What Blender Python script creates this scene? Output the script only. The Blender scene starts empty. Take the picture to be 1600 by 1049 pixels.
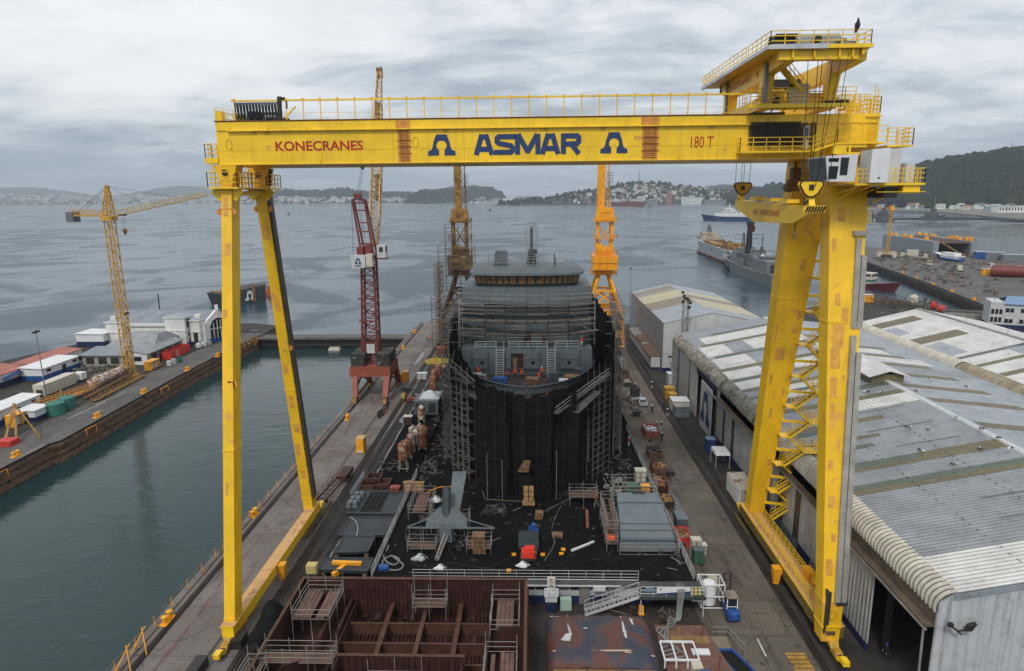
import bpy,bmesh,math,random
from mathutils import Vector,Matrix
random.seed(7)
R=math.radians
S=bpy.context.scene
C=S.collection
# ------------------------------------------------------------------ camera
F,CX,CY,CAMH=1031.0,800.0,524.5,44.0
ROLL,PITCH,YAW=R(.55),R(11.95),R(1.7445)
def ray(px,py):
    u,v=(px-CX)/F,(py-CY)/F
    u,v=u*math.cos(ROLL)-v*math.sin(ROLL),u*math.sin(ROLL)+v*math.cos(ROLL)
    fw=math.cos(PITCH)-math.sin(PITCH)*v
    dn=math.sin(PITCH)+math.cos(PITCH)*v
    return Vector((u*math.cos(YAW)-fw*math.sin(YAW),u*math.sin(YAW)+fw*math.cos(YAW),-dn))
def G(px,py,z=0.0):
    d=ray(px,py);t=(z-CAMH)/d.z
    return Vector((d.x*t,d.y*t,z))
def W(px,py,Y):
    d=ray(px,py);t=Y/d.y
    return Vector((d.x*t,Y,CAMH+d.z*t))
cam_d=bpy.data.cameras.new('camera');cam=bpy.data.objects.new('camera',cam_d);C.objects.link(cam)
cam_d.sensor_width=36;cam_d.lens=F/1600*36;cam_d.clip_start=1;cam_d.clip_end=40000
_f=ray(CX,CY);_r=ray(CX+F,CY)-_f;_u=_f-ray(CX,CY+F)
m=Matrix((_r.normalized(),_u.normalized(),-_f.normalized())).transposed().to_4x4()
m.translation=(0,0,CAMH);cam.matrix_world=m
S.camera=cam
# ------------------------------------------------------------------ exposure, world, sun
S.view_settings.view_transform='Standard';S.view_settings.look='None'
S.view_settings.exposure=0.36;S.view_settings.gamma=1.0
S.cycles.max_bounces=6;S.cycles.transparent_max_bounces=8;S.cycles.volume_bounces=0
SUN_EL,SUN_AZ=R(48),R(196)  # azimuth clockwise from +Y
world=bpy.data.worlds.new('World');S.world=world;world.use_nodes=True
nt=world.node_tree;nt.nodes.clear()
def wn(t,**k):
    n=nt.nodes.new(t)
    for a,b in k.items():setattr(n,a,b)
    return n
def wmath(op,a,b=None):
    n=wn('ShaderNodeMath',operation=op)
    for i,s in enumerate((a,b)):
        if s is None:continue
        if isinstance(s,(int,float)):n.inputs[i].default_value=s
        else:nt.links.new(s,n.inputs[i])
    return n.outputs[0]
out=wn('ShaderNodeOutputWorld')
sky=wn('ShaderNodeTexSky',sky_type='NISHITA',sun_disc=False,sun_elevation=SUN_EL,sun_rotation=SUN_AZ)
sky.dust_density=3.0
bg1=wn('ShaderNodeBackground');bg1.inputs[1].default_value=.10
nt.links.new(sky.outputs[0],bg1.inputs[0])
tc=wn('ShaderNodeTexCoord');sp=wn('ShaderNodeSeparateXYZ');nt.links.new(tc.outputs['Generated'],sp.inputs[0])
zc=wmath('ADD',wmath('MAXIMUM',sp.outputs[2],0.0),.17)
cxy=wn('ShaderNodeCombineXYZ')
nt.links.new(wmath('DIVIDE',sp.outputs[0],zc),cxy.inputs[0]);nt.links.new(wmath('DIVIDE',sp.outputs[1],zc),cxy.inputs[1])
def wnoise(scale,detail,off,rough=.55,sx=1.0,dist=.0):
    mp=wn('ShaderNodeMapping');mp.inputs['Location'].default_value=off;mp.inputs['Scale'].default_value=(sx,1,1)
    nt.links.new(cxy.outputs[0],mp.inputs[0])
    n=wn('ShaderNodeTexNoise');n.inputs['Scale'].default_value=scale;n.inputs['Detail'].default_value=detail
    n.inputs['Roughness'].default_value=rough;n.inputs['Distortion'].default_value=dist
    nt.links.new(mp.outputs[0],n.inputs['Vector']);return n.outputs[0]
def wramp(s,stops):
    n=wn('ShaderNodeValToRGB');e=n.color_ramp.elements
    while len(e)<len(stops):e.new(.5)
    for i,(p,c)in enumerate(stops):e[i].position=p;e[i].color=(*c,1)
    nt.links.new(s,n.inputs[0]);return n.outputs[0]
n1=wnoise(.75,9,(3.1,1.7,0),.60,.8,.35)
n2=wnoise(2.6,10,(9.3,4.2,0),.64,.7,.4)
mixn=wmath('ADD',wmath('MULTIPLY',n1,.62),wmath('MULTIPLY',n2,.38))
hi=wramp(mixn,[(.36,(.33,.385,.44)),(.43,(.50,.545,.59)),(.50,(.70,.725,.75)),(.60,(.81,.82,.83))])
lo=wramp(mixn,[(.40,(.24,.31,.375)),(.50,(.34,.41,.47)),(.60,(.54,.60,.65))])
mx=wn('ShaderNodeMix',data_type='RGBA')
band=wn('ShaderNodeMapRange',interpolation_type='SMOOTHSTEP')
band.inputs[1].default_value=.035;band.inputs[2].default_value=.15
nt.links.new(wmath('ADD',sp.outputs[2],wmath('MULTIPLY',wmath('SUBTRACT',n2,.5),.10)),band.inputs[0])
nt.links.new(band.outputs[0],mx.inputs[0]);nt.links.new(lo,mx.inputs[6]);nt.links.new(hi,mx.inputs[7])
bg2=wn('ShaderNodeBackground');bg2.inputs[1].default_value=1.0
nt.links.new(mx.outputs[2],bg2.inputs[0])
ms=wn('ShaderNodeMixShader');ms.inputs[0].default_value=.93
nt.links.new(bg1.outputs[0],ms.inputs[1]);nt.links.new(bg2.outputs[0],ms.inputs[2]);nt.links.new(ms.outputs[0],out.inputs[0])
sl=bpy.data.lights.new('sun','SUN');sl.energy=1.45;sl.angle=R(11);sl.color=(1,.96,.9)
sun=bpy.data.objects.new('sun',sl);C.objects.link(sun)
sun.rotation_euler=(R(90)-SUN_EL,0,-SUN_AZ+R(180))
sd=Vector((math.sin(SUN_AZ)*math.cos(SUN_EL),math.cos(SUN_AZ)*math.cos(SUN_EL),math.sin(SUN_EL)))
sun.rotation_euler=sd.to_track_quat('Z','Y').to_euler()

# ------------------------------------------------------------------ materials
MATS={}
def M(name,col,rough=.6,metal=0.0,var=.25,scale=.6,rust=0.0,rustcol=(.13,.045,.018),rustscale=.8,bump=.0,bscale=3.0,spec=.4,streak=0.0,grime=0.0):
    """painted / weathered surface: colour varied by noise, rust or primer patches, vertical dirt streaks"""
    if name in MATS:return MATS[name]
    mt=bpy.data.materials.new(name);mt.use_nodes=True;t=mt.node_tree;N=t.nodes;L=t.links
    b=N['Principled BSDF'];b.inputs['Roughness'].default_value=rough;b.inputs['Metallic'].default_value=metal
    b.inputs['Specular IOR Level'].default_value=spec
    co=N.new('ShaderNodeNewGeometry').outputs['Position']
    def noise(sc,det=5,vec=co,r=.6):
        n=N.new('ShaderNodeTexNoise');n.inputs['Scale'].default_value=sc;n.inputs['Detail'].default_value=det
        n.inputs['Roughness'].default_value=r
        L.new(vec,n.inputs['Vector']);return n.outputs[0]
    def rng(s,a,bb,c=0.,d=1.):
        n=N.new('ShaderNodeMapRange');n.inputs[1].default_value=a;n.inputs[2].default_value=bb
        n.inputs[3].default_value=c;n.inputs[4].default_value=d;L.new(s,n.inputs[0]);return n.outputs[0]
    def mix(fac,a,bb):
        n=N.new('ShaderNodeMix');n.data_type='RGBA'
        L.new(fac,n.inputs[0])
        for i,s in((6,a),(7,bb)):
            if isinstance(s,tuple):n.inputs[i].default_value=(*s,1)
            else:L.new(s,n.inputs[i])
        return n.outputs[2]
    dk=tuple(c*(1-var)for c in col);lt=tuple(min(1,c*(1+var*.6))for c in col)
    n0=noise(scale,8)
    c=mix(rng(n0,.34,.66),dk,lt)
    if streak:
        mp=N.new('ShaderNodeMapping');mp.inputs['Scale'].default_value=(2.2,2.2,.12);L.new(co,mp.inputs[0])
        c=mix(rng(noise(1.1,6,mp.outputs[0]),.5,.72,0,streak),c,tuple(x*.38+.01 for x in col))
    if grime:
        c=mix(rng(noise(scale*4.3,6),.52,.66,0,grime),c,(.05,.045,.04))
    if rust:
        c=mix(rng(noise(rustscale,9,co,.68),.64-.28*rust,.70-.26*rust),c,rustcol)
    L.new(c,b.inputs['Base Color'])
    if bump:
        bp=N.new('ShaderNodeBump');bp.inputs['Strength'].default_value=bump;bp.inputs['Distance'].default_value=.1
        L.new(noise(bscale,6),bp.inputs['Height']);L.new(bp.outputs[0],b.inputs['Normal'])
    MATS[name]=mt;return mt
def nodes_of(mt):return mt.node_tree.nodes,mt.node_tree.links,mt.node_tree.nodes['Principled BSDF']

# ------------------------------------------------------------------ mesh builder
class MB:
    def __init__(s):s.v=[];s.f=[];s.mi=[];s.cur=0;s.ch=[]
    def _add(s,vs,fs):
        o=len(s.v);s.v+=[tuple(p)for p in vs];s.ch.append((o,len(s.v),len(s.f),len(s.f)+len(fs)))
        for f in fs:s.f.append(tuple(i+o for i in f));s.mi.append(s.cur)
    def each(s,name,mat,parent=None,smooth=False):  # every shape added becomes a part of its own
        r=[]
        for a,b,c,d in s.ch:
            m=MB();m.v=s.v[a:b];m.f=[tuple(i-a for i in f)for f in s.f[c:d]];m.mi=s.mi[c:d];r.append(m.build(name,mat,parent,smooth=smooth))
        return r
    def box(s,x0,x1,y0,y1,z0,z1):
        s._add([(x0,y0,z0),(x1,y0,z0),(x1,y1,z0),(x0,y1,z0),(x0,y0,z1),(x1,y0,z1),(x1,y1,z1),(x0,y1,z1)],
               [(3,2,1,0),(4,5,6,7),(0,1,5,4),(1,2,6,5),(2,3,7,6),(3,0,4,7)]);return s
    def cbox(s,c,d,rz=0.0):
        c=Vector(c);m=Matrix.Rotation(rz,3,'Z');a,b,h=d[0]/2,d[1]/2,d[2]
        vs=[c+m@Vector((x*a,y*b,z*h))for z in(0,1)for x,y in((-1,-1),(1,-1),(1,1),(-1,1))]
        s._add(vs,[(3,2,1,0),(4,5,6,7),(0,1,5,4),(1,2,6,5),(2,3,7,6),(3,0,4,7)]);return s
    def hexa(s,a,b):  # two quads (bottom, top), counter-clockwise seen from above
        s._add(list(a)+list(b),[(3,2,1,0),(4,5,6,7),(0,1,5,4),(1,2,6,5),(2,3,7,6),(3,0,4,7)]);return s
    def beam(s,p,q,w,h=None,up=(0,0,1),w2=None,h2=None):
        p,q=Vector(p),Vector(q);h=h or w;w2=w2 or w;h2=h2 or h
        d=(q-p)
        if d.length<1e-6:return s
        d.normalize();u=Vector(up)
        if abs(d.dot(u))>.98:u=Vector((0,1,0))
        x=d.cross(u).normalized();y=x.cross(d)
        vs=[p-x*w/2-y*h/2,p+x*w/2-y*h/2,p+x*w/2+y*h/2,p-x*w/2+y*h/2,q-x*w2/2-y*h2/2,q+x*w2/2-y*h2/2,q+x*w2/2+y*h2/2,q-x*w2/2+y*h2/2]
        s._add(vs,[(3,2,1,0),(4,5,6,7),(0,1,5,4),(1,2,6,5),(2,3,7,6),(3,0,4,7)]);return s
    def tube(s,p,q,r,n=6,r2=None,cap=True):
        p,q=Vector(p),Vector(q);d=q-p
        if d.length<1e-6:return s
        d.normalize();r2=r if r2 is None else r2
        x=d.orthogonal().normalized();y=d.cross(x)
        vs=[p+(x*math.cos(2*math.pi*i/n)+y*math.sin(2*math.pi*i/n))*r for i in range(n)]
        vs+=[q+(x*math.cos(2*math.pi*i/n)+y*math.sin(2*math.pi*i/n))*r2 for i in range(n)]
        fs=[(i,(i+1)%n,n+(i+1)%n,n+i)for i in range(n)]
        if cap:fs+=[tuple(range(n-1,-1,-1)),tuple(range(n,2*n))]
        s._add(vs,fs);return s
    def path(s,pts,r,n=5):
        for a,b in zip(pts,pts[1:]):s.tube(a,b,r,n)
        return s
    def lathe(s,c,prof,n=14,axis='Z',ang=0.0):
        c=Vector(c);vs=[];k=len(prof)
        for r,z in prof:
            for i in range(n):
                a=2*math.pi*i/n+ang
                p=Vector((r*math.cos(a),r*math.sin(a),z))
                if axis=='X':p=Vector((p.z,p.x,p.y))
                elif axis=='Y':p=Vector((p.y,p.z,p.x))
                vs.append(c+p)
        fs=[(j*n+i,j*n+(i+1)%n,(j+1)*n+(i+1)%n,(j+1)*n+i)for j in range(k-1)for i in range(n)]
        fs+=[tuple(range(n-1,-1,-1)),tuple(range((k-1)*n,k*n))]
        s._add(vs,fs);return s
    def prism(s,poly,z0,z1):
        n=len(poly);a=sum(poly[i][0]*poly[(i+1)%n][1]-poly[(i+1)%n][0]*poly[i][1]for i in range(n))
        if a<0:poly=poly[::-1]
        s._add([(x,y,z0)for x,y in poly]+[(x,y,z1)for x,y in poly],
               [tuple(range(n-1,-1,-1)),tuple(range(n,2*n))]+[(i,(i+1)%n,n+(i+1)%n,n+i)for i in range(n)]);return s
    def slab(s,pts,off):  # polygon of 3-D points given thickness by a vector
        n=len(pts);off=Vector(off)
        s._add([Vector(p)for p in pts]+[Vector(p)+off for p in pts],
               [tuple(range(n)),tuple(range(2*n-1,n-1,-1))]+[((i+1)%n,i,n+i,n+(i+1)%n)for i in range(n)]);return s
    def quad(s,a,b,c,d):s._add([a,b,c,d],[(0,1,2,3)]);return s
    def grid(s,fn,nu,nv):
        vs=[fn(i/nu,j/nv)for j in range(nv+1)for i in range(nu+1)];w=nu+1
        s._add(vs,[(j*w+i,j*w+i+1,(j+1)*w+i+1,(j+1)*w+i)for j in range(nv)for i in range(nu)]);return s
    def lattice(s,p,q,w0,w1,n,r,rd=None,up=(0,1,0),h0=None,h1=None,tri=False):
        p,q=Vector(p),Vector(q);d=(q-p).normalized();x=d.cross(Vector(up)).normalized();y=x.cross(d)
        h0=h0 or w0;h1=h1 or w1;rd=rd or r*.6
        cs=[(-1,-1),(1,-1),(1,1),(-1,1)]if not tri else[(-1,-1),(1,-1),(0,1)]
        def pt(k,t):
            w=(w0+(w1-w0)*t)/2;h=(h0+(h1-h0)*t)/2
            return p+(q-p)*t+x*cs[k][0]*w+y*cs[k][1]*h
        K=len(cs)
        for k in range(K):s.beam(pt(k,0),pt(k,1),r*2)
        for i in range(n):
            a,b=i/n,(i+1)/n
            for k in range(K):
                l=(k+1)%K
                if(i+k)%2:s.beam(pt(k,a),pt(l,b),rd*2)
                else:s.beam(pt(l,a),pt(k,b),rd*2)
                s.beam(pt(k,b),pt(l,b),rd*2)
        return s
    def rail(s,pts,h=1.1,r=.03,sp=1.6,mids=1,closed=False):
        pts=[Vector(p)for p in pts]
        if closed:pts=pts+[pts[0]]
        for a,b in zip(pts,pts[1:]):
            L=(b-a).length;n=max(1,round(L/sp))
            for i in range(n+1):
                c=a+(b-a)*i/n;s.tube(c,c+Vector((0,0,h)),r,4)
            for j in range(mids+1):
                zz=Vector((0,0,h*(j+1)/(mids+1)));s.tube(a+zz,b+zz,r,4)
        return s
    def build(s,name,mat=None,parent=None,loc=None,smooth=False):
        me=bpy.data.meshes.new(name)
        if parent is not None:org=Vector(parent.get('_o',(0,0,0)))
        else:org=Vector(loc)if loc is not None else Vector((0,0,0))
        me.from_pydata([tuple(Vector(p)-org)for p in s.v],[],s.f)
        o=bpy.data.objects.new(name,me);C.objects.link(o)
        if parent is not None:o.parent=parent
        else:o.location=org
        o['_o']=tuple(org)
        mats=mat if isinstance(mat,(list,tuple))else[mat]
        for mm in mats:me.materials.append(mm)
        if len(mats)>1:me.polygons.foreach_set('material_index',s.mi)
        if smooth:me.polygons.foreach_set('use_smooth',[True]*len(me.polygons))
        me.update();return o
def tag(o,label,cat,group=None,kind=None):
    if label:o['label']=label
    if cat:o['category']=cat
    if group:o['group']=group
    if kind:o['kind']=kind
    return o
def T(name,label,cat,loc,group=None):
    o=bpy.data.objects.new(name,None);C.objects.link(o);o.location=loc;o.empty_display_size=.5
    o['_o']=tuple(loc);return tag(o,label,cat,group)
def kids(o):return[c for c in bpy.data.objects if c.parent is o]
def dup(o,loc,rz=None,label=None,group=None,sc=None,_kids=None):
    c=o.copy();C.objects.link(c);c.location=loc
    if rz is not None:c.rotation_euler=(0,0,rz)
    if sc:c.scale=sc if isinstance(sc,tuple)else(sc,sc,sc)
    if label:c['label']=label
    if group:c['group']=group
    for ch in(_kids if _kids is not None else kids(o)):
        d=ch.copy();C.objects.link(d);d.parent=c
        for g in kids(ch):
            e=g.copy();C.objects.link(e);e.parent=d
    return c
def text(name,s,p,right,up,width,height,mat,parent,bold=0.0,depth=.02):
    """lettering as a thin raised mesh; p = lower-left corner"""
    cu=bpy.data.curves.new(name,'FONT');cu.body=s;cu.offset=bold;cu.resolution_u=3
    to=bpy.data.objects.new(name,cu);C.objects.link(to)
    dg=bpy.context.evaluated_depsgraph_get();dg.update()
    me=bpy.data.meshes.new_from_object(to.evaluated_get(dg));bpy.data.objects.remove(to)
    xs=[v.co.x for v in me.vertices];ys=[v.co.y for v in me.vertices]
    x0,x1,y0,y1=min(xs),max(xs),min(ys),max(ys)
    right,up=Vector(right).normalized(),Vector(up).normalized();nrm=right.cross(up)
    org=Vector(parent.get('_o',(0,0,0)))
    bm=bmesh.new();bm.from_mesh(me)
    for v in bm.verts:
        a=(v.co.x-x0)/(x1-x0)*width;b=(v.co.y-y0)/(y1-y0)*height
        v.co=Vector(p)+right*a+up*b-org+nrm*depth
    bm.to_mesh(me);bm.free()
    o=bpy.data.objects.new(name,me);C.objects.link(o);o.parent=parent;me.materials.clear();me.materials.append(mat)
    o['_o']=tuple(org);return o
OMEGA_H=[(0,1),(-.19,1),(-.29,.66),(-.33,.40),(-.37,.27),(-.50,.20),(-.50,0),(-.10,0),(-.10,.27),(-.155,.33),(-.185,.42),(-.185,.52),(-.15,.62),(-.09,.69),(0,.715)]
def omega(b,c,right,up,w,h,depth=.03):
    right,up=Vector(right).normalized(),Vector(up).normalized();nrm=right.cross(up);c=Vector(c)
    for sgn in(1,-1):
        pts=[c+right*(x*sgn*w)+up*(y*h)+nrm*depth for x,y in OMEGA_H]
        if sgn<0:pts=pts[::-1]
        b.slab(pts,-nrm*depth*.9)
    return b
# ------------------------------------------------------------------ palette
YEL=M('crane_yellow',(.88,.56,.013),.42,var=.14,scale=.35,rust=.10,rustcol=(.62,.30,.05),rustscale=.9,spec=.5,streak=.2,grime=.04)
YLEG=M('crane_yellow_patched',(.84,.50,.012),.45,var=.14,scale=.3,rust=.22,rustcol=(.68,.33,.06),rustscale=.42,spec=.5,streak=.2,grime=.04)
YFADE=M('faded_sill_paint',(.56,.33,.13),.7,var=.2,scale=.6,rust=.3,rustcol=(.33,.17,.09),rustscale=.6)
PRIM=M('orange_primer',(.62,.26,.045),.6,var=.25,scale=1.2,grime=.25)
ORA=M('orange_crane_paint',(.80,.345,.013),.45,var=.15,scale=.5,rust=.12,rustcol=(.35,.13,.03))
OCH=M('ochre_old_paint',(.30,.17,.04),.6,var=.35,scale=.7,rust=.42,rustcol=(.10,.045,.02))
BEIGE=M('beige_panel',(.30,.23,.10),.6,var=.2,grime=.2)
RED=M('dark_red_crane',(.17,.035,.028),.55,var=.3,scale=.8,rust=.15,rustcol=(.08,.02,.015))
REDP=M('portal_red',(.27,.07,.042),.6,var=.25,scale=.7,rust=.2,rustcol=(.14,.04,.025))
HULLR=M('red_oxide_steel',(.046,.015,.0115),.62,var=.4,scale=.9,rust=.3,rustcol=(.075,.026,.016),rustscale=.7,streak=.5)
HULLL=M('red_oxide_flange',(.085,.038,.022),.65,var=.35,scale=1.1,rust=.2,rustcol=(.08,.03,.015))
REDB=M('bright_red_paint',(.50,.035,.025),.5,var=.2,rust=.1)
STEEL=M('galvanised_tube',(.30,.28,.26),.5,metal=.3,var=.3,rust=.15,rustcol=(.14,.08,.05))
DKST=M('dark_steel',(.030,.028,.027),.6,var=.4)
BLK=M('black_rubber_cable',(.012,.012,.013),.55,var=.3)
TRUNK=M('cable_trunking',(.36,.34,.30),.45,metal=.35,var=.2,streak=.5)
WHT=M('white_paint',(.50,.51,.51),.5,var=.10,streak=.35)
WHTC=M('clean_white_paint',(.66,.67,.68),.4,var=.08,streak=.15)
GLS=M('dark_glass',(.012,.02,.025),.08,var=.2,spec=.8)
NAVY=M('navy_paint',(.012,.022,.075),.5,var=.25,grime=.3)
NAVL=M('navy_lettering',(.018,.045,.13),.5,var=.2,scale=2)
REDL=M('red_lettering',(.42,.02,.012),.5,var=.15)
BLU=M('blue_paint',(.015,.07,.26),.5,var=.25,grime=.2)
GRN=M('green_paint',(.03,.13,.07),.5,var=.25)
TEAL=M('teal_plastic',(.035,.16,.13),.45,var=.12)
SHG=M('ship_grey',(.088,.108,.12),.55,var=.22,scale=.35,streak=.28)
SHGL=M('ship_grey_light',(.125,.155,.172),.5,var=.15,scale=.5,streak=.2)
SHD=M('ship_grey_dark',(.040,.049,.054),.5,var=.25,streak=.3)
NET=M('black_debris_net',(.0075,.0078,.0082),.9,var=.5,scale=.8,spec=.12,streak=.5)
WOOD=M('timber',(.20,.12,.065),.75,var=.4,scale=1.5)
PLY=M('plywood',(.33,.20,.09),.7,var=.3,scale=1.8)
HATCH=M('hatch_cover_slate',(.030,.036,.042),.55,var=.35,scale=.6,grime=.2)
RUSTW=M('rusty_white_drum',(.52,.47,.40),.6,var=.3,scale=1.2,rust=.62,rustcol=(.16,.055,.022),rustscale=1.3)
RUSTO=M('rusty_brown_drum',(.22,.085,.035),.7,var=.45,scale=1.2,rust=.3,rustcol=(.45,.38,.30),rustscale=1.6)
CREAM=M('cream_panel',(.52,.49,.40),.6,var=.12,streak=.4)
CONT=M('container_white',(.50,.50,.48),.55,var=.15,streak=.6,rust=.1)
TARP=M('plastic_sheet',(.42,.44,.46),.25,var=.25,scale=1.5)
SKIN=M('skin',(.36,.20,.13),.6,var=.1)
HIVIS=M('orange_hivis',(.85,.12,.02),.6,var=.1)
CLOTH=M('navy_overall',(.012,.016,.03),.8,var=.2)
WCLOTH=M('pale_overall',(.55,.56,.58),.8,var=.1)
HELM=M('blue_helmet',(.02,.06,.35),.4,var=.05)
HELW=M('white_helmet',(.78,.78,.78),.4,var=.05)
HELR=M('red_helmet',(.6,.03,.02),.4,var=.05)
MASON=M('old_masonry',(.30,.29,.26),.8,var=.25,grime=.3,scale=.8)
def corrugated(name,col,period=.9,axis='Y',rough=.45,metal=.25,var=.18,patches=None,depth=.12):
    """profiled sheet cladding: real bump from a wave across the sheet, sheet-to-sheet tone, grime"""
    mt=M(name,col,rough,metal,var,.35,streak=.0 if patches else.7,grime=.22)
    N,L,b=nodes_of(mt)
    co=N.new('ShaderNodeNewGeometry')
    w=N.new('ShaderNodeTexWave');w.wave_type='BANDS';w.bands_direction=axis;w.inputs['Scale'].default_value=1/period*.314159*1.0
    w.inputs['Distortion'].default_value=0
    L.new(co.outputs['Position'],w.inputs['Vector'])
    bp=N.new('ShaderNodeBump');bp.inputs['Strength'].default_value=.9;bp.inputs['Distance'].default_value=depth
    L.new(w.outputs[1],bp.inputs['Height']);L.new(bp.outputs[0],b.inputs['Normal'])
    return mt
ROOFG=corrugated('roof_sheet_grey',(.275,.295,.315),.5,'Y',patches=1)
ROOFW=corrugated('roof_sheet_white',(.64,.63,.60),.5,'Y',patches=1)
ROOFB=corrugated('roof_sheet_blue_grey',(.34,.37,.40),.5,'Y',patches=1)
SKYL=corrugated('weathered_skylight',(.15,.125,.065),.5,'Y',metal=0,patches=1)
SKYG=corrugated('green_skylight',(.10,.125,.10),.5,'Y',metal=0,patches=1)
CLADW=corrugated('wall_cladding_white',(.47,.47,.46),.7,'Y',metal=.1)
CLADX=corrugated('gable_cladding',(.50,.52,.54),.9,'X',metal=.1,var=.08)
CLADB=corrugated('wall_cladding_blue',(.16,.20,.25),.7,'Y',metal=.1)
CLADD=corrugated('dark_translucent_cladding',(.07,.065,.045),.7,'Y',metal=0)

PATCH=M('repaint_patch',(.66,.33,.055),.55,var=.2,scale=1.5,grime=.12)
# ================================================================== SETTING: water, quays, hills
def groundmat(name,c1,c2,c3,sc=.12,wet=.5,cracks=.0,seams=None,spk=.3,rough=.85,spec=.25):
    mt=bpy.data.materials.new(name);mt.use_nodes=True;N,L,b=nodes_of(mt)
    co=N.new('ShaderNodeNewGeometry').outputs['Position']
    def noise(s,d=6,r=.6,vec=co):
        n=N.new('ShaderNodeTexNoise');n.inputs['Scale'].default_value=s;n.inputs['Detail'].default_value=d;n.inputs['Roughness'].default_value=r
        L.new(vec,n.inputs['Vector']);return n.outputs[0]
    def rng(s,a,bb,c=0.,d=1.):
        n=N.new('ShaderNodeMapRange');n.inputs[1].default_value=a;n.inputs[2].default_value=bb;n.inputs[3].default_value=c;n.inputs[4].default_value=d
        L.new(s,n.inputs[0]);return n.outputs[0]
    def mix(f,a,bb,mode='MIX'):
        n=N.new('ShaderNodeMix');n.data_type='RGBA';n.blend_type=mode
        if isinstance(f,float):n.inputs[0].default_value=f
        else:L.new(f,n.inputs[0])
        for i,s in((6,a),(7,bb)):
            if isinstance(s,tuple):n.inputs[i].default_value=(*s,1)
            else:L.new(s,n.inputs[i])
        return n.outputs[2]
    c=mix(rng(noise(sc,9,.62),.36,.64),c1,c2)
    mp=N.new('ShaderNodeMapping');mp.inputs['Scale'].default_value=(1,.18,1);L.new(co,mp.inputs[0])
    c=mix(rng(noise(sc*5,8,.65,mp.outputs[0]),.50,.68,0,.75),c,c3)
    c=mix(rng(noise(sc*22,5,.7),.55,.75,0,spk),c,tuple(min(1,x*1.9+.02)for x in c1))
    c=mix(rng(noise(sc*9,9,.7),.57,.66,0,.8),c,tuple(x*.35 for x in c1))
    if seams:
        br=N.new('ShaderNodeTexBrick');br.inputs['Scale'].default_value=1.0;br.inputs['Brick Width'].default_value=seams[0];br.inputs['Row Height'].default_value=seams[1]
        br.inputs['Mortar Size'].default_value=.045;br.inputs['Color1'].default_value=(1,1,1,1);br.inputs['Color2'].default_value=(.8,.8,.8,1);br.inputs['Mortar'].default_value=(.25,.25,.25,1)
        L.new(co,br.inputs['Vector']);c=mix(.8,c,br.outputs[0],'MULTIPLY')
    if cracks:
        wv=N.new('ShaderNodeMix');wv.data_type='VECTOR';wv.inputs[0].default_value=.12
        nn=N.new('ShaderNodeTexNoise');nn.inputs['Scale'].default_value=.5;L.new(co,nn.inputs['Vector'])
        vm=N.new('ShaderNodeVectorMath');vm.operation='MULTIPLY_ADD';vm.inputs[1].default_value=(3,3,0);L.new(nn.outputs[1],vm.inputs[0]);L.new(co,vm.inputs[2])
        vo=N.new('ShaderNodeTexVoronoi');vo.feature='DISTANCE_TO_EDGE';vo.inputs['Scale'].default_value=.085;L.new(vm.outputs[0],vo.inputs['Vector'])
        c=mix(rng(vo.outputs[0],.0,.010,cracks,0),c,(.012,.011,.01))
    L.new(c,b.inputs['Base Color']);b.inputs['Specular IOR Level'].default_value=spec
    L.new(rng(noise(sc*1.3,4),.60,.66,rough,rough*(1-wet)),b.inputs['Roughness'])
    bp=N.new('ShaderNodeBump');bp.inputs['Strength'].default_value=.5;bp.inputs['Distance'].default_value=.05
    L.new(noise(6,6),bp.inputs['Height']);L.new(bp.outputs[0],b.inputs['Normal'])
    return mt
CONCR=groundmat('quay_concrete',(.10,.086,.073),(.15,.129,.108),(.068,.05,.042),.10,.5,.45,(7.5,6.0))
CONCL=groundmat('wharf_concrete',(.145,.128,.118),(.20,.18,.168),(.12,.078,.070),.12,.5,.5,(9,8.0))
ASPH=groundmat('yard_asphalt',(.028,.026,.024),(.055,.050,.044),(.022,.021,.02),.16,.6,.3)
GRIT=groundmat('black_grit',(.0055,.0055,.006),(.011,.0105,.0105),(.005,.005,.0055),.2,.2,0,None,.35,.9,.06)
TROUGH=groundmat('rail_trough',(.018,.016,.015),(.04,.033,.028),(.01,.01,.01),.5,.5)
PIERM=groundmat('pier_deck',(.10,.096,.09),(.14,.132,.122),(.075,.066,.06),.09,.5,.4,(12,12))

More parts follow.
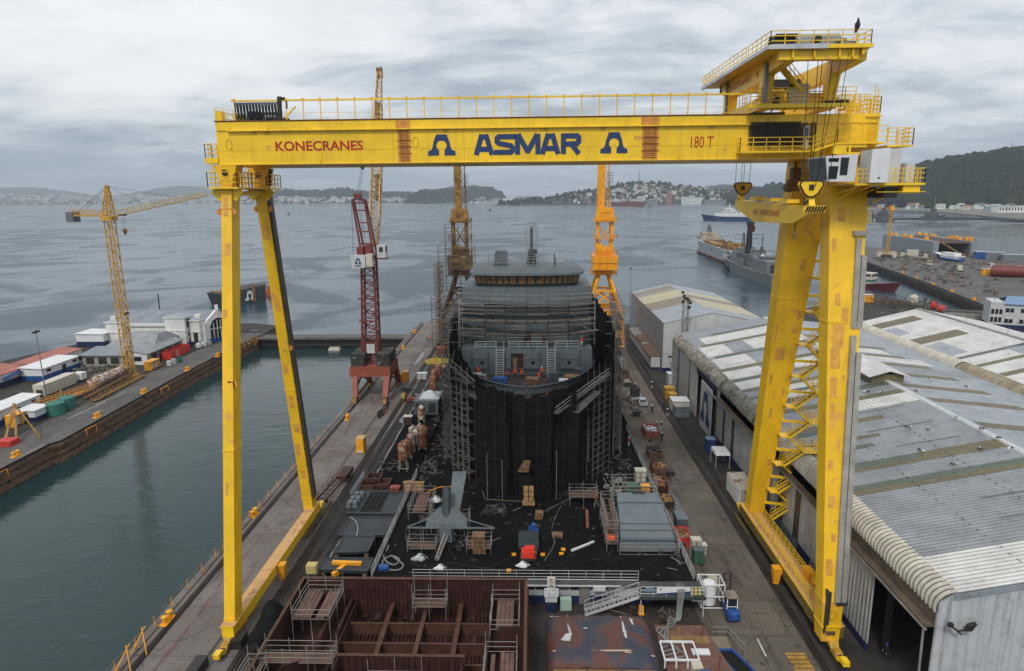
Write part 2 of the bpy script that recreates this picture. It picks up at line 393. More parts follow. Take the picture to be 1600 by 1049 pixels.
def watermat(name,base,rough0,rough1,bump):
    mt=bpy.data.materials.new(name);mt.use_nodes=True;N,L,b=nodes_of(mt)
    b.inputs['Base Color'].default_value=(*base,1);b.inputs['IOR'].default_value=1.333;b.inputs['Specular IOR Level'].default_value=.5
    co=N.new('ShaderNodeNewGeometry').outputs['Position']
    def noise(s,d,sc=(1,1,1),r=.55,dist=0,off=(0,0,0),rot=0):
        mp=N.new('ShaderNodeMapping');mp.inputs['Scale'].default_value=sc;mp.inputs['Location'].default_value=off;mp.inputs['Rotation'].default_value=(0,0,rot);L.new(co,mp.inputs[0])
        n=N.new('ShaderNodeTexNoise');n.inputs['Scale'].default_value=s;n.inputs['Detail'].default_value=d;n.inputs['Roughness'].default_value=r;n.inputs['Distortion'].default_value=dist
        L.new(mp.outputs[0],n.inputs['Vector']);return n.outputs[0]
    def rng(s,a,bb,c,d):
        n=N.new('ShaderNodeMapRange');n.interpolation_type='SMOOTHSTEP';n.inputs[1].default_value=a;n.inputs[2].default_value=bb;n.inputs[3].default_value=c;n.inputs[4].default_value=d
        L.new(s,n.inputs[0]);return n.outputs[0]
    def ma(op,a,bb):
        n=N.new('ShaderNodeMath');n.operation=op
        for i,s in enumerate((a,bb)):
            if isinstance(s,float):n.inputs[i].default_value=s
            else:L.new(s,n.inputs[i])
        return n.outputs[0]
    st=ma('ADD',ma('MULTIPLY',noise(.011,8,(.9,.75,1),.6,1.8,(31,7,0),.15),.6),ma('MULTIPLY',noise(.0022,6,(.9,.6,1),.55,1.4,(3,2,0)),.4))
    slick=rng(st,.43,.56,0.,1.)
    L.new(rng(slick,0.,1.,rough0,rough1),b.inputs['Roughness'])
    h=ma('ADD',ma('MULTIPLY',noise(.16,4,(.7,1.3,1),.6,.4),1.0),ma('MULTIPLY',noise(.62,4,(.7,1.4,1),.62),.42))
    bp=N.new('ShaderNodeBump');bp.inputs['Distance'].default_value=1.1
    L.new(rng(slick,0.,1.,bump*.4,bump),bp.inputs['Strength']);L.new(h,bp.inputs['Height']);L.new(bp.outputs[0],b.inputs['Normal'])
    return mt
SEA=watermat('bay_water',(.020,.046,.066),.07,.33,.5)
BASIN=watermat('basin_water',(.014,.036,.039),.07,.15,.25)
WZ=-4.0
b=MB();b.box(-16000,16000,-300,20000,-60,WZ);tag(b.build('sea',SEA),None,None,kind='structure')
b=MB();b.quad((-89,12,WZ+.02),(-38,12,WZ+.02),(-38,206.5,WZ+.02),(-89,206.5,WZ+.02));tag(b.build('dock_basin_water',BASIN),None,None,kind='structure')

def quaywall(name,poly,z0=-8.0,z1=0.0,mat=None):
    b=MB();b.prism([(p[0],p[1])for p in poly],z0,z1)
    return tag(b.build(name,mat),None,None,kind='structure')
WALL=M('rusty_quay_wall',(.19,.115,.072),.9,var=.45,scale=.5,rust=.35,rustcol=(.035,.026,.02),rustscale=.5,bump=.8,bscale=1.2,streak=.6)
WALLD=M('tidal_quay_wall',(.038,.034,.026),.85,var=.4,scale=.5,bump=.8,bscale=1.5)
# central wharf + yard (everything between the basin and the eastern bay)
yard_poly=[(-40,12),(-40,230),(-37,233),(-16,233),(-16,206),(17,206),(17,226),(80,226),(100,250),(112,262),*[tuple(G(*q))[:2]for q in((1348,470),(1340,449.5),(1405,468.6),(1437.5,476),(1494,490.5),(1530,499))],(152,222),(200,190),(260,150),(500,60),(500,12)]
b=MB();b.prism(yard_poly,-.6,0);tag(b.build('yard_ground',ASPH),None,None,kind='structure')
b=MB();b.prism([(x+(.12 if x<0 else 0),y)for x,y in yard_poly],-9,-.6);tag(b.build('yard_quay_wall',WALLD),None,None,kind='structure')
# left pier
lp=[(-89.3,20),(-89.3,112.6),(-88.2,114.5),(-90,160),(-90.2,186),(-88.9,214),(-89.5,226),(-100,231),(-112,229),(-134,224),(-150,170),(-152,100),(-170,20)]
b=MB();b.prism(lp,-.5,0);tag(b.build('pier_ground',ASPH),None,None,kind='structure')
b=MB();b.prism([(x-.15,y)if x>-95 else(x,y)for x,y in lp],-9,-.5)
for z0,z1,o in((-1.1,-.5,.25),(-2.5,-2.15,.3),(-9,-3.2,.55)):  # ledges down the wall
    b.prism([(-92,21),(-89.3+o,21),(-89.3+o,112.2),(-88.2+o,114.2),(-90+o,160),(-90.2+o,186),(-88.9+o,213.5),(-92,213.5)],z0,z1)
tag(b.build('pier_quay_wall',WALL),None,None,kind='structure')
# concrete aprons laid 4-8 mm above the ground sheets
def sheet(name,pts,z,mat):
    b=MB();n=len(pts);b._add([(x,y,z)for x,y in pts],[tuple(range(n))]);return tag(b.build(name,mat),None,None,kind='structure')
sheet('pier_apron',[(-89.4,21),(-89.4,112.6),(-88.3,114.6),(-90.1,160),(-90.3,186),(-89,213),(-97,213),(-99,186),(-99,150),(-98.5,128),(-99,21)],.006,PIERM)
sheet('wharf_apron',[(-39.9,13),(-29.2,13),(-28.6,80),(-27,150),(-25,232),(-39.9,232)],.006,CONCL)
sheet('crane_road',[(17.6,13),(27.2,13),(27.2,222),(18.2,222)],.006,CONCR)
sheet('shed_apron',[(29.8,13),(32.6,13),(32.6,222),(29.8,222)],.006,ASPH)
b=MB();b.box(-40.15,-39.3,13,232,-.01,.16);b.box(-89.75,-89.0,21,112,-.01,.2);tag(b.build('quay_coping',CONCL),None,None,kind='structure')
# dark rail troughs and the steel rails in them
b=MB()
for x0,x1 in((-29.2,-28.0),(-27.4,-26.6),(-38.75,-37.9),(27.2,28.1),(28.6,29.8),(-26.0,-25.55)):
    b.quad((x0,13,.012),(x1,13,.012),(x1,228,.012),(x0,228,.012))
tag(b.build('rail_trough',TROUGH),None,None,kind='structure')
b=MB()
for x in(-28.75,-28.35,-27.15,-26.85,-38.45,-38.2,27.55,27.85,28.9,29.4,-31.9):
    b.box(x-.05,x+.05,13,228,.012,.10)
tag(b.build('crane_rail',M('rail_steel',(.06,.045,.038),.4,metal=.6,var=.3)),None,None,kind='structure')
b=MB()
for i in range(0,60):
    if i%3:b.box(-25.42,-25.30,40+i*3,42.7+i*3,.001,.014)
b.box(-25.30,-25.18,60,228,.001,.03)
tag(b.build('kerb_strip',M('kerb_grey',(.28,.27,.25),.8,var=.3,grime=.5)),None,None,kind='structure')
b=MB()
for p,q in(((1183,998),(1197,1026)),((105,655),(165,628)),((150,632),(196,613))):
    a,c=G(*p),G(*q);d=(c-a).normalized();n=Vector((-d.y,d.x,0))*.09
    b._add([a-n+Vector((0,0,.016)),c-n+Vector((0,0,.016)),c+n+Vector((0,0,.016)),a+n+Vector((0,0,.016))],[(0,1,2,3)])
tag(b.build('road_marking',M('worn_white_line',(.5,.5,.48),.7,var=.3,grime=.5)),None,None,kind='structure')
b=MB()
for y in[40+i*1.6 for i in range(100)]:
    if random.random()<.55:b.box(-36.2+.03*(y-40)*.0,-36.1,y,y+1.5,.010,.013)
tag(b.build('red_line',M('worn_red_line',(.20,.035,.035),.8,var=.4,grime=.6)),None,None,kind='structure')
# slipway: black grit ramp that rises towards the camera, end wall at Y=65.3
SY0,SY1,SZ=65.4,140.0,2.6
def slipz(y):return max(.03,SZ*(1-(y-SY0)/(SY1-SY0)))
b=MB()
def sl_fn(u,v):
    x=-18+36*u;y=SY0+(205-SY0)*v;e=min(1,min(u,1-u)*14)
    z=slipz(y)+(.09*math.sin(x*1.7+y*.9)*math.sin(y*1.3-x*.6)+.05*math.sin(x*4.1)*math.sin(y*3.3)if 0<v<1 and 0<u<1 else 0)*e
    return(x,y,max(.02,z))
b.grid(sl_fn,70,200)
b.quad((-18,205,0),(-18,SY0,0),(-18,SY0,SZ),(-18,205,.03));b.quad((18,SY0,0),(18,205,0),(18,205,.03),(18,SY0,SZ));b.quad((-18,SY0,0),(18,SY0,0),(18,SY0,SZ),(-18,SY0,SZ))
tag(b.build('slipway_ground',GRIT),None,None,kind='structure')
sheet('hatch_yard',[(-25.1,62.5),(-18.02,62.5),(-18.02,140),(-25.1,140)],.008,GRIT)
sheet('lower_yard',[(-26,13),(17.6,13),(17.6,65.1),(-26,65.1)],.003,groundmat('muddy_ground',(.028,.024,.021),(.055,.045,.038),(.02,.017,.015),.2,.5))
def puddle(px,py,rx,ry,z=.018):
    c=G(px,py);n=22;ph=random.random()*6
    b=MB();b._add([(c.x+rx*math.cos(a)*(1+.25*math.sin(3*a+ph)),c.y+ry*math.sin(a)*(1+.2*math.sin(2*a+ph)),z)for a in[2*math.pi*i/n for i in range(n)]],[tuple(range(n))])
    tag(b.build('puddle',PUD),None,None,kind='structure')
PUD=M('puddle_water',(.03,.03,.03),.04,var=.1,spec=.6)
for a in((1052,790,.9,6),(1063,830,.7,3.5),(992,618,1.3,4),(600,640,.9,6),(632,655,1.0,2.5),(655,560,.7,9),(1095,880,.5,.8),(1230,905,.5,.5),(560,755,.6,5)):puddle(*a)

# far right pier
b=MB()
pr=[G(1600,503),G(1560,488),G(1530,473),G(1450,442),G(1352,408),G(1325,386),G(1338,383),G(1376,387.5),G(1457,403),G(1512,401.5),G(1560,398),G(1620,399)]
pr=[(p.x,p.y)for p in pr]+[(480,330),(470,300),(330,175)]
b.prism(pr,-1.2,0);tag(b.build('far_pier_ground',PIERM),None,None,kind='structure')
b=MB();b.prism([(x+.3,y+.3)for x,y in pr],-7,-1.2)
for k in range(60):
    a=G(1352,408).lerp(G(1600,503),k/60);b.box(a.x-.7,a.x+.7,a.y-1.0,a.y+.6,-6,-.7 if k%2 else-.2)
tag(b.build('far_pier_wall',WALLD),None,None,kind='structure')

# ------------------------------------------------------------------ hills
FOREST=M('forest_green',(.020,.030,.018),.95,var=.55,scale=.012,rust=.15,rustcol=(.05,.05,.03),rustscale=.02,spec=.1)
HILLS={}
def hill(name,sky_pts,Yf,depth,mat=FOREST,base=WZ-1,nu=90,nv=22,rough=.10,seed=1,curve=0.0):
    rnd=random.Random(seed);ph=[rnd.random()*6.28 for _ in range(8)]
    Ym=Yf+depth*.5
    xs=[]
    for px,py in sky_pts:
        w=W(px,py,Ym);xs.append((w.x,w.z))
    def top(X):
        for(a,za),(c,zc)in zip(xs,xs[1:]):
            if a<=X<=c:
                t=(X-a)/(c-a);t=t*t*(3-2*t);return za+(zc-za)*t
        return base
    X0,X1=xs[0][0],xs[-1][0]
    zmax=max(z for _,z in xs)
    def surf(X,Y):
        v=(Y-Yf-curve*(X-X0))/depth;v=min(1,max(0,v))
        h=top(X)-base;e=math.sin(math.pi*min(1,max(0,v)))**.75 if 0<v<1 else 0
        k=2*math.pi/depth
        n=sum(math.sin(X*k*(1.7+i*1.3)+ph[i])*math.sin(Y*k*(1.3+i*1.1)+ph[i+4])/(1+i)for i in range(4))
        return base+max(0,h)*e*(1+rough*n*(1 if v<.5 else.3))
    b=MB();b.grid(lambda u,v:(X0+(X1-X0)*u,Yf+curve*(X1-X0)*u+depth*v,surf(X0+(X1-X0)*u,Yf+curve*(X1-X0)*u+depth*v)),nu,nv)
    o=b.build(name,mat,smooth=True);tag(o,None,None,kind='structure')
    HILLS[name]=(surf,X0,X1,Yf,depth,curve);return o
hill('mountain',[(-140,300),(0,296),(40,292),(75,296),(110,303),(170,311),(330,312),(470,314)],11500,3000,nu=70,nv=10,seed=3)
hill('mountain_ridge',[(190,312),(240,300),(275,291),(310,292),(345,300),(430,306),(520,312)],12500,3000,nu=60,nv=10,seed=4)
hill('far_coast',[(-160,306),(0,305),(60,303),(90,306),(190,306),(200,303),(208,305),(300,308),(420,309),(560,311),(700,312),(800,313)],7200,2600,M('scrub_green',(.06,.065,.05),.95,var=.5,scale=.008),nu=120,nv=12,rough=.15,seed=5)
hill('coast_hill',[(400,312),(428,304),(445,299),(470,299),(500,300),(540,297),(560,300),(600,303),(640,303),(680,305),(720,308)],5900,900,nu=90,seed=6)
hill('point_hill',[(640,318),(648,306),(660,300),(690,299),(715,301),(735,308),(745,316)],5000,600,nu=60,seed=7)
hill('round_hill',[(672,314),(690,300),(715,294),(740,293),(765,295),(783,303),(790,312)],5600,900,nu=60,seed=8)
hill('town_hill',[(780,318),(850,312),(890,304),(930,299),(965,292),(985,288),(1005,286),(1030,288),(1060,293),(1085,296),(1110,300),(1150,303),(1200,304),(1240,300),(1262,296)],3350,900,M('town_hill_green',(.035,.042,.03),.95,var=.5,scale=.02),nu=110,nv=30,rough=.06,seed=9)
hill('back_ridge',[(1080,302),(1110,292),(1130,288),(1170,290),(1200,294),(1230,290),(1265,283),(1300,280),(1340,285)],5600,1500,nu=60,seed=10)
hill('near_ridge',[(1130,312),(1160,303),(1190,298),(1222,293),(1260,286),(1310,284),(1350,288),(1385,300)],3000,800,nu=60,seed=12)
hill('wooded_hill',[(1335,306),(1365,296),(1395,282),(1425,268),(1450,258),(1480,251),(1520,246),(1560,240),(1600,234),(1680,226),(1780,222),(1880,236),(1960,280)],1900,900,nu=150,nv=60,rough=.045,seed=11,curve=-.25)
b=MB();b.prism([(G(1362,330,WZ).x,G(1362,330,WZ).y),(G(1440,331,WZ).x,G(1440,331,WZ).y),(G(1500,336,WZ).x,G(1500,336,WZ).y),(G(1620,347,WZ).x,G(1620,347,WZ).y),(1900,1300),(1700,2300),(900,2700),(820,2500)],WZ-2,WZ+2.5)
tag(b.build('shore_flat',groundmat('shore_earth',(.13,.125,.115),(.19,.185,.17),(.09,.085,.08),.02,.2)),None,None,kind='structure')
b=MB()
for pts in([(700,317.5),(800,318),(900,319.5),(1000,320),(1100,318.5),(1215,318)],):
    p3=[G(*p,WZ)for p in pts]
    b.prism([(p.x,p.y)for p in p3]+[(1500,4200),(-800,5600)],WZ-2,WZ+2.2)
tag(b.build('town_shore',groundmat('town_earth',(.12,.118,.11),(.17,.165,.155),(.08,.078,.072),.015,.2)),None,None,kind='structure')
# forest canopy: many leaf-clump tufts over the slopes (one mass, nobody could count it)
def canopy(name,hn,n,size,mat,vlim=(.03,.62),seed=1,ulim=(0,1)):
    surf,X0,X1,Yf,depth,cv=HILLS[hn];rnd=random.Random(seed);b=MB()
    for _ in range(n):
        X=X0+(X1-X0)*(ulim[0]+(ulim[1]-ulim[0])*rnd.random());Y=Yf+cv*(X-X0)+depth*rnd.uniform(*vlim);z=surf(X,Y)
        s=size*rnd.uniform(.55,1.5);h=s*rnd.uniform(1.0,1.9);k=6;a0=rnd.random()*3
        if z<WZ+2:continue
        ring=lambda r,zz,j:[(X+r*rnd.uniform(.7,1.2)*math.cos(a0+j+2*math.pi*i/k),Y+r*rnd.uniform(.7,1.2)*math.sin(a0+j+2*math.pi*i/k),z+zz*rnd.uniform(.85,1.15))for i in range(k)]
        vs=ring(s*.8,-s*.3,0)+ring(s,h*.4,.4)+ring(s*.55,h*.8,.2)+[(X,Y,z+h)]
        fs=[(j*k+i,j*k+(i+1)%k,(j+1)*k+(i+1)%k,(j+1)*k+i)for j in range(2)for i in range(k)]+[(2*k+i,2*k+(i+1)%k,3*k)for i in range(k)]
        b._add(vs,fs)
    return tag(b.build(name,mat),None,None,kind='stuff')
CAN1=M('canopy_dark',(.016,.026,.013),.95,var=.6,scale=.03,spec=.1,rust=.12,rustcol=(.045,.045,.022),rustscale=.02)
canopy('hill_forest','wooded_hill',9000,9,CAN1,(.02,.60),1,(.0,.85))
canopy('town_trees','town_hill',800,9,CAN1,(.05,.6),2)
canopy('coast_forest','coast_hill',1300,11,CAN1,(.1,.6),3)
canopy('point_forest','point_hill',900,9,CAN1,(.05,.6),4)
canopy('round_hill_forest','round_hill',900,10,CAN1,(.05,.6),5)
canopy('ridge_forest','near_ridge',900,13,CAN1,(.05,.6),6)
# ================================================================== GANTRY CRANE
GY0,GY1,GZ0,GZ1,GX0,GX1=67.5,75.8,47.3,51.45,-31.3,33.6
gc=T('gantry_crane','huge yellow gantry crane spanning the slipway, blue and red lettering along its girder','gantry crane',(0,71,0))
b=MB()
b.box(GX0,GX1,GY0,GY1,GZ0+.06,GZ1);b.box(GX0+.1,GX1-.1,GY0-.12,GY0-.002,GZ1-.86,GZ1-.06);b.box(GX0+1.2,22.0,GY0-.32,GY0-.12,GZ1-.96,GZ1-.86)
b.box(GX0,GX1,GY0-.12,GY1+.1,GZ0-.02,GZ0+.06)
for i in range(14):
    x=-29.9+i*3.9;b.box(x-.05,x+.05,GY0-.28,GY0-.1,GZ1-.86,GZ1-.66)
for x in(-21,-4.5,5.5,14.5):b.box(x-.08,x+.08,GY0-.10,GY0,GZ0+.15,GZ0+.4)
girder=b.build('girder',YEL,gc)
b=MB()
for x in(-30.1,-11.4,11.6):  # oval manholes outlined on the web
    c=W(0,0,1);pts=[]
    for i in range(16):
        a=2*math.pi*i/16;pts.append(Vector((x+.30*math.cos(a),GY0-.012,49.25+.48*math.sin(a))))
    b=MB();b.path(pts+[pts[0]],.028,4);b.build('manhole_rim',M('ochre_weld',(.36,.20,.02),.6),girder)
for x in(-27.4,-26.2,-8.4,1.4,7,17.6):
    pts=[Vector((x+.3*math.cos(a),GY0-.012,GZ1-1.0+.26*math.sin(a)))for a in[math.pi+math.pi*i/8 for i in range(9)]];b=MB();b.path(pts,.03,4);b.box(x-.12,x+.12,GY0-.06,GY0,GZ1-1.12,GZ1-1.0);b.build('lifting_eye',MATS['ochre_weld'],girder)
b=MB()
for i in range(15):x=-27.9+i*3.55;b.box(x-.012,x+.012,GY0-.006,GY0+.01,GZ0+.1,GZ1-.98)
b.box(GX0+.1,22,GY0-.006,GY0+.01,48.62,48.65);b.each('plate_seam',M('seam_ochre',(.42,.25,.02),.6),girder)
b=MB();b.box(GX0-.05,22,GY0-.2,GY1+.1,GZ1+.004,GZ1+.09);b.build('deck_edge',M('rusty_deck_edge',(.18,.07,.03),.7,var=.4),girder)
for(x0,x1)in((622,641),(1003,1028)):  # bolted splices left in primer
    a=W(x0,222,GY0);c=W(x1,222,GY0)
    b=MB();b.box(a.x,c.x,GY0-.03,GY0-.004,GZ0+.08,GZ1-.88);b.box(a.x-.15,c.x+.05,GY0-.15,GY0-.122,GZ1-.84,GZ1-.08)
    sp_=b.build('splice_patch',PRIM,girder)
    b=MB();n=15
    for i in range(n):
        z=GZ0+.25+i*.2;b.box(a.x+.28,c.x-.28,GY0-.075,GY0-.03,z,z+.06)
    b.box(a.x+.22,a.x+.28,GY0-.075,GY0-.03,GZ0+.2,GZ1-1);b.box(c.x-.28,c.x-.22,GY0-.075,GY0-.03,GZ0+.2,GZ1-1)
    for z in(GZ0+.9,GZ0+1.55,GZ0+2.15):b.box(a.x,c.x+.1,GY0-.11,GY0-.03,z,z+.06)
    b.build('splice_rung',M('dark_primer',(.33,.12,.03),.6,var=.3),sp_)
def onweb(px0,py0,px1,py1):
    a=W(px0,py1,GY0);c=W(px1,py0,GY0);return Vector((a.x,GY0,a.z)),c.x-a.x,c.z-a.z
for s,box,mt,bo in(('KONECRANES',(431,219.5,567,236.5),REDL,.022),('180 T',(1079,213,1115,231.5),REDL,.0)):
    p,w,h=onweb(*box);text('lettering',s,p+Vector((0,-.005,0)),(1,0,0),(0,0,1),w,h,mt,girder,bo)
SGL={'A':[[(.10,0),(.40,1)],[(.9,0),(.60,1)],[(.36,.88),(.64,.88)],[(.25,.28),(.75,.28)]],'S':[[(1,.88),(.2,.88),(.12,.80),(.12,.64),(.2,.56),(.80,.44),(.88,.36),(.88,.20),(.80,.12),(0,.12)]],'M':[[(.09,0),(.09,1)],[(.13,.95),(.5,.14),(.87,.95)],[(.91,1),(.91,0)]],'R':[[(.12,0),(.12,1)],[(.12,.88),(.80,.88),(.88,.80),(.88,.60),(.80,.50),(.12,.48)],[(.52,.48),(.90,0)]]}
p,w,h=onweb(741,208.5,908,242.5);b=MB();q_=0
for i,ch in enumerate('ASMAR'):  # stroke-built block letters
    cw_=w*(.232 if ch=='M' else.186);gx=p.x+(0,.195,.387,.620,.814)[i]*w
    for pl_ in SGL[ch]:
        for(xa,za),(xb,zb)in zip(pl_,pl_[1:]):
            q_+=1;yq=GY0-.022-.0006*(q_%9);a_=Vector((gx+xa*cw_,yq,p.z+za*h));c_=Vector((gx+xb*cw_,yq,p.z+zb*h));e_=(c_-a_).normalized()*.1;b.beam(a_-(e_ if 0<za<1 else e_*0),c_+(e_ if 0<zb<1 else e_*0),.50,.03,(0,1,0))
b.build('lettering',NAVL,girder)
for box in((669,210,711,243.5),(938,206.5,981,240)):
    p,w,h=onweb(*box);b=MB();omega(b,p+Vector((w/2,-.005,0)),(1,0,0),(0,0,1),w,h);b.build('emblem',NAVL,girder)
# flat plate, recess shade painted in darker yellow behind the right festoon; hanging loops and a service walkway
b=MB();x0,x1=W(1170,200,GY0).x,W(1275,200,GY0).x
b.box(x0,x1,GY0-.05,GY0-.004,48.55,50.85);b.build('recess_shade',M('recess_shadow_paint',(.34,.19,.012),.7,var=.3),girder)
b=MB()
for i in range(17):
    x=x0+.12+i*(x1-x0-1.6)/17;dz=random.uniform(-.15,.1)
    b.path([(x,GY0-.32,50.75),(x-.02,GY0-.30,49.4),(x+.05,GY0-.34,48.5+dz),(x+.11,GY0-.36,48.45+dz),(x+.14,GY0-.34,49.4),(x+.13,GY0-.32,50.75)],.062,5)
for x in(x1-1.3,x1-.5):b.path([(x,GY0-.3,50.7),(x-.1,GY0-.3,49),(x+.1,GY0-.3,48.3),(x+.35,GY0-.3,49),(x+.3,GY0-.3,50.7)],.05,5)
b.build('festoon_cable',BLK,girder)
b=MB();xa,xb=W(1155,240,66.4).x,W(1277,240,66.4).x
b.box(xa,xb,66.2,67.3,47.82,47.98)
for i in range(6):
    x=xa+.2+i*(xb-xa-.4)/5;b.beam((x,66.3,47.8),(x,67.3,47.45),.12)
b.rail([(xa,67.2,47.98),(xa,66.25,47.98),(xb,66.25,47.98)],1.25,.05,1.3,2);b.build('service_walkway',YEL,gc)
# top handrail and left festoon
b=MB();xr=W(1126,160,68).x;xl=W(361,160,68).x;xm=W(447,160,68).x
for i in range(29):
    x=xl+.3+i*(xr-xl)/28
    if x>xm or i%3==0:b.tube((x,68.0,GZ1),(x,68.0,GZ1+2.1),.055,5);b.box(x-.12,x+.1,67.9,68.1,GZ1+2.05,GZ1+2.2)
b.box(xl,xr+2.2,67.92,68.08,GZ1+1.92,GZ1+2.08);b.tube((xl+5,68,GZ1+.8),(xr+1,68,GZ1+.8),.02,4);b.tube((xl+5,68,GZ1+.3),(xr+1,68,GZ1+.3),.018,4)
b.beam((xm-.2,68,GZ1+.4),(xm+.9,68,GZ1+1.4),.14);b.tube((xl,75,GZ1+.8),(xr,75,GZ1+.8),.02,4)
b.build('top_handrail',YEL,gc)
b=MB()
for i in range(15):
    x=xl+.35+i*.315;b.path([(x,68,GZ1+1.85),(x+.02,68,GZ1+.9),(x+.06,68,GZ1+.25+.1*(i%3)),(x+.2,68,GZ1+.2),(x+.24,68,GZ1+.9),(x+.16,68,GZ1+1.85)],.068,5)
b.build('festoon_loop',BLK,gc)
b=MB();b.lathe((xl+2.0,69.4,GZ1+.65),[(.3,-.9),(.55,-.8),(.55,.3),(.35,.5)],10,'X');b.box(xl+1.1,xl+3.5,69,69.9,GZ1,GZ1+.35);b.box(xl+1.6,xl+4.0,68.9,69.9,GZ1+.9,GZ1+1.0)
b.box(xl+3.0,xl+5.1,69.0,69.8,GZ1,GZ1+.5);b.tube((xm-.75,68,GZ1+.2),(xm-.62,68,GZ1+2.35),.24,7);b.box(xm-.7,xm-.1,67.9,68.1,GZ1+2.0,GZ1+2.3);b.tube((xm+.05,68,GZ1+1.2),(xm+.05,68,GZ1+2),.08,5)
b.build('winch_motor',DKST,gc)
b=MB();b.rail([(GX0,68,GZ1),(GX0,74,GZ1)],1.15,.045,1.2,1);b.rail([(GX0,67.7,GZ1+.4),(xl+.2,67.7,GZ1)],1.0,.045,.9,1);b.prism([(GX0,67.6),(GX0+.7,67.6),(GX0+.7,68.4),(GX0,68.4)],GZ1,GZ1+1.0)
b.box(xl+.0,xl+.9,68.4,69.2,GZ1,GZ1+.8);b.build('end_railing',YEL,gc)
b=MB();b.box(-32.6,-31.32,67.3,68.9,47.45,48.0);b.rail([(-31.35,67.35,48),(-32.55,67.35,48),(-32.55,68.85,48),(-31.35,68.85,48)],1.35,.045,.7,2);b.build('end_balcony',YEL,gc)
# hinged legs on the left, rigid tapered legs on the right
def leg(base,top,wb,wt,mat,name='leg',extra=None):
    (bx,by,bz),(tx,ty,tz)=base,top;(bw,bd),(tw,td)=wb,wt
    b=MB();b.hexa([(bx-bw/2,by-bd/2,bz),(bx+bw/2,by-bd/2,bz),(bx+bw/2,by+bd/2,bz),(bx-bw/2,by+bd/2,bz)],[(tx-tw/2,ty-td/2,tz),(tx+tw/2,ty-td/2,tz),(tx+tw/2,ty+td/2,tz),(tx-tw/2,ty+td/2,tz)])
    def at(t,g=.05):
        w=bw+(tw-bw)*t+g*2;d=bd+(td-bd)*t+g*2;x=bx+(tx-bx)*t;y=by+(ty-by)*t;z=bz+(tz-bz)*t;return x,y,z,w,d
    for t in(extra or()):
        x,y,z,w,d=at(t);b.cbox((x,y,z-.09),(w,d,.18))
    return b.build(name,mat,gc),at
legL1,at1=leg((-30.55,59.0,1.6),(-30.72,68.3,45.3),(1.1,1.7),(1.06,1.9),YLEG,extra=(.02,.40,.985))
legL2,at2=leg((-30.75,83.8,1.8),(-30.75,76.6,45.4),(1.3,1.7),(1.2,1.9),YLEG,extra=(.05,.42,.985))
for lg,at in((legL1,at1),(legL2,at2)):
    b=MB()
    for t,sx in((.94,-1),(.94,1),(.55,1),(.55,.2)):
        x,y,z,w,d=at(t,0);b.lathe((x+sx*(w/2+.15),y-d/2+.1,z),[(.34,-.06),(.34,.06)],10,'Y');b.box(min(x,x+sx*(w/2+.15)),max(x,x+sx*(w/2+.15)),y-d/2+.04,y-d/2+.16,z-.35,z+.35)
    b.build('lifting_lug',PRIM,lg)
    x,y,z,w,d=at(1,0)
    b=MB();b.hexa([(x-.9,y-.8,47.3-.9),(x+.9,y-.8,47.3-.9),(x+.9,y+.8,47.3-.9),(x-.9,y+.8,47.3-.9)],[(x-1.15,y-.9,47.28),(x+1.15,y-.9,47.28),(x+1.15,y+.9,47.28),(x-1.15,y+.9,47.28)])
    b.hexa([(x-.6,y-.95,45.3),(x+.6,y-.95,45.3),(x+.6,y+.95,45.3),(x-.6,y+.95,45.3)],[(x-.75,y-.85,46.45),(x+.75,y-.85,46.45),(x+.75,y+.85,46.45),(x-.75,y+.85,46.45)]);hb=b.build('hinge_block',YLEG,lg)
    b=MB();b.lathe((x-.05,y-.99,46.55),[(.30,-.12),(.30,.12)],8,'Y');b.build('hinge_pin',DKST,hb)
    b=MB();b.box(x-1.6,x+1.5,y-1.7,y+1.9,44.95,45.1)
    for sx in(-1,1):b.beam((x+sx*1.3,y-.8,44.95),(x+sx*.5,y-.8,44.0),.25,.9)
    b.rail([(x-1.55,y-1.65,45.1),(x+1.45,y-1.65,45.1),(x+1.45,y+1.85,45.1),(x-1.55,y+1.85,45.1)],1.5,.05,.8,2,True)
    b.tube((x-1.3,y-1,46.5),(x-1.3,y-1,48),.05,4);b.tube((x-1.1,y-1,46.5),(x-1.1,y-1,48),.05,4);b.build('hinge_platform',YEL,lg)
b=MB();b.box(-31.2,-30.3,68.5,76,44.3,44.75);b.box(-32.1,-29.4,69.9,75.2,44.96,45.08);b.rail([(-29.45,69.9,45.08),(-29.45,75,45.08)],1.5,.05,.8,2);b.rail([(-32.05,69.9,45.08),(-32.05,75,45.08)],1.5,.05,.8,2);b.build('leg_tie',YLEG,gc)
b=MB();x,y,z,w,d=at2(.0,0);x2,y2,z2,w2,d2=at2(.99,0)
b.beam((x+w/2+.16,y-.3,z+2),(x2+w2/2+.16,y2-.3,z2),.3,.9);b.beam((x2+.8,y2-.3,45.4),(x2+1.0,y2-.3,47.3),.7,.5)
for i in range(18):
    t=i/18;a=at2(t,0);b.box(a[0]+a[3]/2-.02,a[0]+a[3]/2+.1,a[1]-.95,a[1]-.7,a[2],a[2]+.1)
b.build('leg_cable_duct',M('duct_dark',(.07,.062,.05),.6,var=.3),gc)
legR2,at4=leg((29.9,83.3,1.4),(30.3,74.6,47.3),(1.85,2.0),(4.2,2.5),YLEG,extra=(.012,.67))
legR1,at3=leg((29.0,58.7,5.4),(31.0,68.0,45.2),(1.95,1.7),(3.7,2.2),YLEG,extra=(.66,.92))
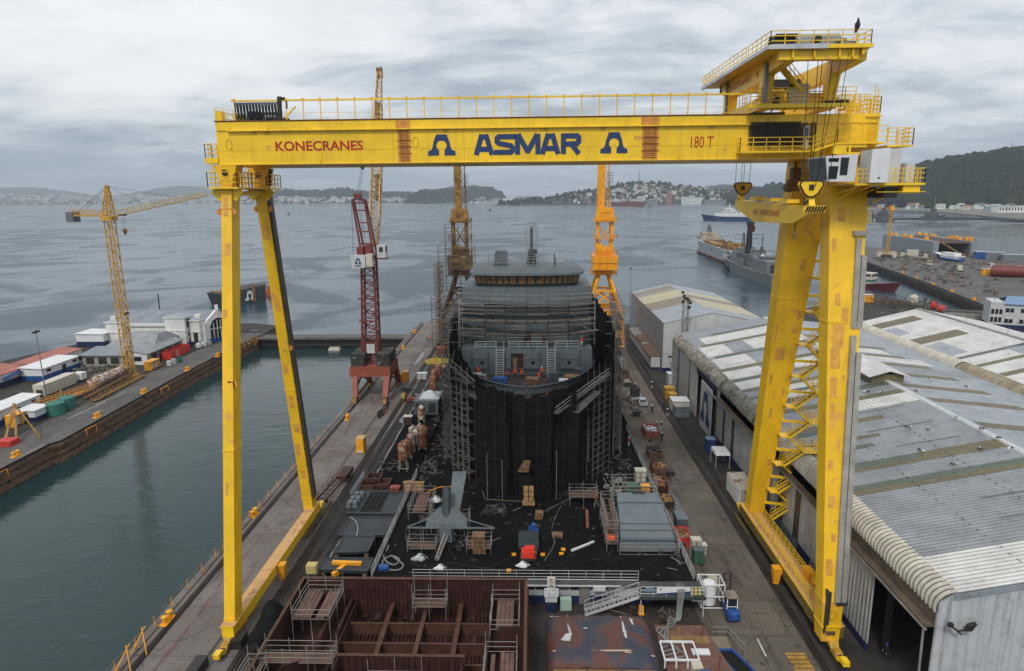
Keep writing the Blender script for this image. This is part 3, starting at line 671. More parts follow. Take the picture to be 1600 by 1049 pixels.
b=MB();x,y,z,w,d=at3(.0,0);b.hexa([(x-.75,57.9,1.0),(x+.95,57.9,1.0),(x+.95,59.5,1.0),(x-.75,59.5,1.0)],[(x-w/2-.03,y-d/2-.02,5.4),(x+w/2+.03,y-d/2-.02,5.4),(x+w/2+.03,y+d/2,5.4),(x-w/2-.03,y+d/2,5.4)])
b.cbox((x+.05,58.65,2.6),(1.95,1.9,.15));lf=b.build('leg_foot',YLEG,legR1)
b=MB();b.box(x-.35,x+.5,57.78,57.88,1.75,2.15);b.build('name_plate',M('plate_brown',(.10,.07,.04),.5),lf)
for i in(0,):
    pts=[Vector((x+.1+.33*math.cos(a),58.0-.18,3.9+.5*math.sin(a)))for a in[2*math.pi*k/14 for k in range(15)]]
    b=MB();b.path(pts,.03,4);b.build('manhole_rim',M('ochre_weld',(.36,.20,.02)),lf)
b=MB()  # big rigid corner under the girder
b.hexa([(29.1,66.9,45.2),(33.2,66.9,45.2),(33.2,76,45.2),(28.6,76,45.2)],[(28.4,67.6,47.26),(33.6,67.6,47.26),(33.6,75.7,47.26),(28.4,75.7,47.26)]);b.build('leg_head',YLEG,gc)
b=MB()
for k,(t0,t1)in enumerate(((.0,.63),(.645,.86))):
    for j,dx in((0,-.30),(1,.28)):
        a=at3(t0,0);c=at3(t1-(.04 if j else 0),0);b.beam((a[0]+a[3]/2-.35+dx,a[1]-.95,a[2]),(c[0]+c[3]/2-.42+dx,c[1]-1.25,c[2]),.5,.35,(0,1,0))
a=at3(.875,0);b.box(a[0]+a[3]/2-1.3,a[0]+a[3]/2+.15,a[1]-1.5,a[1]-.9,a[2]-.3,a[2]+.15);b.build('cable_trunking',TRUNK,legR1)
b=MB();b.box(28.28,28.5,57.7,59.4,2.0,6.6);b.box(29.3,30.35,57.7,57.85,5.0,5.55);b.box(28.5,28.7,57.6,57.75,3,6.5);b.build('electrical_panel',M('panel_dark',(.045,.042,.035),.5,var=.3),legR1)
b=MB();a=at3(.985,0)
for(p,q)in(((29.9,66.6,43.2),(30.8,64.6,44.6)),((33.2,66.4,43),(34.6,64.6,44.6)),((31,66.6,43.6),(31,64.6,44.6))):b.beam(p,q,.22)
b.each('platform_bracket',YLEG,legR1)
def patches(lg,at,lst):
    b=MB()
    for t0,t1,u0,u1 in lst:
        p=[]
        for t in(t0,t1):x,y,z,w,d=at(t,0);p+=[(x-w/2+w*u0,y-d/2-.012,z),(x-w/2+w*u1,y-d/2-.012,z)]
        b.slab([p[0],p[1],p[3],p[2]],(0,.01,0))
    b.each('repaint_patch',PATCH,lg)
patches(legR1,at3,((.90,.935,.22,.42),(.83,.86,.08,.2),(.70,.73,.2,.36),(.66,.695,.42,.62),(.60,.66,.15,.5),(.55,.60,.1,.42),(.52,.535,.5,.6),(.48,.53,.12,.34),(.43,.47,.12,.3),(.36,.385,.4,.52),(.31,.335,.1,.3),(.22,.25,.15,.4),(.14,.16,.3,.5),(.06,.1,.1,.4)))
patches(legR2,at4,((.90,.93,.3,.44),(.74,.77,.55,.72),(.55,.6,.05,.14),(.50,.535,.2,.55),(.43,.46,.1,.22),(.40,.42,.7,.82),(.33,.36,.3,.42),(.18,.2,.6,.8)))
patches(legL1,at1,((.93,.975,.2,.7),(.84,.87,.3,.9),(.70,.72,.1,.5),(.30,.33,.2,.5)))
patches(legL2,at2,((.86,.90,.1,.8),(.66,.69,.3,.8),(.47,.5,.1,.6),(.36,.40,.2,.7),(.28,.31,.3,.9),(.2,.24,.1,.6),(.12,.15,.3,.8)))
# sill beams and bogies
b=MB();b.box(-31.1,-29.9,57.6,85.2,.95,2.15);b.box(-31.2,-29.8,57.5,85.3,2.15,2.21);sb=b.build('sill_beam',YEL,gc)
b=MB();b.box(-31.18,-29.82,57.55,85.2,2.212,2.235);b.build('faded_top',YFADE,sb)
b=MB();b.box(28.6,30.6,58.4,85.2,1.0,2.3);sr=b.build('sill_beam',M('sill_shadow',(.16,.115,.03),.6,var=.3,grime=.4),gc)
b=MB();b.box(28.55,30.65,58.3,85.1,2.302,2.36);b.build('faded_top',YFADE,sr)
b=MB();b.box(28.54,28.6,58.3,85,2.24,2.45);b.build('edge_strip',YEL,sr)
b=MB();b.rail([(29.1,81.5,2.36),(29.1,62.8,2.36)],1.2,.045,1.3,2);b.rail([(30.4,81.5,2.36),(30.4,62.8,2.36)],1.2,.045,1.3,2);b.rail([(29.1,62.8,2.36),(30.4,62.8,2.36)],1.2,.045,.65,2)
for k in range(5):b.path([Vector((30.7+.4*math.cos(a),62.3+.4*math.sin(a),1.0+k*.7))for a in[i*math.pi/5-.5 for i in range(7)]],.04,4)
for k in range(4):b.tube((30.7+.4*math.cos(k*1.1),62.3+.4*math.sin(k*1.1),1),(30.7+.4*math.cos(k*1.1),62.3+.4*math.sin(k*1.1),3.8),.035,4)
b.build('walkway_railing',YEL,sr)
def bogie(x,y,sgn,big=True):
    b=MB();b.hexa([(x-.4,y-.9,.55),(x+.4,y-.9,.55),(x+.4,y+.9,.55),(x-.4,y+.9,.55)],[(x-.45,y-.5,1.1),(x+.45,y-.5,1.1),(x+.45,y+.5,1.1),(x-.45,y+.5,1.1)])
    for k in(-1.3,1.3):
        b.hexa([(x-.36,y+k-.75,.25),(x+.36,y+k-.75,.25),(x+.36,y+k+.75,.25),(x-.36,y+k+.75,.25)],[(x-.36,y+k-.35,.8),(x+.36,y+k-.35,.8),(x+.36,y+k+.35,.8),(x-.36,y+k+.35,.8)])
    o=b.build('bogie',M('bogie_yellow',(.50,.29,.03),.6,var=.35,grime=.5),gc)
    b=MB()
    for k in(-1.85,-.8,.8,1.85):
        b.lathe((x,y+k,.38),[(.28,-.2),(.28,.2)],10,'X')
    b.each('wheel',DKST,o)
    if big:
        b=MB();b.hexa([(x-.35,y+sgn*1.9-.4,.3),(x+.35,y+sgn*1.9-.4,.3),(x+.35,y+sgn*1.9+.4,.3),(x-.35,y+sgn*1.9+.4,.3)],[(x-.3,y+sgn*2.6-.3,.9),(x+.3,y+sgn*2.6-.3,.9),(x+.3,y+sgn*2.6+.3,.9),(x-.3,y+sgn*2.6+.3,.9)]);b.box(x-.3,x+.3,y+sgn*2.9-.4,y+sgn*2.9+.4,.5,1.0);b.build('buffer',YEL,o)
for x in(-30.5,29.4):
    bogie(x,58.2,-1);bogie(x,84.6,1);bogie(x,61.9,-1,False);bogie(x,80.8,1,False)
    b=MB();yy=69.5;xx=x+(1.05 if x<0 else-1.35);b.hexa([(xx-.3,yy-.35,.3),(xx+.3,yy-.35,.3),(xx+.3,yy+.35,.3),(xx-.3,yy+.35,.3)],[(xx-.45,yy-.5,2.0),(xx+.45,yy-.5,2.0),(xx+.45,yy+.5,2.0),(xx-.45,yy+.5,2.0)]);b.box(min(x,xx),max(x,xx),yy-.4,yy+.4,1.3,1.9);b.lathe((xx,yy-.1,.05),[(.35,0),(.35,.1),(.12,.14)],10);b.build('storm_anchor',ORA,gc)
b=MB();b.box(-30.1,-29.0,57.0,58.6,.05,1.0);b.box(-32.3,-31.2,52.6,54.8,.02,1.1);b.each('drive_cabinet',DKST,gc)
b=MB()
for x,y0,y1 in((-29.6,79,89.5),(28.3,80,86)):
    for i in range(int((y1-y0)/.4)):b.box(x-.2,x+.2,y0+i*.4,y0+i*.4+.22,.1,.42)
b.build('cable_chain',M('chain_olive',(.10,.085,.03),.6,var=.4),gc)
# cable reel
b=MB()
for k in range(18):
    a=2*math.pi*k/18;b.tube((31.2,66.5,2.6),(31.2,66.5+1.9*math.cos(a),2.6+1.9*math.sin(a)),.03,4)
for r in(1.9,1.2,.5):
    b.path([Vector((31.2,66.5+r*math.cos(a),2.6+r*math.sin(a)))for a in[2*math.pi*k/28 for k in range(29)]],.05,4)
b.build('cable_reel',STEEL,gc)
b=MB();b.box(30.0,30.9,65.8,67.4,2.36,3.5);b.lathe((30.6,65.2,2.8),[(.3,-.5),(.3,.5)],8,'Y');b.build('reel_motor',ORA,gc)
# zig-zag stair beside the far rigid leg
b=MB();treads=MB();z=2.4;side=1;n=10;dz=4.05
def sx(z):a=at4((z-1.4)/45.9,0);return a[0]+a[3]/2,a[1]-a[4]/2
for k in range(n):
    z0,z1=2.4+k*dz,2.4+(k+1)*dz
    x0,y0=sx(z0);x1,y1=sx(z1);zm=(z0+z1)/2;xm_,ym=sx(zm)
    A=Vector((x0+.35,y0-1.1,z0));Bm=Vector((xm_+2.6,ym-1.1,zm));Cc=Vector((x1+.35,y1-1.1,z1))
    b.cbox(Bm+Vector((.7,-.3,-.08)),(1.7,1.9,.1));b.rail([Bm+Vector((-.1,-1.2,0)),Bm+Vector((1.5,-1.2,0)),Bm+Vector((1.5,.6,0)),Bm+Vector((-.1,.6,0))],1.15,.04,.6,2)
    b.cbox(Cc+Vector((-.2,.1,-.08)),(1.2,1.6,.1));b.beam((x1-.1,y1-.2,z1-.2),(x1+.9,y1-1.2,z1-.2),.25,.35);b.beam((xm_-.2,ym-.1,zm-.3),Bm+Vector((.6,0,-.3)),.25,.3)
    for P,Q,off in((A,Bm,-.0),(Bm,Cc,.75)):
        for o in(-.38,.38):
            v=Vector((0,off+o-.6,0));b.beam(P+v,Q+v,.06,.26)
            b.tube(P+v+Vector((0,0,1.05)),Q+v+Vector((0,0,1.05)),.032,4);b.tube(P+v+Vector((0,0,.55)),Q+v+Vector((0,0,.55)),.028,4)
            for i in range(5):c=P.lerp(Q,i/4)+v;b.tube(c,c+Vector((0,0,1.05)),.028,4)
        for i in range(1,10):c=P.lerp(Q,i/10)+Vector((0,off-.6,0));treads.cbox(c,(.24,.72,.04))
zst=b.build('access_stair',YEL,gc);treads.build('stair_tread',M('tread_grey',(.12,.10,.07),.6),zst)
# operator cabin, machinery house and their platform at the head of the near rigid leg
b=MB();fx0,fx1=26.65,29.4
b.hexa([(26.95,62.4,45.0),(29.35,62.4,44.95),(29.35,65.4,44.95),(26.55,65.4,45.0)],[(26.55,62.2,47.25),(29.4,62.2,47.4),(29.4,65.6,47.4),(26.3,65.6,47.25)]);cabn=b.build('operator_cabin',WHTC,gc)
b=MB();yy=62.16
def front(x0,x1,z0,z1):b.hexa([(x0,yy+.16-.02*0,z0),(x1,yy+.16,z0),(x1,yy+.3,z0),(x0,yy+.3,z0)],[(x0-.1*(z1-z0)/2.2,yy,z1),(x1,yy,z1),(x1,yy+.2,z1),(x0-.1*(z1-z0)/2.2,yy+.2,z1)])
front(26.95,27.7,45.25,46.35);front(26.82,27.7,46.45,47.05);front(27.95,28.6,45.55,47.1)
b.hexa([(26.72,62.5,45.15),(26.9,62.5,45.15),(26.7,65.2,45.15),(26.5,65.2,45.15)],[(26.42,62.4,47.1),(26.6,62.4,47.1),(26.4,65.3,47.1),(26.22,65.3,47.1)]);b.build('window',GLS,cabn)
b=MB();b.box(29.42,35.7,62.4,67,44.62,44.82);b.box(33.9,35.4,62.6,64,43.9,44.6);b.rail([(29.5,62.45,44.82),(30.6,62.45,44.82)],1.25,.045,.55,2);b.rail([(32.3,62.45,44.82),(35.65,62.45,44.82),(35.65,66.9,44.82)],1.3,.045,.7,2)
for x in(29.8,31,32.2,33.2):b.beam((x,62.5,44.6),(x,66.5,43.9),.15)
b.box(31.5,35.9,62.5,62.6,44.0,44.06);b.build('cabin_platform',YEL,gc)
b=MB();b.hexa([(30.45,61.9,44.86),(32.05,61.9,44.86),(32.05,64,44.86),(30.45,64,44.86)],[(30.45,61.9,47.75),(32.05,61.9,47.9),(32.05,64,47.9),(30.45,64,47.75)]);eh=b.build('electrical_cabinet',WHTC,gc)
b=MB();b.box(31.15,31.3,61.84,61.9,45.2,45.35);b.build('lock',DKST,eh)
b=MB();b.box(32.1,34.3,64.2,66.6,44.86,47.9);mh=b.build('machinery_house',WHT,gc)
b=MB();b.box(32.35,32.95,64.12,64.2,46.3,47.5);b.build('window',GLS,mh)
b=MB();b.box(34.5,35.3,63.6,65,44.86,46.6);b.box(29.55,30.2,64,64.8,45.6,47.4);ac=b.build('air_conditioner',WHT,gc)
b=MB();b.lathe((29.85,63.98,46.0),[(.22,-.03),(.22,.03)],10,'Y');b.lathe((29.85,63.98,45.4),[(.22,-.03),(.22,.03)],10,'Y');b.build('fan',DKST,ac)
b=MB();b.beam((31.3,63.4,44.5),(33.6,63.4,43.6),.1);b.box(32.4,33.6,63,66,43.5,44.5);b.each('underslung_gear',DKST,gc)
# upper right walkway along the girder end
b=MB();b.box(28.9,33.4,65.6,67.35,48.5,48.66);b.box(33.6,36.0,65.6,68.5,48.2,48.36);b.beam((26.7,66,47.9),(28.9,66,48.58),.9,.16)
b.rail([(28.9,65.65,48.66),(33.5,65.65,48.66)],1.5,.045,1.2,2);b.rail([(26.7,65.65,48),(28.9,65.65,48.66)],1.3,.045,1.1,2);b.rail([(33.6,65.65,48.36),(35.95,65.65,48.36),(35.95,68.4,48.36)],1.55,.05,.8,3)
b.box(28.6,29.9,65.7,66.6,47.6,48.5);b.box(30.1,30.3,65.7,66.6,47.5,48.5);b.box(29.0,31.8,65.75,65.85,48.2,48.5);b.box(29.0,31.2,65.75,65.85,47.5,47.75)
b.box(30.0,30.65,65.6,65.7,49.75,50.0);b.build('girder_walkway',YEL,gc)
b=MB()
for x in(30.35,32.0):
    b.lathe((x,GY0-.02,50.75),[(.34,-.06),(.34,.02)],14,'Y')
rr=b.build('bearing_rim',YEL,girder)
b=MB()
for x in(30.35,32.0):b.lathe((x,GY0-.09,50.75),[(.19,-.02),(.19,.02)],12,'Y')
b.each('bearing_hole',DKST,rr)
b=MB()
for x in(32.6,33.35):b.tube((x,GY0-.15,48.7),(x,GY0-.15,52.6),.045,4)
for i in range(13):b.tube((32.6,GY0-.15,48.8+i*.3),(33.35,GY0-.15,48.8+i*.3),.03,4)
b.rail([(29.6,67.6,GZ1+.05),(33.6,67.6,GZ1+.05),(33.6,75,GZ1+.05)],1.5,.05,.7,3);b.rail([(30.2,69,GZ1+.05),(33.2,69,GZ1+.05)],1.9,.05,.5,3);b.rail([(30.6,70.5,GZ1),(33.2,70.5,GZ1)],1.3,.05,.5,3);b.box(30.8,31.3,68,68.4,GZ1,GZ1+1.2)
b.box(32.2,33.6,67.2,67.5,GZ1-.35,GZ1-.2);b.tube((33.0,67.6,GZ1),(33.0,67.6,GZ1+2.7),.05,4);b.tube((33.3,67.6,GZ1),(33.3,67.6,GZ1+2.2),.05,4);b.build('end_ladder',YEL,gc)
b=MB();b.box(26.3,26.75,66.9,67.2,48.2,50.3);fr=b.build('white_frame',WHTC,gc)
b=MB();b.box(26.38,26.68,66.85,66.9,49,50.2);b.build('window',GLS,fr)

# ------------------------------------------------------------------ trolley on the girder
tr=T('crane_trolley','yellow hoist trolley with cantilevered machine deck riding on top of the great girder','hoist trolley',(25,71,GZ1))
TX0,TX1=22.1,28.1
b=MB()
for x in(TX0,TX1):b.box(x-.55,x+.55,65.9,78.4,51.75,52.75)
for y in(66.6,77.2):b.box(TX0,TX1,y-.45,y+.45,51.8,52.7)
b.box(20.6,30.3,65.7,66.9,52.0,52.14);b.box(20.5,30.4,65.55,65.7,51.85,52.2)
for i in range(9):b.beam((20.9+i*1.1,65.75,52),(20.6+i*1.1,66.6,51.6),.1)
b.build('chassis',YEL,tr)
b=MB();b.rail([(20.6,65.75,52.14),(30.3,65.75,52.14)],1.5,.045,.95,3);b.rail([(20.6,66.8,52.14),(20.6,68.2,52.14)],1.6,.045,.6,3);b.build('chassis_railing',YEL,tr)
for(x,y,xo,yo)in((TX0,77.3,0,.0),(TX0,66.5,.25,-.5),(TX1,66.5,.45,-.6),(TX1,77.3,.2,0)):
    b=MB();b.hexa([(x-.48,y-.5,52.7),(x+.48,y-.5,52.7),(x+.48,y+.5,52.7),(x-.48,y+.5,52.7)],[(x-.48,y+yo-.6,55.3),(x+.55,y+yo-.6,55.3),(x+.55,y+yo+.5,55.3),(x-.48,y+yo+.5,55.3)]);b.cbox((x,y,52.68),(1.5,1.5,.12));b.build('leg',YEL,tr)
for x in(TX0+.05,TX1+.05):
    b=MB();prof=[(60.7,55.05),(62.6,54.9),(65.4,54.75+.0),(66.6,54.3),(77.8,54.3),(80.6,55.35),(80.6,56.0),(60.7,56.0)]
    b.slab([(x-.45,y,z)for y,z in prof],(.9,0,0));sbm=b.build('side_beam',YEL,tr)
    if x<25:
        text('lettering','KONECRANES',(x-.46,78.0,54.85),(0,-1,0),(0,0,1),8.6,.62,REDL,sbm,0)
        b=MB();omega(b,(x-.46,67.6,54.95),(0,-1,0),(0,0,1),.6,.5,.02);b.build('emblem',REDL,sbm)
b=MB();b.box(TX0-1.0,TX1-.3,60.4,61.0,55.1,55.96);b.box(TX0-.4,TX1+.5,79.9,80.7,55.2,56.0)
for x in(22.6,24.4,26.5,27.6):b.box(x-.5,x-.38,60.1,60.41,55.2,55.98)
b.each('cross_beam',YEL,tr)
b=MB();b.box(20.2,28.6,60.0,66.2,56.0,56.15);b.box(25.0,28.7,59.9,60.05,55.9,56.22);b.hexa([(27.9,60.1,55.4),(28.0,60.1,55.4),(28.0,65,55.4),(27.9,65,55.4)],[(27.9,60.1,55.98),(28.6,60.1,55.98),(28.6,65,55.98),(27.9,65,55.98)])
b.box(20.0,22.5,66.2,81.5,56.0,56.12);b.box(20.0,28.6,78.6,82,56.01,56.13);pl=b.build('machine_deck',YEL,tr)
b=MB();b.box(20.16,24.98,59.9,59.99,55.88,56.26);b.box(19.9,20.16,59.9,82,55.88,56.2);b.build('grey_toe_board',M('toe_board',(.50,.51,.52),.4,metal=.4),pl)
b=MB();b.rail([(20.2,66,56.15),(20.2,60.1,56.15),(28.55,60.1,56.15),(28.55,66,56.15)],1.2,.045,1.25,2);b.rail([(20.1,82,56.12),(20.1,66.2,56.12)],1.2,.045,1.3,2);b.rail([(20.1,81.9,56.12),(28.5,81.9,56.12)],1.2,.045,1.3,2);b.build('deck_railing',YEL,tr)
b=MB();b.lathe((24.9,62.2,56.8),[(.15,-2.2),(.7,-2.1),(.7,1.8),(.5,1.9)],14,'X');b.hexa([(22.4,61.2,56.15),(26.4,61.2,56.15),(26.4,63.3,56.15),(22.4,63.3,56.15)],[(23.0,61.4,57.0),(25.7,61.4,57.0),(25.7,63.1,57.0),(23.0,63.1,57.0)]);b.box(26.5,27.9,61.2,62,56.15,56.7);b.each('hoist_drum',M('machine_grey',(.20,.22,.23),.5,metal=.2,var=.2),tr)
b=MB();b.lathe((21.6,61.8,56.75),[(.5,-.9),(.55,.7),(.3,.9)],12,'X');b.box(21.0,22.8,61,63,57.2,57.32);b.lathe((26.7,61.9,56.65),[(.42,-.4),(.42,.5)],12,'X');b.lathe((24.5,61.2,56.85),[(.3,-.3),(.3,.3)],10,'Y');b.each('hoist_motor',DKST,tr)
b=MB();b.beam((23.0,65.2,55.4),(26.4,66.5,52.4),.5,.35);b.beam((22.2,70,55.2),(23.6,66.8,53.0),.4,.35);b.beam((22.6,66.2,52.2),(24.2,66.2,53.6),.5,.3)
for i in range(8):
    c=Vector((23.0,65.2,55.7)).lerp(Vector((26.4,66.5,52.7)),i/7);b.tube(c,c+Vector((0,0,1.0)),.03,4);b.tube(c+Vector((0,.8,0)),c+Vector((0,.8,1.0)),.03,4)
for o in(0,.8):
    for h in(.5,1.0):b.tube(Vector((23.0,65.2+o,55.7+h)),Vector((26.4,66.5+o,52.7+h)),.035,4)
b.build('stair',YEL,tr)
b=MB();b.box(21.5,21.75,64.6,65.2,52.2,55.7);b.box(TX0-.62,TX0-.45,76.9,77.6,52.7,56);b.box(22.4,25.2,65.9,66.4,53.6,54.4);b.each('cable_duct',M('duct_grey',(.16,.16,.165),.5,metal=.3),tr)
b=MB();b.box(24.2,26.0,65.9,66.6,52.2,54.0);b.box(23.9,24.2,66,66.5,53.6,53.8);b.build('cream_cabinet',CREAM,tr)
b=MB();b.box(22.2,23.8,66.0,67.5,52.2,53.4);b.box(26.2,28,66.3,67.6,52.2,53.2);b.each('travel_drive',ORA,tr)
b=MB();b.lathe((22.9,65.9,52.6),[(.42,-.1),(.42,.1)],12,'Y');b.lathe((28.6,66.2,52.3),[(.35,-1.2),(.35,1.2)],10,'X');b.tube((21,66.2,51.4),(24,66.2,51.4),.12,6);b.each('cable_drum',DKST,tr)
b=MB();HF=Vector((25.0,61.4,44.7));HR=Vector((25.2,81.6,44.9))
for dx in(-.95,-.2,.12,.85):b.tube(HF+Vector((dx*.7,0,.2)),(HF.x+dx*1.15,61.3,55.4),.032,4)
for dx in(-.9,-.15,.15,.9):b.tube(HR+Vector((dx*.9,0,.2)),(HR.x+dx*1.1,81.3,55.6),.032,4)
b.tube((26.4,61.0,44.5),(26.9,60.4,55.6),.03,4);b.tube((25.3,61.0,44.5),(26.5,60.6,56),.028,4)
b.each('hoist_rope',BLK,tr)
# hook blocks and spreader beam
def hookblock(P,label,shade):
    o=T('hook_block',label,'hook block',(P.x,P.y,P.z-1.6));x,y,z=P
    pr_=[(-.55,-.75),(-1.0,.0),(-.92,.28),(-.6,.36),(.6,.36),(.92,.28),(1.0,0),(.55,-.75),(.2,-1.0),(-.2,-1.0)]
    b=MB();b.slab([(x+u,y-.35,z+v)for u,v in pr_],(0,.7,0));bd=b.build('sheave_housing',YEL if shade else M('ochre_block',(.42,.24,.02),.5,var=.2),o)
    b=MB();pts=[Vector((x+u*1.04,y-.36,z+v*1.04))for u,v in pr_];b.path(pts+[pts[0]],.07,5);b.build('black_edge',BLK,bd)
    b=MB();b.box(x-.22,x+.22,y-.42,y-.35,z-.45,z+.05);b.tube((x,y,z-.95),(x,y,z-1.5),.12,8);b.each('swivel',DKST,bd)
    b=MB();b.path([Vector((x+.35*math.cos(a),y,z-1.75+.35*math.sin(a)))for a in[math.pi*.5+i*.5 for i in range(10)]],.13,6);b.build('hook',DKST,o)
hookblock(HF,'bright yellow hook block with black edging hanging in front of the girder',1)
hookblock(HR,'darker ochre hook block hanging behind the girder, at the rear end of the lifting beam',0)
lb=T('lifting_beam','long yellow lifting beam with red lettering and striped end slung under the hook blocks','lifting beam',(25.1,71.5,41.5))
YA,YB=60.6,82.4
b=MB();prof=[(YA,42.75),(YA,42.2),(YA+3.6,41.2),(YB-7.2,40.9),(YB,42.35),(YB,43.3)]
b.slab([(24.75,y,z)for y,z in prof],(.8,0,0));
for y,h in((YA+.9,43.9),(YB-.7,44.2)):b.hexa([(24.9,y-.7,42.7),(25.4,y-.7,42.7),(25.4,y+.7,42.7),(24.9,y+.7,42.7)],[(24.9,y-.25,h-.3),(25.4,y-.25,h-.3),(25.4,y+.25,h-.3),(24.9,y+.25,h-.3)])
for y in(66.5,71,75.5):b.box(24.55,25.75,y-1.1,y+1.1,42.9+.025*(y-60),43.25+.025*(y-60))
lbm=b.build('beam',YEL,lb)
text('lettering','190 t   KONECRANES',(24.74,75.6,41.75),(0,-1,0),(0,.03,1),8.0,.55,REDL,lbm,0)
b=MB()
for i in range(7):
    x=24.3+i*.25;b.hexa([(x,YA-.3,42.35),(x+.14,YA-.3,42.35),(x+.14,YA-.12,42.35),(x,YA-.12,42.35)],[(x+.2,YA-.3,42.85),(x+.34,YA-.3,42.85),(x+.34,YA-.12,42.85),(x+.2,YA-.12,42.85)])
b.build('hazard_stripe',BLK,lbm)
b=MB();b.box(24.2,26.1,YA-.2,YA-.05,42.3,42.9);b.build('end_plate',YEL,lbm)
for y in(64.5,76.5):
    b=MB();b.tube((25.15,y,41.2),(25.15,y,40.3),.09,6);b.lathe((25.15,y,39.7),[(.05,0),(.22,.15),(.22,.6),(.08,.8)],8);b.build('shackle',OCH,lb)
b=MB();b.box(27.0,28.2,71.2,72.4,44.2,45.4);b.lathe((27.0,71.6,44.6),[(.5,-.5),(.5,.5)],10,'Y');b.box(27.2,28.0,71.4,72.3,45.4,46.6);b.lathe((27.6,71.3,45.9),[(.4,-.3),(.4,.3)],9,'Y');b.tube((27.6,72,46.6),(27.6,72,47.3),.1,5)
o=b.build('maintenance_hoist',M('dark_ochre_hoist',(.16,.09,.02),.6,var=.4),None,(27.6,72,44));tag(o,'small dark ochre maintenance hoist hanging under the girder beside the rigid leg','hoist')
# ================================================================== OTHER CRANES
# --- yellow tower crane on the left pier
t=T('tower_crane','slim yellow lattice tower crane with grey counterweight standing on the left pier','tower crane',(-101.6,158.5,0))
tx,ty=-101.6,158.5
b=MB();b.lattice((tx,ty,0),(tx,ty,39.2),1.75,1.75,26,.10,.05);b.cbox((tx,ty,0),(3.2,3.2,.5));b.build('mast',ORA if False else M('tower_crane_yellow',(.55,.30,.03),.5,var=.25,rust=.1),t)
TCY=MATS['tower_crane_yellow']
b=MB();b.cbox((tx,ty,39.1),(2.6,2.6,1.1));b.lattice((tx,ty,40.2),(tx+.4,ty,47.3),2.0,.5,7,.11,.06);b.rail([(tx+.7,ty-.5,44.5),(tx+1.6,ty-.5,44.5)],1.4,.05,.6,2);b.build('tower_head',TCY,t)
jd=(W(330,300,138)-Vector((tx,ty,40.8)))
tip=Vector((-70.5,144,45.0));root=Vector((tx+.9,ty-.6,40.6))
b=MB();b.lattice(root,tip,1.3,.8,26,.06,.03,up=(0,0,1),tri=True);b.build('jib',M('jib_pale_yellow',(.50,.36,.13),.5,var=.3),t)
back=Vector((-115.2,165.0,40.2))
b=MB();b.beam((tx-.8,ty+.4,40.2),back,1.1,.35);d=(back-Vector((tx,ty,40))).normalized();n=Vector((-d.y,d.x,0))*.6
b.rail([Vector((tx-1,ty+.4,40.3))+n,back+n+Vector((0,0,.2))],1.2,.05,1.3,2);b.rail([Vector((tx-1,ty+.4,40.3))-n,back-n+Vector((0,0,.2))],1.2,.05,1.3,2);b.build('counter_jib',TCY,t)
b=MB();b.cbox(back+Vector((.2,0,-1.6)),(3.0,1.8,2.5),math.atan2(d.y,d.x));cw=b.build('counterweight',M('concrete_block',(.13,.14,.155),.8,var=.2),t)
b=MB();b.cbox(back+Vector((0,0,.2)),(1.4,1,.8));b.build('winch',TCY,t)
b=MB();top=Vector((tx+.4,ty,47.2));
b.tube(top,root.lerp(tip,.38)+Vector((0,0,.8)),.045,4);b.tube(top,root.lerp(tip,.72)+Vector((0,0,.6)),.045,4);b.tube(top,back+Vector((1,0,.4)),.045,4);b.tube(top+Vector((0,.4,0)),back+Vector((2.4,.3,.4)),.045,4)
hk=root.lerp(tip,.13);b.cbox(hk+Vector((0,0,-.9)),(1.6,.8,.4));b.tube(hk+Vector((-.1,0,-.9)),hk+Vector((-.1,0,-4)),.03,4);b.tube(hk+Vector((.3,0,-.9)),hk+Vector((.3,0,-4)),.03,4);b.each('tie_rope',DKST,t)
b=MB();b.lathe(hk+Vector((.1,0,-5.4)),[(.08,0),(.35,.4),(.5,.9),(.6,1.3),(.1,1.5)],8);b.build('hook_block',OCH,t)

# --- red luffing portal crane
t=T('luffing_crane','dark red luffing portal crane with white emblem counterweight and pale lattice boom','luffing crane',(-35.4,144,0))
c0=Vector((-35.6,144,0))
b=MB()
feet=[(-38.6,137.4),(-32.0,137.4),(-38.6,151),(-31.8,151)]
b.box(-40.2,-31.2,139.6,148.6,5.2,7.4);pb=b.build('portal_frame',REDP,t)
for fx,fy in feet:
    b=MB();y0=140.3 if fy<144 else 147.9;b.beam((fx,fy,1.1),(fx+(-.6 if fx<-35 else.0),y0,5.3),.95,1.1,(1,0,0),1.25,1.3);b.build('portal_leg',REDP,t)
    b=MB();b.hexa([(fx-.4,fy-1.5,.15),(fx+.4,fy-1.5,.15),(fx+.4,fy+1.5,.15),(fx-.4,fy+1.5,.15)],[(fx-.4,fy-.9,.85),(fx+.4,fy-.9,.85),(fx+.4,fy+.9,.85),(fx-.4,fy+.9,.85)]);b.box(fx-.3,fx+.3,fy-.3,fy+.3,.8,1.3);b.build('bogie',OCH,t)
b=MB();b.beam((-32.0,137.4,1.4),(-31.8,151,1.4),.35);b.beam((-38.6,137.4,1.4),(-38.6,151,1.4),.35)
for fx in(-38.9,-31.9):b.beam((fx,138.6,2.2),(fx,147,5),.3);b.beam((fx,149.6,2.2),(fx,141,5),.3)
b.each('portal_brace',RED,t)
b=MB();b.box(-39.9,-36.9,140.2,147.5,7.45,10.2);b.box(-34.2,-31.4,140.2,147.5,7.45,10.2);b.each('ballast_crate',M('mossy_ballast',(.035,.037,.028),.9,var=.6,scale=2.2,rust=.3,rustcol=(.22,.21,.19),rustscale=.9),t)
b=MB();mx0=-36.2
b.lattice((-36.2,144,7.4),(-35.6,144,30.4),3.4,2.7,14,.20,.085);b.box(-38,-34,142.2,145.8,7.4,7.6)
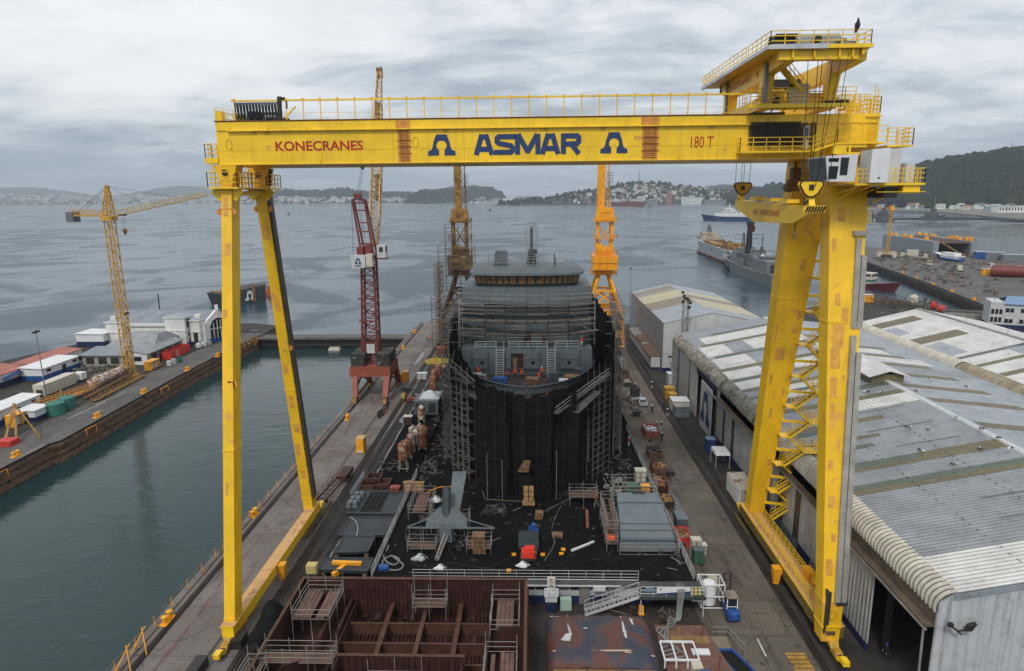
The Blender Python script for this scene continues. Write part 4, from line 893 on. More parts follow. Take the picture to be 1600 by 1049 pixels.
for z in(12,17,22):b.box(-38.1,-34.4,142.3,142.5,z,z+.35)
b.build('mast',RED,t)
b=MB();b.box(-36.7,-34.9,142.0,142.3,10.0,12.0);b.build('sign_board',WHT,t)
# slewing upper works, A-frame head, cab
b=MB();b.lathe((-35.6,144,30.3),[(1.9,0),(1.9,.8),(1.6,1.0)],14);b.box(-37.6,-33.6,140.2,147,31.3,31.8);b.box(-37.3,-35.9,140.6,142.4,31.8,33.6);b.box(-35.6,-34.3,141,143,31.8,34.0);ub=b.build('slewing_deck',RED,t)
A0,A1=Vector((-36.9,143,31.8)),Vector((-34.3,143,31.8));B0,B1=Vector((-38.3,143,43.6)),Vector((-35.7,143,43.6))
b=MB()
for P,Q in((A0,B0),(A1,B1),(A0+Vector((0,3,0)),B0+Vector((0,1.5,0))),(A1+Vector((0,3,0)),B1+Vector((0,1.5,0)))):b.beam(P,Q,.34,.45)
for s in(.2,.42,.58,.8,.93,1):b.beam(A0.lerp(B0,s),A1.lerp(B1,s),.28)
b.beam(A0.lerp(B0,.95),(-37.1,143,44.2),.26);b.beam(A1.lerp(B1,.95),(-37.1,143,44.2),.26);b.cbox((-37.0,143,43.8),(1.5,1.5,.9));b.rail([(-37.8,142.4,44.4),(-35.6,142.4,44.4)],1.0,.05,.6,1);b.build('a_frame',RED,t)
b=MB();b.hexa([(-38.1,139.2,29.3),(-35.3,139.2,29.3),(-35.2,140.5,29.3),(-38.0,140.5,29.3)],[(-38.4,139.2,32.0),(-35.2,139.2,32.0),(-35.1,140.5,32.0),(-38.3,140.5,32.0)]);cwt=b.build('counterweight',WHT,t)
b=MB();omega(b,(-36.75,139.19,30.15),(1,0,0),(0,0,1),1.4,1.2,.04);b.build('emblem',NAVL,cwt);text('lettering','ASMAR',(-37.45,139.18,29.6),(1,0,0),(0,0,1),1.4,.34,NAVL,cwt,.03)
b=MB();b.box(-35.1,-33.8,139.3,141.6,29.6,32.2);b.build('winch_house',CREAM,t)
b=MB();b.box(-33.2,-31.4,141.6,144,31.2,33.9);cb=b.build('operator_cab',WHT,t)
b=MB();b.box(-32.7,-31.9,141.5,141.62,32.5,33.5);b.box(-31.4,-31.36,142,143.5,32.5,33.6);b.build('window',GLS,cb)
b=MB();b.box(-34.4,-31.2,141.5,144,30.9,31.1);b.rail([(-34.4,141.6,31.1),(-33.3,141.6,31.1)],1.1,.04,.7,1);b.build('cab_platform',RED,t)
# pale boom leaning away over the water
bt=W(593,112,168);bf=Vector((-34.9,146.5,32.6))
b=MB();b.lattice(bf,bf.lerp(bt,.2),1.2,2.1,6,.11,.06);b.lattice(bf.lerp(bt,.2),bf.lerp(bt,.55),2.1,2.1,12,.11,.06);b.lattice(bf.lerp(bt,.55),bt,2.1,.9,16,.10,.055);b.build('boom',M('boom_pale',(.50,.33,.16),.55,var=.3),t)
b=MB();b.cbox(bt+Vector((0,0,-1.4)),(1.3,1.4,2.2));b.cbox(bf.lerp(bt,.76)+Vector((0,0,-2)),(1.2,1.0,4));b.cbox(bf.lerp(bt,.33)+Vector((.4,0,-3)),(1.0,1.0,6));b.tube(bt,bt+Vector((.5,0,1.2)),.12,5);b.each('boom_head',OCH,t)
b=MB()
for s in(-.4,0,.4):b.tube((-37.0+s,143,44.3),(-36.4+s*.6,146,50.5),.04,4);b.tube((-36.4,146,50.5),bt,.035,4)
b.tube((-38.3,142.4,43.6),(-38.0,140.5,32),.05,4);b.tube((-36.4,143,43.6),(-36.0,143,34),.04,4);b.tube((-36.9,143,43.6),(-36.4,143,34),.04,4);b.each('hoist_rope',DKST,t)
b=MB();b.lathe((-36.4,146,49.8),[(.1,0),(.5,.5),(.6,1.1),(.2,1.5)],8);b.build('sheave_block',DKST,t)

# --- two box-column portal jib cranes behind the ship
def portal_crane(cx,cy,zs,c_main,c_low,c_box,label,rusty,mirror=1):
    t=T('portal_crane',label,'portal crane',(cx,cy,0));X=lambda x:cx+x*mirror
    b=MB()
    for fx,fy in((-5,-7),(5,-7),(-5,7),(5,7)):
        b.beam((cx+fx,cy+fy,1),(cx+fx*.95,cy+fy*.9,9.5),1.3,1.6,(1,0,0));b.hexa([(cx+fx-.7,cy+fy-1.8,.1),(cx+fx+.7,cy+fy-1.8,.1),(cx+fx+.7,cy+fy+1.8,.1),(cx+fx-.7,cy+fy+1.8,.1)],[(cx+fx-.6,cy+fy-1.2,1.2),(cx+fx+.6,cy+fy-1.2,1.2),(cx+fx+.6,cy+fy+1.2,1.2),(cx+fx-.6,cy+fy+1.2,1.2)])
        b.beam((cx+fx*.95,cy+fy*.9,10.4),(cx+fx*.28,cy+fy*.25,21),.75,.75)
    for s in(-1,1):
        b.box(cx-5.2,cx+5.2,cy+s*6.4-.7,cy+s*6.4+.7,9.2,10.8);b.box(cx+s*4.8-.6,cx+s*4.8+.6,cy-5.7,cy+5.7,9.2,10.8)
        b.beam((cx-4.6,cy+s*6,11),(cx+2.6,cy+s*3.6,16),.4);b.beam((cx+4.6,cy+s*6,11),(cx-2.6,cy+s*3.6,16),.4);b.box(cx-2.9,cx+2.9,cy+s*3.6-.3,cy+s*3.6+.3,15.8,16.4)
    b.build('portal',c_low,t)
    b=MB();b.lathe((cx,cy,20.6),[(2.6,0),(3.0,.5),(3.0,1.6),(2.2,1.8)],16);b.rail([(cx-3.6,cy-3.6,21),(cx+3.6,cy-3.6,21),(cx+3.6,cy+3.6,21),(cx-3.6,cy+3.6,21)],1.2,.06,1.2,2,True);b.cbox((cx,cy,20.85),(7.3,7.3,.12));b.build('slew_ring',c_low,t)
    b=MB();b.hexa([(cx-3.5,cy-5,22.4),(cx+3.5,cy-5,22.4),(cx+3.3,cy+3,22.4),(cx-3.3,cy+3,22.4)],[(cx-3.7,cy-5.2,26.6),(cx+3.7,cy-5.2,26.6),(cx+3.5,cy+3,26.6),(cx-3.5,cy+3,26.6)]);mh=b.build('machinery_house',c_box,t)
    b=MB()
    for x in(-1.6,.6):b.box(cx+x-.03,cx+x+.03,cy-5.26,cy-5.1,22.5,26.5)
    b.box(cx-3.6,cx+3.6,cy-5.26,cy-5.1,24.4,24.46);b.build('panel_seam',OCH,mh)
    b=MB()
    for x in(-2.1,2.1):
        b.box(cx+x-.45,cx+x+.45,cy-2.2,cy-1.2,26.6,37.5);b.beam((cx+x,cy+2.5,26.6),(cx+x*.8,cy-.8,37),.5)
    b.beam((cx-1.8,cy-1.7,29.5),(cx+1.8,cy-1.7,35.5),.3);b.beam((cx+1.8,cy-1.7,29.5),(cx-1.8,cy-1.7,35.5),.3);b.box(cx-2.4,cx+2.4,cy-3,cy-.5,26.6,29.2);b.lathe((cx-1.3,cy-2.6,29.4),[(.7,-.6),(.7,.6)],12,'Y')
    b.hexa([(cx-2.9,cy-2.4,36.2),(cx+2.9,cy-2.4,36.2),(cx+2.9,cy,36.2),(cx-2.9,cy,36.2)],[(cx-2.3,cy-2.4,40.4),(cx+2.3,cy-2.4,40.4),(cx+2.3,cy,40.4),(cx-2.3,cy,40.4)])
    b.box(cx-1.7,cx+1.7,cy-2.6,cy-2.35,39,40);b.build('tower_frame',c_main,t)
    b=MB()
    for zz in(27,31.5,36.5):
        b.rail([(cx-3.3,cy-3.2,zz),(cx+3.4,cy-3.2,zz),(cx+3.4,cy+1,zz)],1.2,.06,1.1,2);b.cbox((cx,cy-2.9,zz-.1),(6.8,.8,.1))
    for i in range(9):b.path([Vector((cx-3.2+.45*math.cos(a),cy-2.6+.45*math.sin(a),28+i*1.1))for a in[k*1.05 for k in range(7)]],.045,4)
    b.build('access_platform',c_main,t)
    b=MB();jx=cx-.3*mirror
    b.box(jx-1.6,jx+.3,cy-.6,cy+.8,38,57);b.tube((jx+1.7,cy-.4,40),(jx+1.2,cy-.2,57),.16,6);b.tube((jx-2.0,cy-.4,40),(jx-1.6,cy-.2,57),.13,6)
    for i in range(6):
        z=40+i*2.8;b.beam((jx+.3,cy,z),(jx+1.6,cy,z+1.4),.14);b.beam((jx+1.6,cy,z+1.4),(jx+.3,cy,z+2.8),.14)
        b.beam((jx-1.5,cy-.68,z),(jx+.2,cy-.68,z+1.4),.10);b.beam((jx+.2,cy-.68,z+1.4),(jx-1.5,cy-.68,z+2.8),.10)
    b.build('jib',c_main,t)
    b=MB();b.box(jx+1.0,jx+1.6,cy-1.2,cy-.6,47,47.2);b.rail([(jx+.8,cy-1.3,47),(jx+2.4,cy-1.3,47)],3.4,.06,.6,3);b.tube((jx+1.4,cy-.9,40),(jx+1.4,cy-.9,56),.05,4);b.build('jib_ladder',DKST,t)
    b=MB();b.box(cx+2.4*mirror-.7,cx+2.4*mirror+.7,cy-8.2,cy-6.6,10.9,13.4);cabx=b.build('control_cabin',c_main,t)
    b=MB();b.box(cx+2.4*mirror-.5,cx+2.4*mirror+.5,cy-8.26,cy-8.1,12,13);b.build('window',GLS,cabx)
    return t
portal_crane(21.6,199,1,ORA,ORA,M('bright_orange_house',(.85,.33,.012),.45,var=.08),'clean orange portal crane standing to the right of the ship',False,1)
portal_crane(-21.4,201,1,OCH,M('brown_portal',(.10,.055,.03),.7,var=.4,rust=.3),BEIGE,'rusty ochre portal crane with tan machinery house, wrapped in scaffolding left of the ship',True,-1)
# scaffolding wrapped round the rusty crane
def scaffold(b,pts,z0,z1,dz=2.0,r=.05,sp=2.2,planks=None,depth=1.1,wob=.0):
    """two rows of standards with ledgers and boards along a polyline of (x, y)"""
    for(xa,ya),(xb,yb)in zip(pts,pts[1:]):
        d=Vector((xb-xa,yb-ya,0));L=d.length;d.normalize();n=Vector((d.y,-d.x,0));k=max(1,round(L/sp))
        for row in(0,depth):
            for i in range(k+1):
                c=Vector((xa,ya,0))+d*(L*i/k)+n*row;zt=z1+random.uniform(-.2,.9);b.tube((c.x,c.y,z0),(c.x+random.uniform(-wob,wob),c.y,zt),r,4,cap=False)
            z=z0+dz*.5
            while z<z1:
                p=Vector((xa,ya,z))+n*row;q=Vector((xb,yb,z))+n*row;b.tube(p,q,r*.9,4,cap=False)
                if row:b.tube(p+Vector((0,0,1)),q+Vector((0,0,1)),r*.8,4,cap=False)
                z+=dz
        if planks is not None:
            z=z0+dz*.5
            while z<z1:
                for i in range(k):
                    if random.random()<.7:
                        c=Vector((xa,ya,z))+d*(L*(i+.5)/k)+n*depth/2;planks.cbox(c,(L/k,depth*.8,.06),math.atan2(d.y,d.x))
                z+=dz
b=MB();pk=MB()
scaffold(b,[(-27.2,193),(-16.4,193)],0,30,2.0,.06,2.0,pk);scaffold(b,[(-27.6,206),(-27.6,193)],0,24,2.0,.06,2.2,pk);scaffold(b,[(-25.4,196),(-17.6,196)],20,36,2.0,.06,1.8,pk)
scaffold(b,[(-29,188.6),(-25,188.6)],0,16,2.0,.06,1.8,pk)
t=T('scaffold_tower','rusty tube scaffolding wrapped around the legs of the ochre portal crane','scaffolding',(-22,195,0));b.build('scaffold_tube',M('rusty_tube',(.12,.075,.05),.7,var=.4),t);pk.build('plank',WOOD,t)

# ================================================================== THE SHIP UNDER CONSTRUCTION
sh=T('ship','grey ship under construction with plywood-covered bridge windows, bow towards the camera','ship',(-.8,140,0))
SX=-.8;BOWY=91.4
def hb_deck(y):  # half breadth of the deck edge
    t=min(1,max(0,(y-BOWY)/20));return 11.5*(1-(1-t)**2.0)**.64 if y>BOWY else 0
def hb_low(y):
    t=min(1,max(0,(y-BOWY-5)/30));return 9.8*(1-(1-t)**2)**.9 if t>0 else.15
def sheer(y):return 15.4+.55*max(0,1-(y-BOWY)/22)**1.6
ys=[BOWY+.004+24*(i/16)**2.1 for i in range(17)]+[120,140,170,205]
b=MB();rows=[]
for y in ys:
    for s in(-1,1):
        pass
def hull_fn(u,v,s):
    i=u*(len(ys)-1);k=min(len(ys)-2,int(i));y=ys[k]+(ys[k+1]-ys[k])*(i-k)
    hw=hb_low(y)+(hb_deck(y)-hb_low(y))*v**1.5;z=1.9+(sheer(y)+1.1-1.9)*v
    return(SX+s*hw,y+(1-v)*4.0*max(0,1-(y-BOWY)/20),z)
for s in(-1,1):b.grid(lambda u,v:hull_fn(u,v,s),40,12)
hull=b.build('hull',SHG,sh,smooth=True)
b=MB()  # inner bulwark and rail cap round the foredeck
for s in(-1,1):
    b.grid(lambda u,v:(SX+s*max(0,hb_deck(BOWY+.02+18*u**1.9)-.14),BOWY+.16+18*u**1.9,sheer(BOWY+18*u**1.9)-.1+1.2*v),24,1)
    p=[Vector((SX+s*hb_deck(BOWY+.02+18*u**1.9),BOWY+.02+18*u**1.9,sheer(BOWY+18*u**1.9)+1.1))for u in[i/24 for i in range(25)]];b.path(p,.10,5)
b.build('bulwark',SHG,hull,smooth=False)
b=MB();dk=[(SX+hb_deck(y)-.1,y+.1)for y in ys[:17]];b._add([(x,y,15.3)for x,y in dk]+[(2*SX-x,y,15.3)for x,y in dk[::-1]],[tuple(range(2*len(dk)))]);b.build('foredeck',M('foredeck_steel',(.075,.06,.052),.7,var=.4,rust=.3),sh)
# forward bulkhead of the deckhouse with doorways
BY=104.5
b=MB();b.box(SX-10.6,SX+10.6,BY,205,15.3,19.6);dhouse=b.build('deckhouse',SHGL,sh)
b=MB()
for x in(-7.3,1.0,6.9):b.lathe((SX+x,BY-.02,17.3),[(.30,-.03),(.30,.02)],12,'Y')
b.each('hawse_opening',M('opening_dark',(.02,.012,.010),.8),dhouse)
b=MB();b.box(SX-2.6,SX-.4,BY-.06,BY-.01,16.3,18.9);b.build('workshop_opening',M('opening_brown',(.035,.018,.012),.8),dhouse)
b=MB()
for x0,x1 in((-9,-6.2),(-3.6,2.2),(5.2,8.6)):
    b.box(SX+x0,SX+x1,BY-.5,BY-.05,16.4,16.5);b.box(SX+x0,SX+x0+.08,BY-.3,BY-.02,16.5,19.3);b.box(SX+x1-.08,SX+x1,BY-.3,BY-.02,16.5,19.3);b.box(SX+x0,SX+x1,BY-.12,BY-.04,17.9,17.96)
b.build('bulkhead_stiffener',SHG,dhouse)
b=MB();b.box(SX-.55,SX-.25,BY-.14,BY-.07,16.4,18.8);b.box(SX-2.3,SX-1.6,BY-.12,BY-.07,16.4,18.2);b.each('timber_post',WOOD,dhouse)
for lx in(-4.35,3.95):  # two ladders up to the next deck
    b=MB()
    for o in(-.62,.62):b.beam((SX+lx+o,BY-2.0,15.3),(SX+lx+o,BY-.1,19.7),.08,.2);b.tube((SX+lx+o,BY-.15,19.6),(SX+lx+o,BY-.15,20.9),.05,4)
    for i in range(12):b.cbox((SX+lx,BY-1.9+i*.16,15.55+i*.35),(1.2,.24,.05))
    b.build('ladder',M('dull_white',(.42,.43,.43),.6,var=.1),sh)
b=MB()
for x0,x1 in((-8.4,-5.0),(-2.9,3.3),(4.7,8.4)):b.rail([(SX+x0,BY+.1,19.62),(SX+x1,BY+.1,19.62)],1.25,.055,1.6,2)
b.build('deck_railing',M('dull_white',(0,0,0)),sh)
# superstructure: three tiers, set back, slightly bowed front
def tier(y0,hw,z0,z1,bow,name,mat,hwt=None,lean=0):
    hwt=hwt or hw;n=10
    b=MB();lo=[(SX-hw+2*hw*i/n,y0+bow*((2*i/n-1)**2),z0)for i in range(n+1)];hi=[(SX-hwt+2*hwt*i/n,y0+lean+bow*((2*i/n-1)**2),z1)for i in range(n+1)]
    lo+=[(SX+hw,122,z0),(SX-hw,122,z0)];hi+=[(SX+hwt,122,z1),(SX-hwt,122,z1)];k=len(lo)
    b._add(lo+hi,[tuple(range(k-1,-1,-1)),tuple(range(k,2*k))]+[(i,(i+1)%k,k+(i+1)%k,k+i)for i in range(k)])
    return b.build(name,mat,sh)
SY=109.0
SY=107.2
tier(SY,10.7,19.6,24.1,1.4,'superstructure',SHG)
s2=tier(SY+.25,10.5,24.1,26.6,1.5,'superstructure',SHD)
s3=tier(SY-.1,10.8,26.6,29.2,1.6,'superstructure',SHG,lean=.5)
b=MB();b.box(SX-.5,SX+.7,SY+.0,SY+.12,19.7,21.9);b.box(SX+2.6,SX+3.1,SY+.05,SY+.2,20.0,21.4)
for x,z in((-5.6,23.6),(-2.2,23.4),(1.4,23.4),(6.5,23.6),(-7.8,20.9)):b.box(SX+x-.25,SX+x+.25,SY+.0+1.5*(x/10)**2-.1,SY+.3+1.5*(x/10)**2,z,z+.5)
b.each('doorway',M('opening_dark',(.02,.012,.010)),sh)
# bridge with overhanging slanted windows and roof
def ring(hw,y0,bow,z,ch=1.6):
    return[(SX-hw,y0+bow+3.0,z),(SX-hw+ch*.4,y0+bow*.9,z),(SX-hw*.66,y0+bow*.42,z),(SX-hw*.33,y0+bow*.1,z),(SX,y0,z),(SX+hw*.33,y0+bow*.1,z),(SX+hw*.66,y0+bow*.42,z),(SX+hw-ch*.4,y0+bow*.9,z),(SX+hw,y0+bow+3.0,z),(SX+hw,y0+7.5,z),(SX-hw,y0+7.5,z)]
def loft(rings,name,mat,par):
    b=MB();k=len(rings[0]);vs=[p for r in rings for p in r]
    b._add(vs,[tuple(range(k-1,-1,-1)),tuple(range((len(rings)-1)*k,len(rings)*k))]+[(j*k+i,j*k+(i+1)%k,(j+1)*k+(i+1)%k,(j+1)*k+i)for j in range(len(rings)-1)for i in range(k)])
    return b.build(name,mat,par)
brd=loft([ring(8.8,SY+2.0,1.5,29.2),ring(8.9,SY+1.8,1.5,29.5),ring(9.3,SY+1.2,1.5,31.2)],'bridge',SHD,sh)
loft([ring(9.8,SY+.6,1.5,31.15),ring(9.75,SY+.7,1.5,31.55),ring(9.0,SY+2.2,1.6,32.2),ring(8.4,SY+3.6,1.2,32.35)],'bridge_roof',SHG,brd)
b=MB();lo=ring(8.95,SY+1.72,1.5,29.7);hi=ring(9.23,SY+1.3,1.5,30.9)
fr=MB()
segs=[(0,1,1),(1,2,3),(2,3,3),(3,4,2),(4,5,2),(5,6,3),(6,7,3),(7,8,1)]
for a,c,n in segs:
    for i in range(n):
        t0,t1=(i+.14)/n,(i+.86)/n;L=lambda r,t:Vector(r[a]).lerp(Vector(r[c]),t)
        o=Vector((0,-.07,0));b.slab([L(lo,t0)+o,L(lo,t1)+o,L(hi,t1)+o,L(hi,t0)+o],(0,.05,0))
b.build('window',M('plywood_window',(.24,.14,.06),.7,var=.45,scale=.9,rust=.25,rustcol=(.03,.022,.018),rustscale=.9),brd)
# roof fittings and mast inside a scaffold tower
b=MB();b.hexa([(SX-5.7,SY+6,32.45),(SX-3.4,SY+6,32.45),(SX-3.4,SY+9,32.45),(SX-5.7,SY+9,32.45)],[(SX-5.4,SY+6.2,34.75),(SX-3.4,SY+6.2,34.75),(SX-3.4,SY+9,34.75),(SX-5.4,SY+9,34.75)]);b.hexa([(SX+4.6,SY+5.4,32.45),(SX+5.1,SY+5.4,32.45),(SX+5.1,SY+6,32.45),(SX+4.6,SY+6,32.45)],[(SX+4.6,SY+5.4,34.35),(SX+4.75,SY+5.4,34.35),(SX+4.75,SY+6,34.35),(SX+4.6,SY+6,34.35)]);b.each('vent_trunk',SHG,sh)
b=MB();my=SY+9
b.hexa([(SX+.0,my-.9,32.35),(SX+1.7,my-.9,32.35),(SX+1.7,my+.9,32.35),(SX+.0,my+.9,32.35)],[(SX+.3,my-.6,34.79),(SX+1.4,my-.6,34.79),(SX+1.4,my+.6,34.79),(SX+.3,my+.6,34.79)]);b.box(SX+.62,SX+1.05,my-.25,my+.25,34.79,38.63);b.cbox((SX+1.4,my-1,34.15),(.7,.5,.7));b.build('mast',SHD,sh)
b=MB()
for i in range(15):b.box(SX-.2,SX+1.9,my-1.0,my-.9,33.15+i*.44,33.23+i*.44);b.box(SX-.2,SX+1.9,my+.9,my+1.0,33.15+i*.44,33.21+i*.44)
for x in(-.2,1.9):
    for y in(-1,1):b.tube((SX+x,my+y,32.35),(SX+x,my+y,38.51),.05,4)
b.rail([(SX-1.7,my-2,32.45),(SX+3.2,my-2,32.45)],1.7,.05,1.0,1);b.rail([(SX-7,SY+5,32.35),(SX+7,SY+5,32.35)],1.1,.035,1.9,1)
for x in(-6.6,-5.9,-2.9,-2.3):b.tube((SX+x,SY+6,32.35),(SX+x,SY+6,34.75),.045,4)
for z in(32.95,33.55,34.15):b.tube((SX-6.6,SY+6,z),(SX-5.9,SY+6,z),.04,4);b.tube((SX-2.9,SY+6,z),(SX-2.3,SY+6,z),.04,4)
b.tube((SX+2.9,my-2,32.75),(SX+2.9,my-2,35.75),.05,4);b.build('roof_scaffold',STEEL,sh)
# scaffold in front of the superstructure, netted scaffold round the hull
ss=T('scaffold','tube scaffolding with boards across the grey bridge front of the ship','scaffolding',(SX,SY-1,19.6))
b=MB();pk=MB();fpts=[(SX-11.2,SY+.6),(SX-6.8,SY-.9),(SX-3.4,SY-1.5),(SX,SY-1.6),(SX+3.4,SY-1.5),(SX+6.8,SY-.9),(SX+11.2,SY+.6)]
fp=[]
for(xa,ya),(xb,yb)in zip(fpts,fpts[1:]):fp.append(((xa,ya),(xb,yb)))
for i,(p,q)in enumerate(fp):
    zt=28.6 if i in(0,5)else 29.4
    n=1
    for k in range(2):
        x,y=(p,q)[k];b.tube((x,y,19.7),(x,y,zt),.055,5);b.tube((x,y-.9,19.7),(x,y-.9,26.9),.05,4)
    for z in(20.7,21.5,22.6,23.4,24.1,25.2,25.9,26.8,27.7,28.4):
        if random.random()<.82:b.tube((*p,z+random.uniform(-.08,.08)),(*q,z+random.uniform(-.08,.08)),.042,4)
        if random.random()<.5:b.tube((p[0],p[1]-.9,z),(q[0],q[1]-.9,z),.042,4)
    for z in(21.9,24.1,26.5):
        a=Vector((p[0],p[1],z));c=Vector((q[0],q[1],z+random.uniform(-.15,.2)));pk.beam(a+Vector((0,-.45,0)),c+Vector((0,-.45,0)),.9,.07)
    if i in(0,2,5):b.tube((*p,20),(*q,21.8),.04,4);b.tube((*q,22),(*p,24),.035,4)
    if i==5:b.tube((*p,25.4),(q[0],q[1],22.6),.05,4);b.tube((*p,24.4),(q[0],q[1],21.6),.05,4)
pk.beam((SX+7,SY-1.8,22.0),(SX+11.6,SY-.8,22.4),1.0,.1)
b.build('scaffold_tube',STEEL,ss);pk.each('plank',M('weathered_plank',(.13,.105,.085),.8,var=.35),ss)
# black debris netting
net=T('netted_scaffold','tall scaffold draped in black debris netting around the bow and hull of the ship','netted scaffold',(SX,95,1.5))
npl=[(-13.2,196),(-13.1,126),(-13.0,108),(-12.4,98.2),(-8.4,94.6),(-7.9,89.6),(-3.6,87.2),(-3.2,88.8),(-1.0,85.2),(2.2,86.0),(2.6,88.2),(6.2,88.8),(7.4,93.2),(11.0,97.6),(13.2,104.5),(13.7,112),(14.0,126),(14.0,196)]
ntop=[21,22,24.5,22.0,18.2,17.9,17.5,17.3,17.3,17.3,17.4,17.6,18.0,18.6,22.5,23.2,22,21]
def net_grid(i0,i1,seed):
    rnd=random.Random(seed);P=npl[i0:i1+1];Tz=ntop[i0:i1+1];b=MB()
    for k in range(len(P)-1):
        (xa,ya),(xb,yb)=P[k],P[k+1];L=math.hypot(xb-xa,yb-ya);nu=max(6,min(46,int(L/.35)));nx,ny=(yb-ya)/L,-(xb-xa)/L;ph=rnd.random()*9
        def fn(u,v):
            x=xa+(xb-xa)*u;y=ya+(yb-ya)*u;zt=Tz[k]+(Tz[k+1]-Tz[k])*u;s=L*u
            f=(.20*math.sin(s*2.1+ph+1.3*math.sin(v*5+ph))+.12*math.sin(s*4.7+ph*2+v*3)+.10*math.sin(v*19+ph+.5*math.sin(s))+.42*math.sin(s*.9+ph+v*1.2)*math.sin(3.14*u)-.5*(1 if 2<k+i0<13 and L>3 else 0)*math.sin(3.14*u)*(1-v*.6))*(1 if 0<u<1 else 0)
            z0=slipz(max(SY0,y))+.05 if abs(x)<18 else.05
            return(x+nx*f,y+ny*f,z0+(zt-z0)*v+(.25*math.sin(s*3+ph)if v==1 else 0))
        b.grid(fn,nu,26)
    return b
for a,c,sd_ in((0,3,1),(3,6,2),(6,11,3),(11,17,4)):net_grid(a,c,sd_).build('debris_net',NET,net)
b=MB();pk=MB()
for k in range(3,13):
    (xa,ya),(xb,yb)=npl[k],npl[k+1];L=math.hypot(xb-xa,yb-ya);n=max(1,round(L/1.9));zt=min(ntop[k],ntop[k+1]);nx,ny=(yb-ya)/L*.32,-(xb-xa)/L*.32
    z0=slipz(min(ya,yb))
    for i in range(n+1):
        x,y=xa+(xb-xa)*i/n-nx*-1,ya+(yb-ya)*i/n+ny;b.tube((x,y,z0),(x,y,zt+random.uniform(-1,1.0)),.024,4)
    for j in range(1,int((zt-z0)/1.9)+1):
        if random.random()<.8:b.tube((xa+nx,ya+ny,z0+j*1.9),(xb+nx,yb+ny,z0+j*1.9),.017,4)
b.build('net_standard',M('dull_tube',(.030,.029,.027),.7,var=.5),net)
b=MB()  # pale ladder towers up the net
for(x,y,z0,z1,w)in((-10.2,95.1,1.6,17,.9),(-11.9,97.4,1.5,16,.8),(-12.9,106,1.3,24,1.1)):
    for o in(-w/2,w/2):b.tube((x+o,y-.45,z0),(x+o,y-.45,z1),.05,5)
    z=z0+.6
    while z<z1:b.tube((x-w/2,y-.45,z),(x+w/2,y-.45,z),.04,4);z+=.95
for x,z0,z1 in((-6.3,1.8,9.0),(-4.2,1.8,8),(3.4,2,9.5),(8.4,5,12)):b.tube((x,86.3 if abs(x)<7 else 93,z0),(x,86.3 if abs(x)<7 else 93,z1),.05,4)
b.tube((-6.6,86.1,2.2),(-1.5,84.6,2.6),.045,4);b.tube((-8,92.5,2.0),(-6.6,86.2,2.1),.05,4)
b.build('ladder_tower',M('pale_tube',(.20,.17,.13),.6,var=.4),net)
b=MB()  # slanting boards and gangways under the flare
for p,q,w in(((3.2,86.8,14.6),(11.6,96.5,17.6),.9),((-12.4,98,18.6),(-8.2,93.5,16.3),.8),((6.0,88.6,14.2),(9.6,93.6,15.8),1.4),((-9.8,94.6,15.6),(-6.4,90.4,15.0),1.6)):
    b.beam(p,q,w,.08)
b.each('gangway_board',M('grey_board',(.085,.08,.075),.8,var=.4),net)
b=MB()
for p,q in(((3.2,86.4,15.6),(11.6,96.1,18.6)),((3.2,86.4,15.1),(11.6,96.1,18.1)),((-12.4,97.6,19.6),(-8.2,93.1,17.3))):b.tube(p,q,.05,4)
for i in range(26):
    x=-13+random.random()*2.5;y=97+random.random()*8;z=15+random.random()*5;b.tube((x,y,z),(x+random.uniform(-.8,.8),y+random.uniform(-.5,.5),z+random.uniform(1,2.6)),.04,4)
for x in(-12.8,-11.2,13.2,14.3):
    for y in(99,102,105):
        b.tube((x,y,14),(x,y,27),.045,4)
for z in(16,18,20,22,24,26):
    b.tube((-12.8,99,z),(-11.2,99,z),.04,4);b.tube((13.2,102,z),(14.3,102,z),.04,4);b.tube((-12.8,105,z),(-10.5,105,z+.1),.04,4);b.tube((12,105,z),(14.4,105,z),.04,4)
b.build('loose_tube',STEEL,net)
b=MB();pk=MB()  # dense open scaffold hugging both flanks
scaffold(b,[(-12.6,118),(-12.9,99)],2,26,2.0,.05,1.9,pk);scaffold(b,[(13.2,101),(14.0,118)],2,27,2.0,.05,1.9,pk);scaffold(b,[(-11.6,97.4),(-8.6,93.6)],2,19,2.0,.04,1.6,pk);scaffold(b,[(8.2,93.0),(11.0,96.6)],2,19,2.0,.035,1.6)
b.build('flank_scaffold',M('flank_tube',(.14,.13,.12),.7,var=.5),net);pk.build('flank_board',M('dark_board',(.045,.040,.036),.85,var=.5),net)
# opening in the net at the stem with bright timber blocks inside
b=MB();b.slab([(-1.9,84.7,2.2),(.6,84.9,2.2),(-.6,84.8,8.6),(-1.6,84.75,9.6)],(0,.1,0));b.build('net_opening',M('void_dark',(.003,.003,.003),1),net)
b=MB()
for i in range(3):
    for j in range(2):b.cbox((-.85+j*.75,84.0,3.0+i*.75),(.62,.5,.6))
b.cbox((-.5,84.05,2.4),(1.7,.6,.5));o=b.build('keel_block',PLY,None,(-.5,84,2));tag(o,'stack of pale timber blocks in the opening of the black netting under the bow','timber blocks')
b=MB()
for i in range(6):b.cbox((-1.2+.1*i,84.2,7.2+i*.28),(1.5-.12*i,.4,.14))
o=b.build('plank_stack',WOOD,None,(-1,84.2,7));tag(o,'stepped brown planks stacked at the top of the gap in the netting','planks')
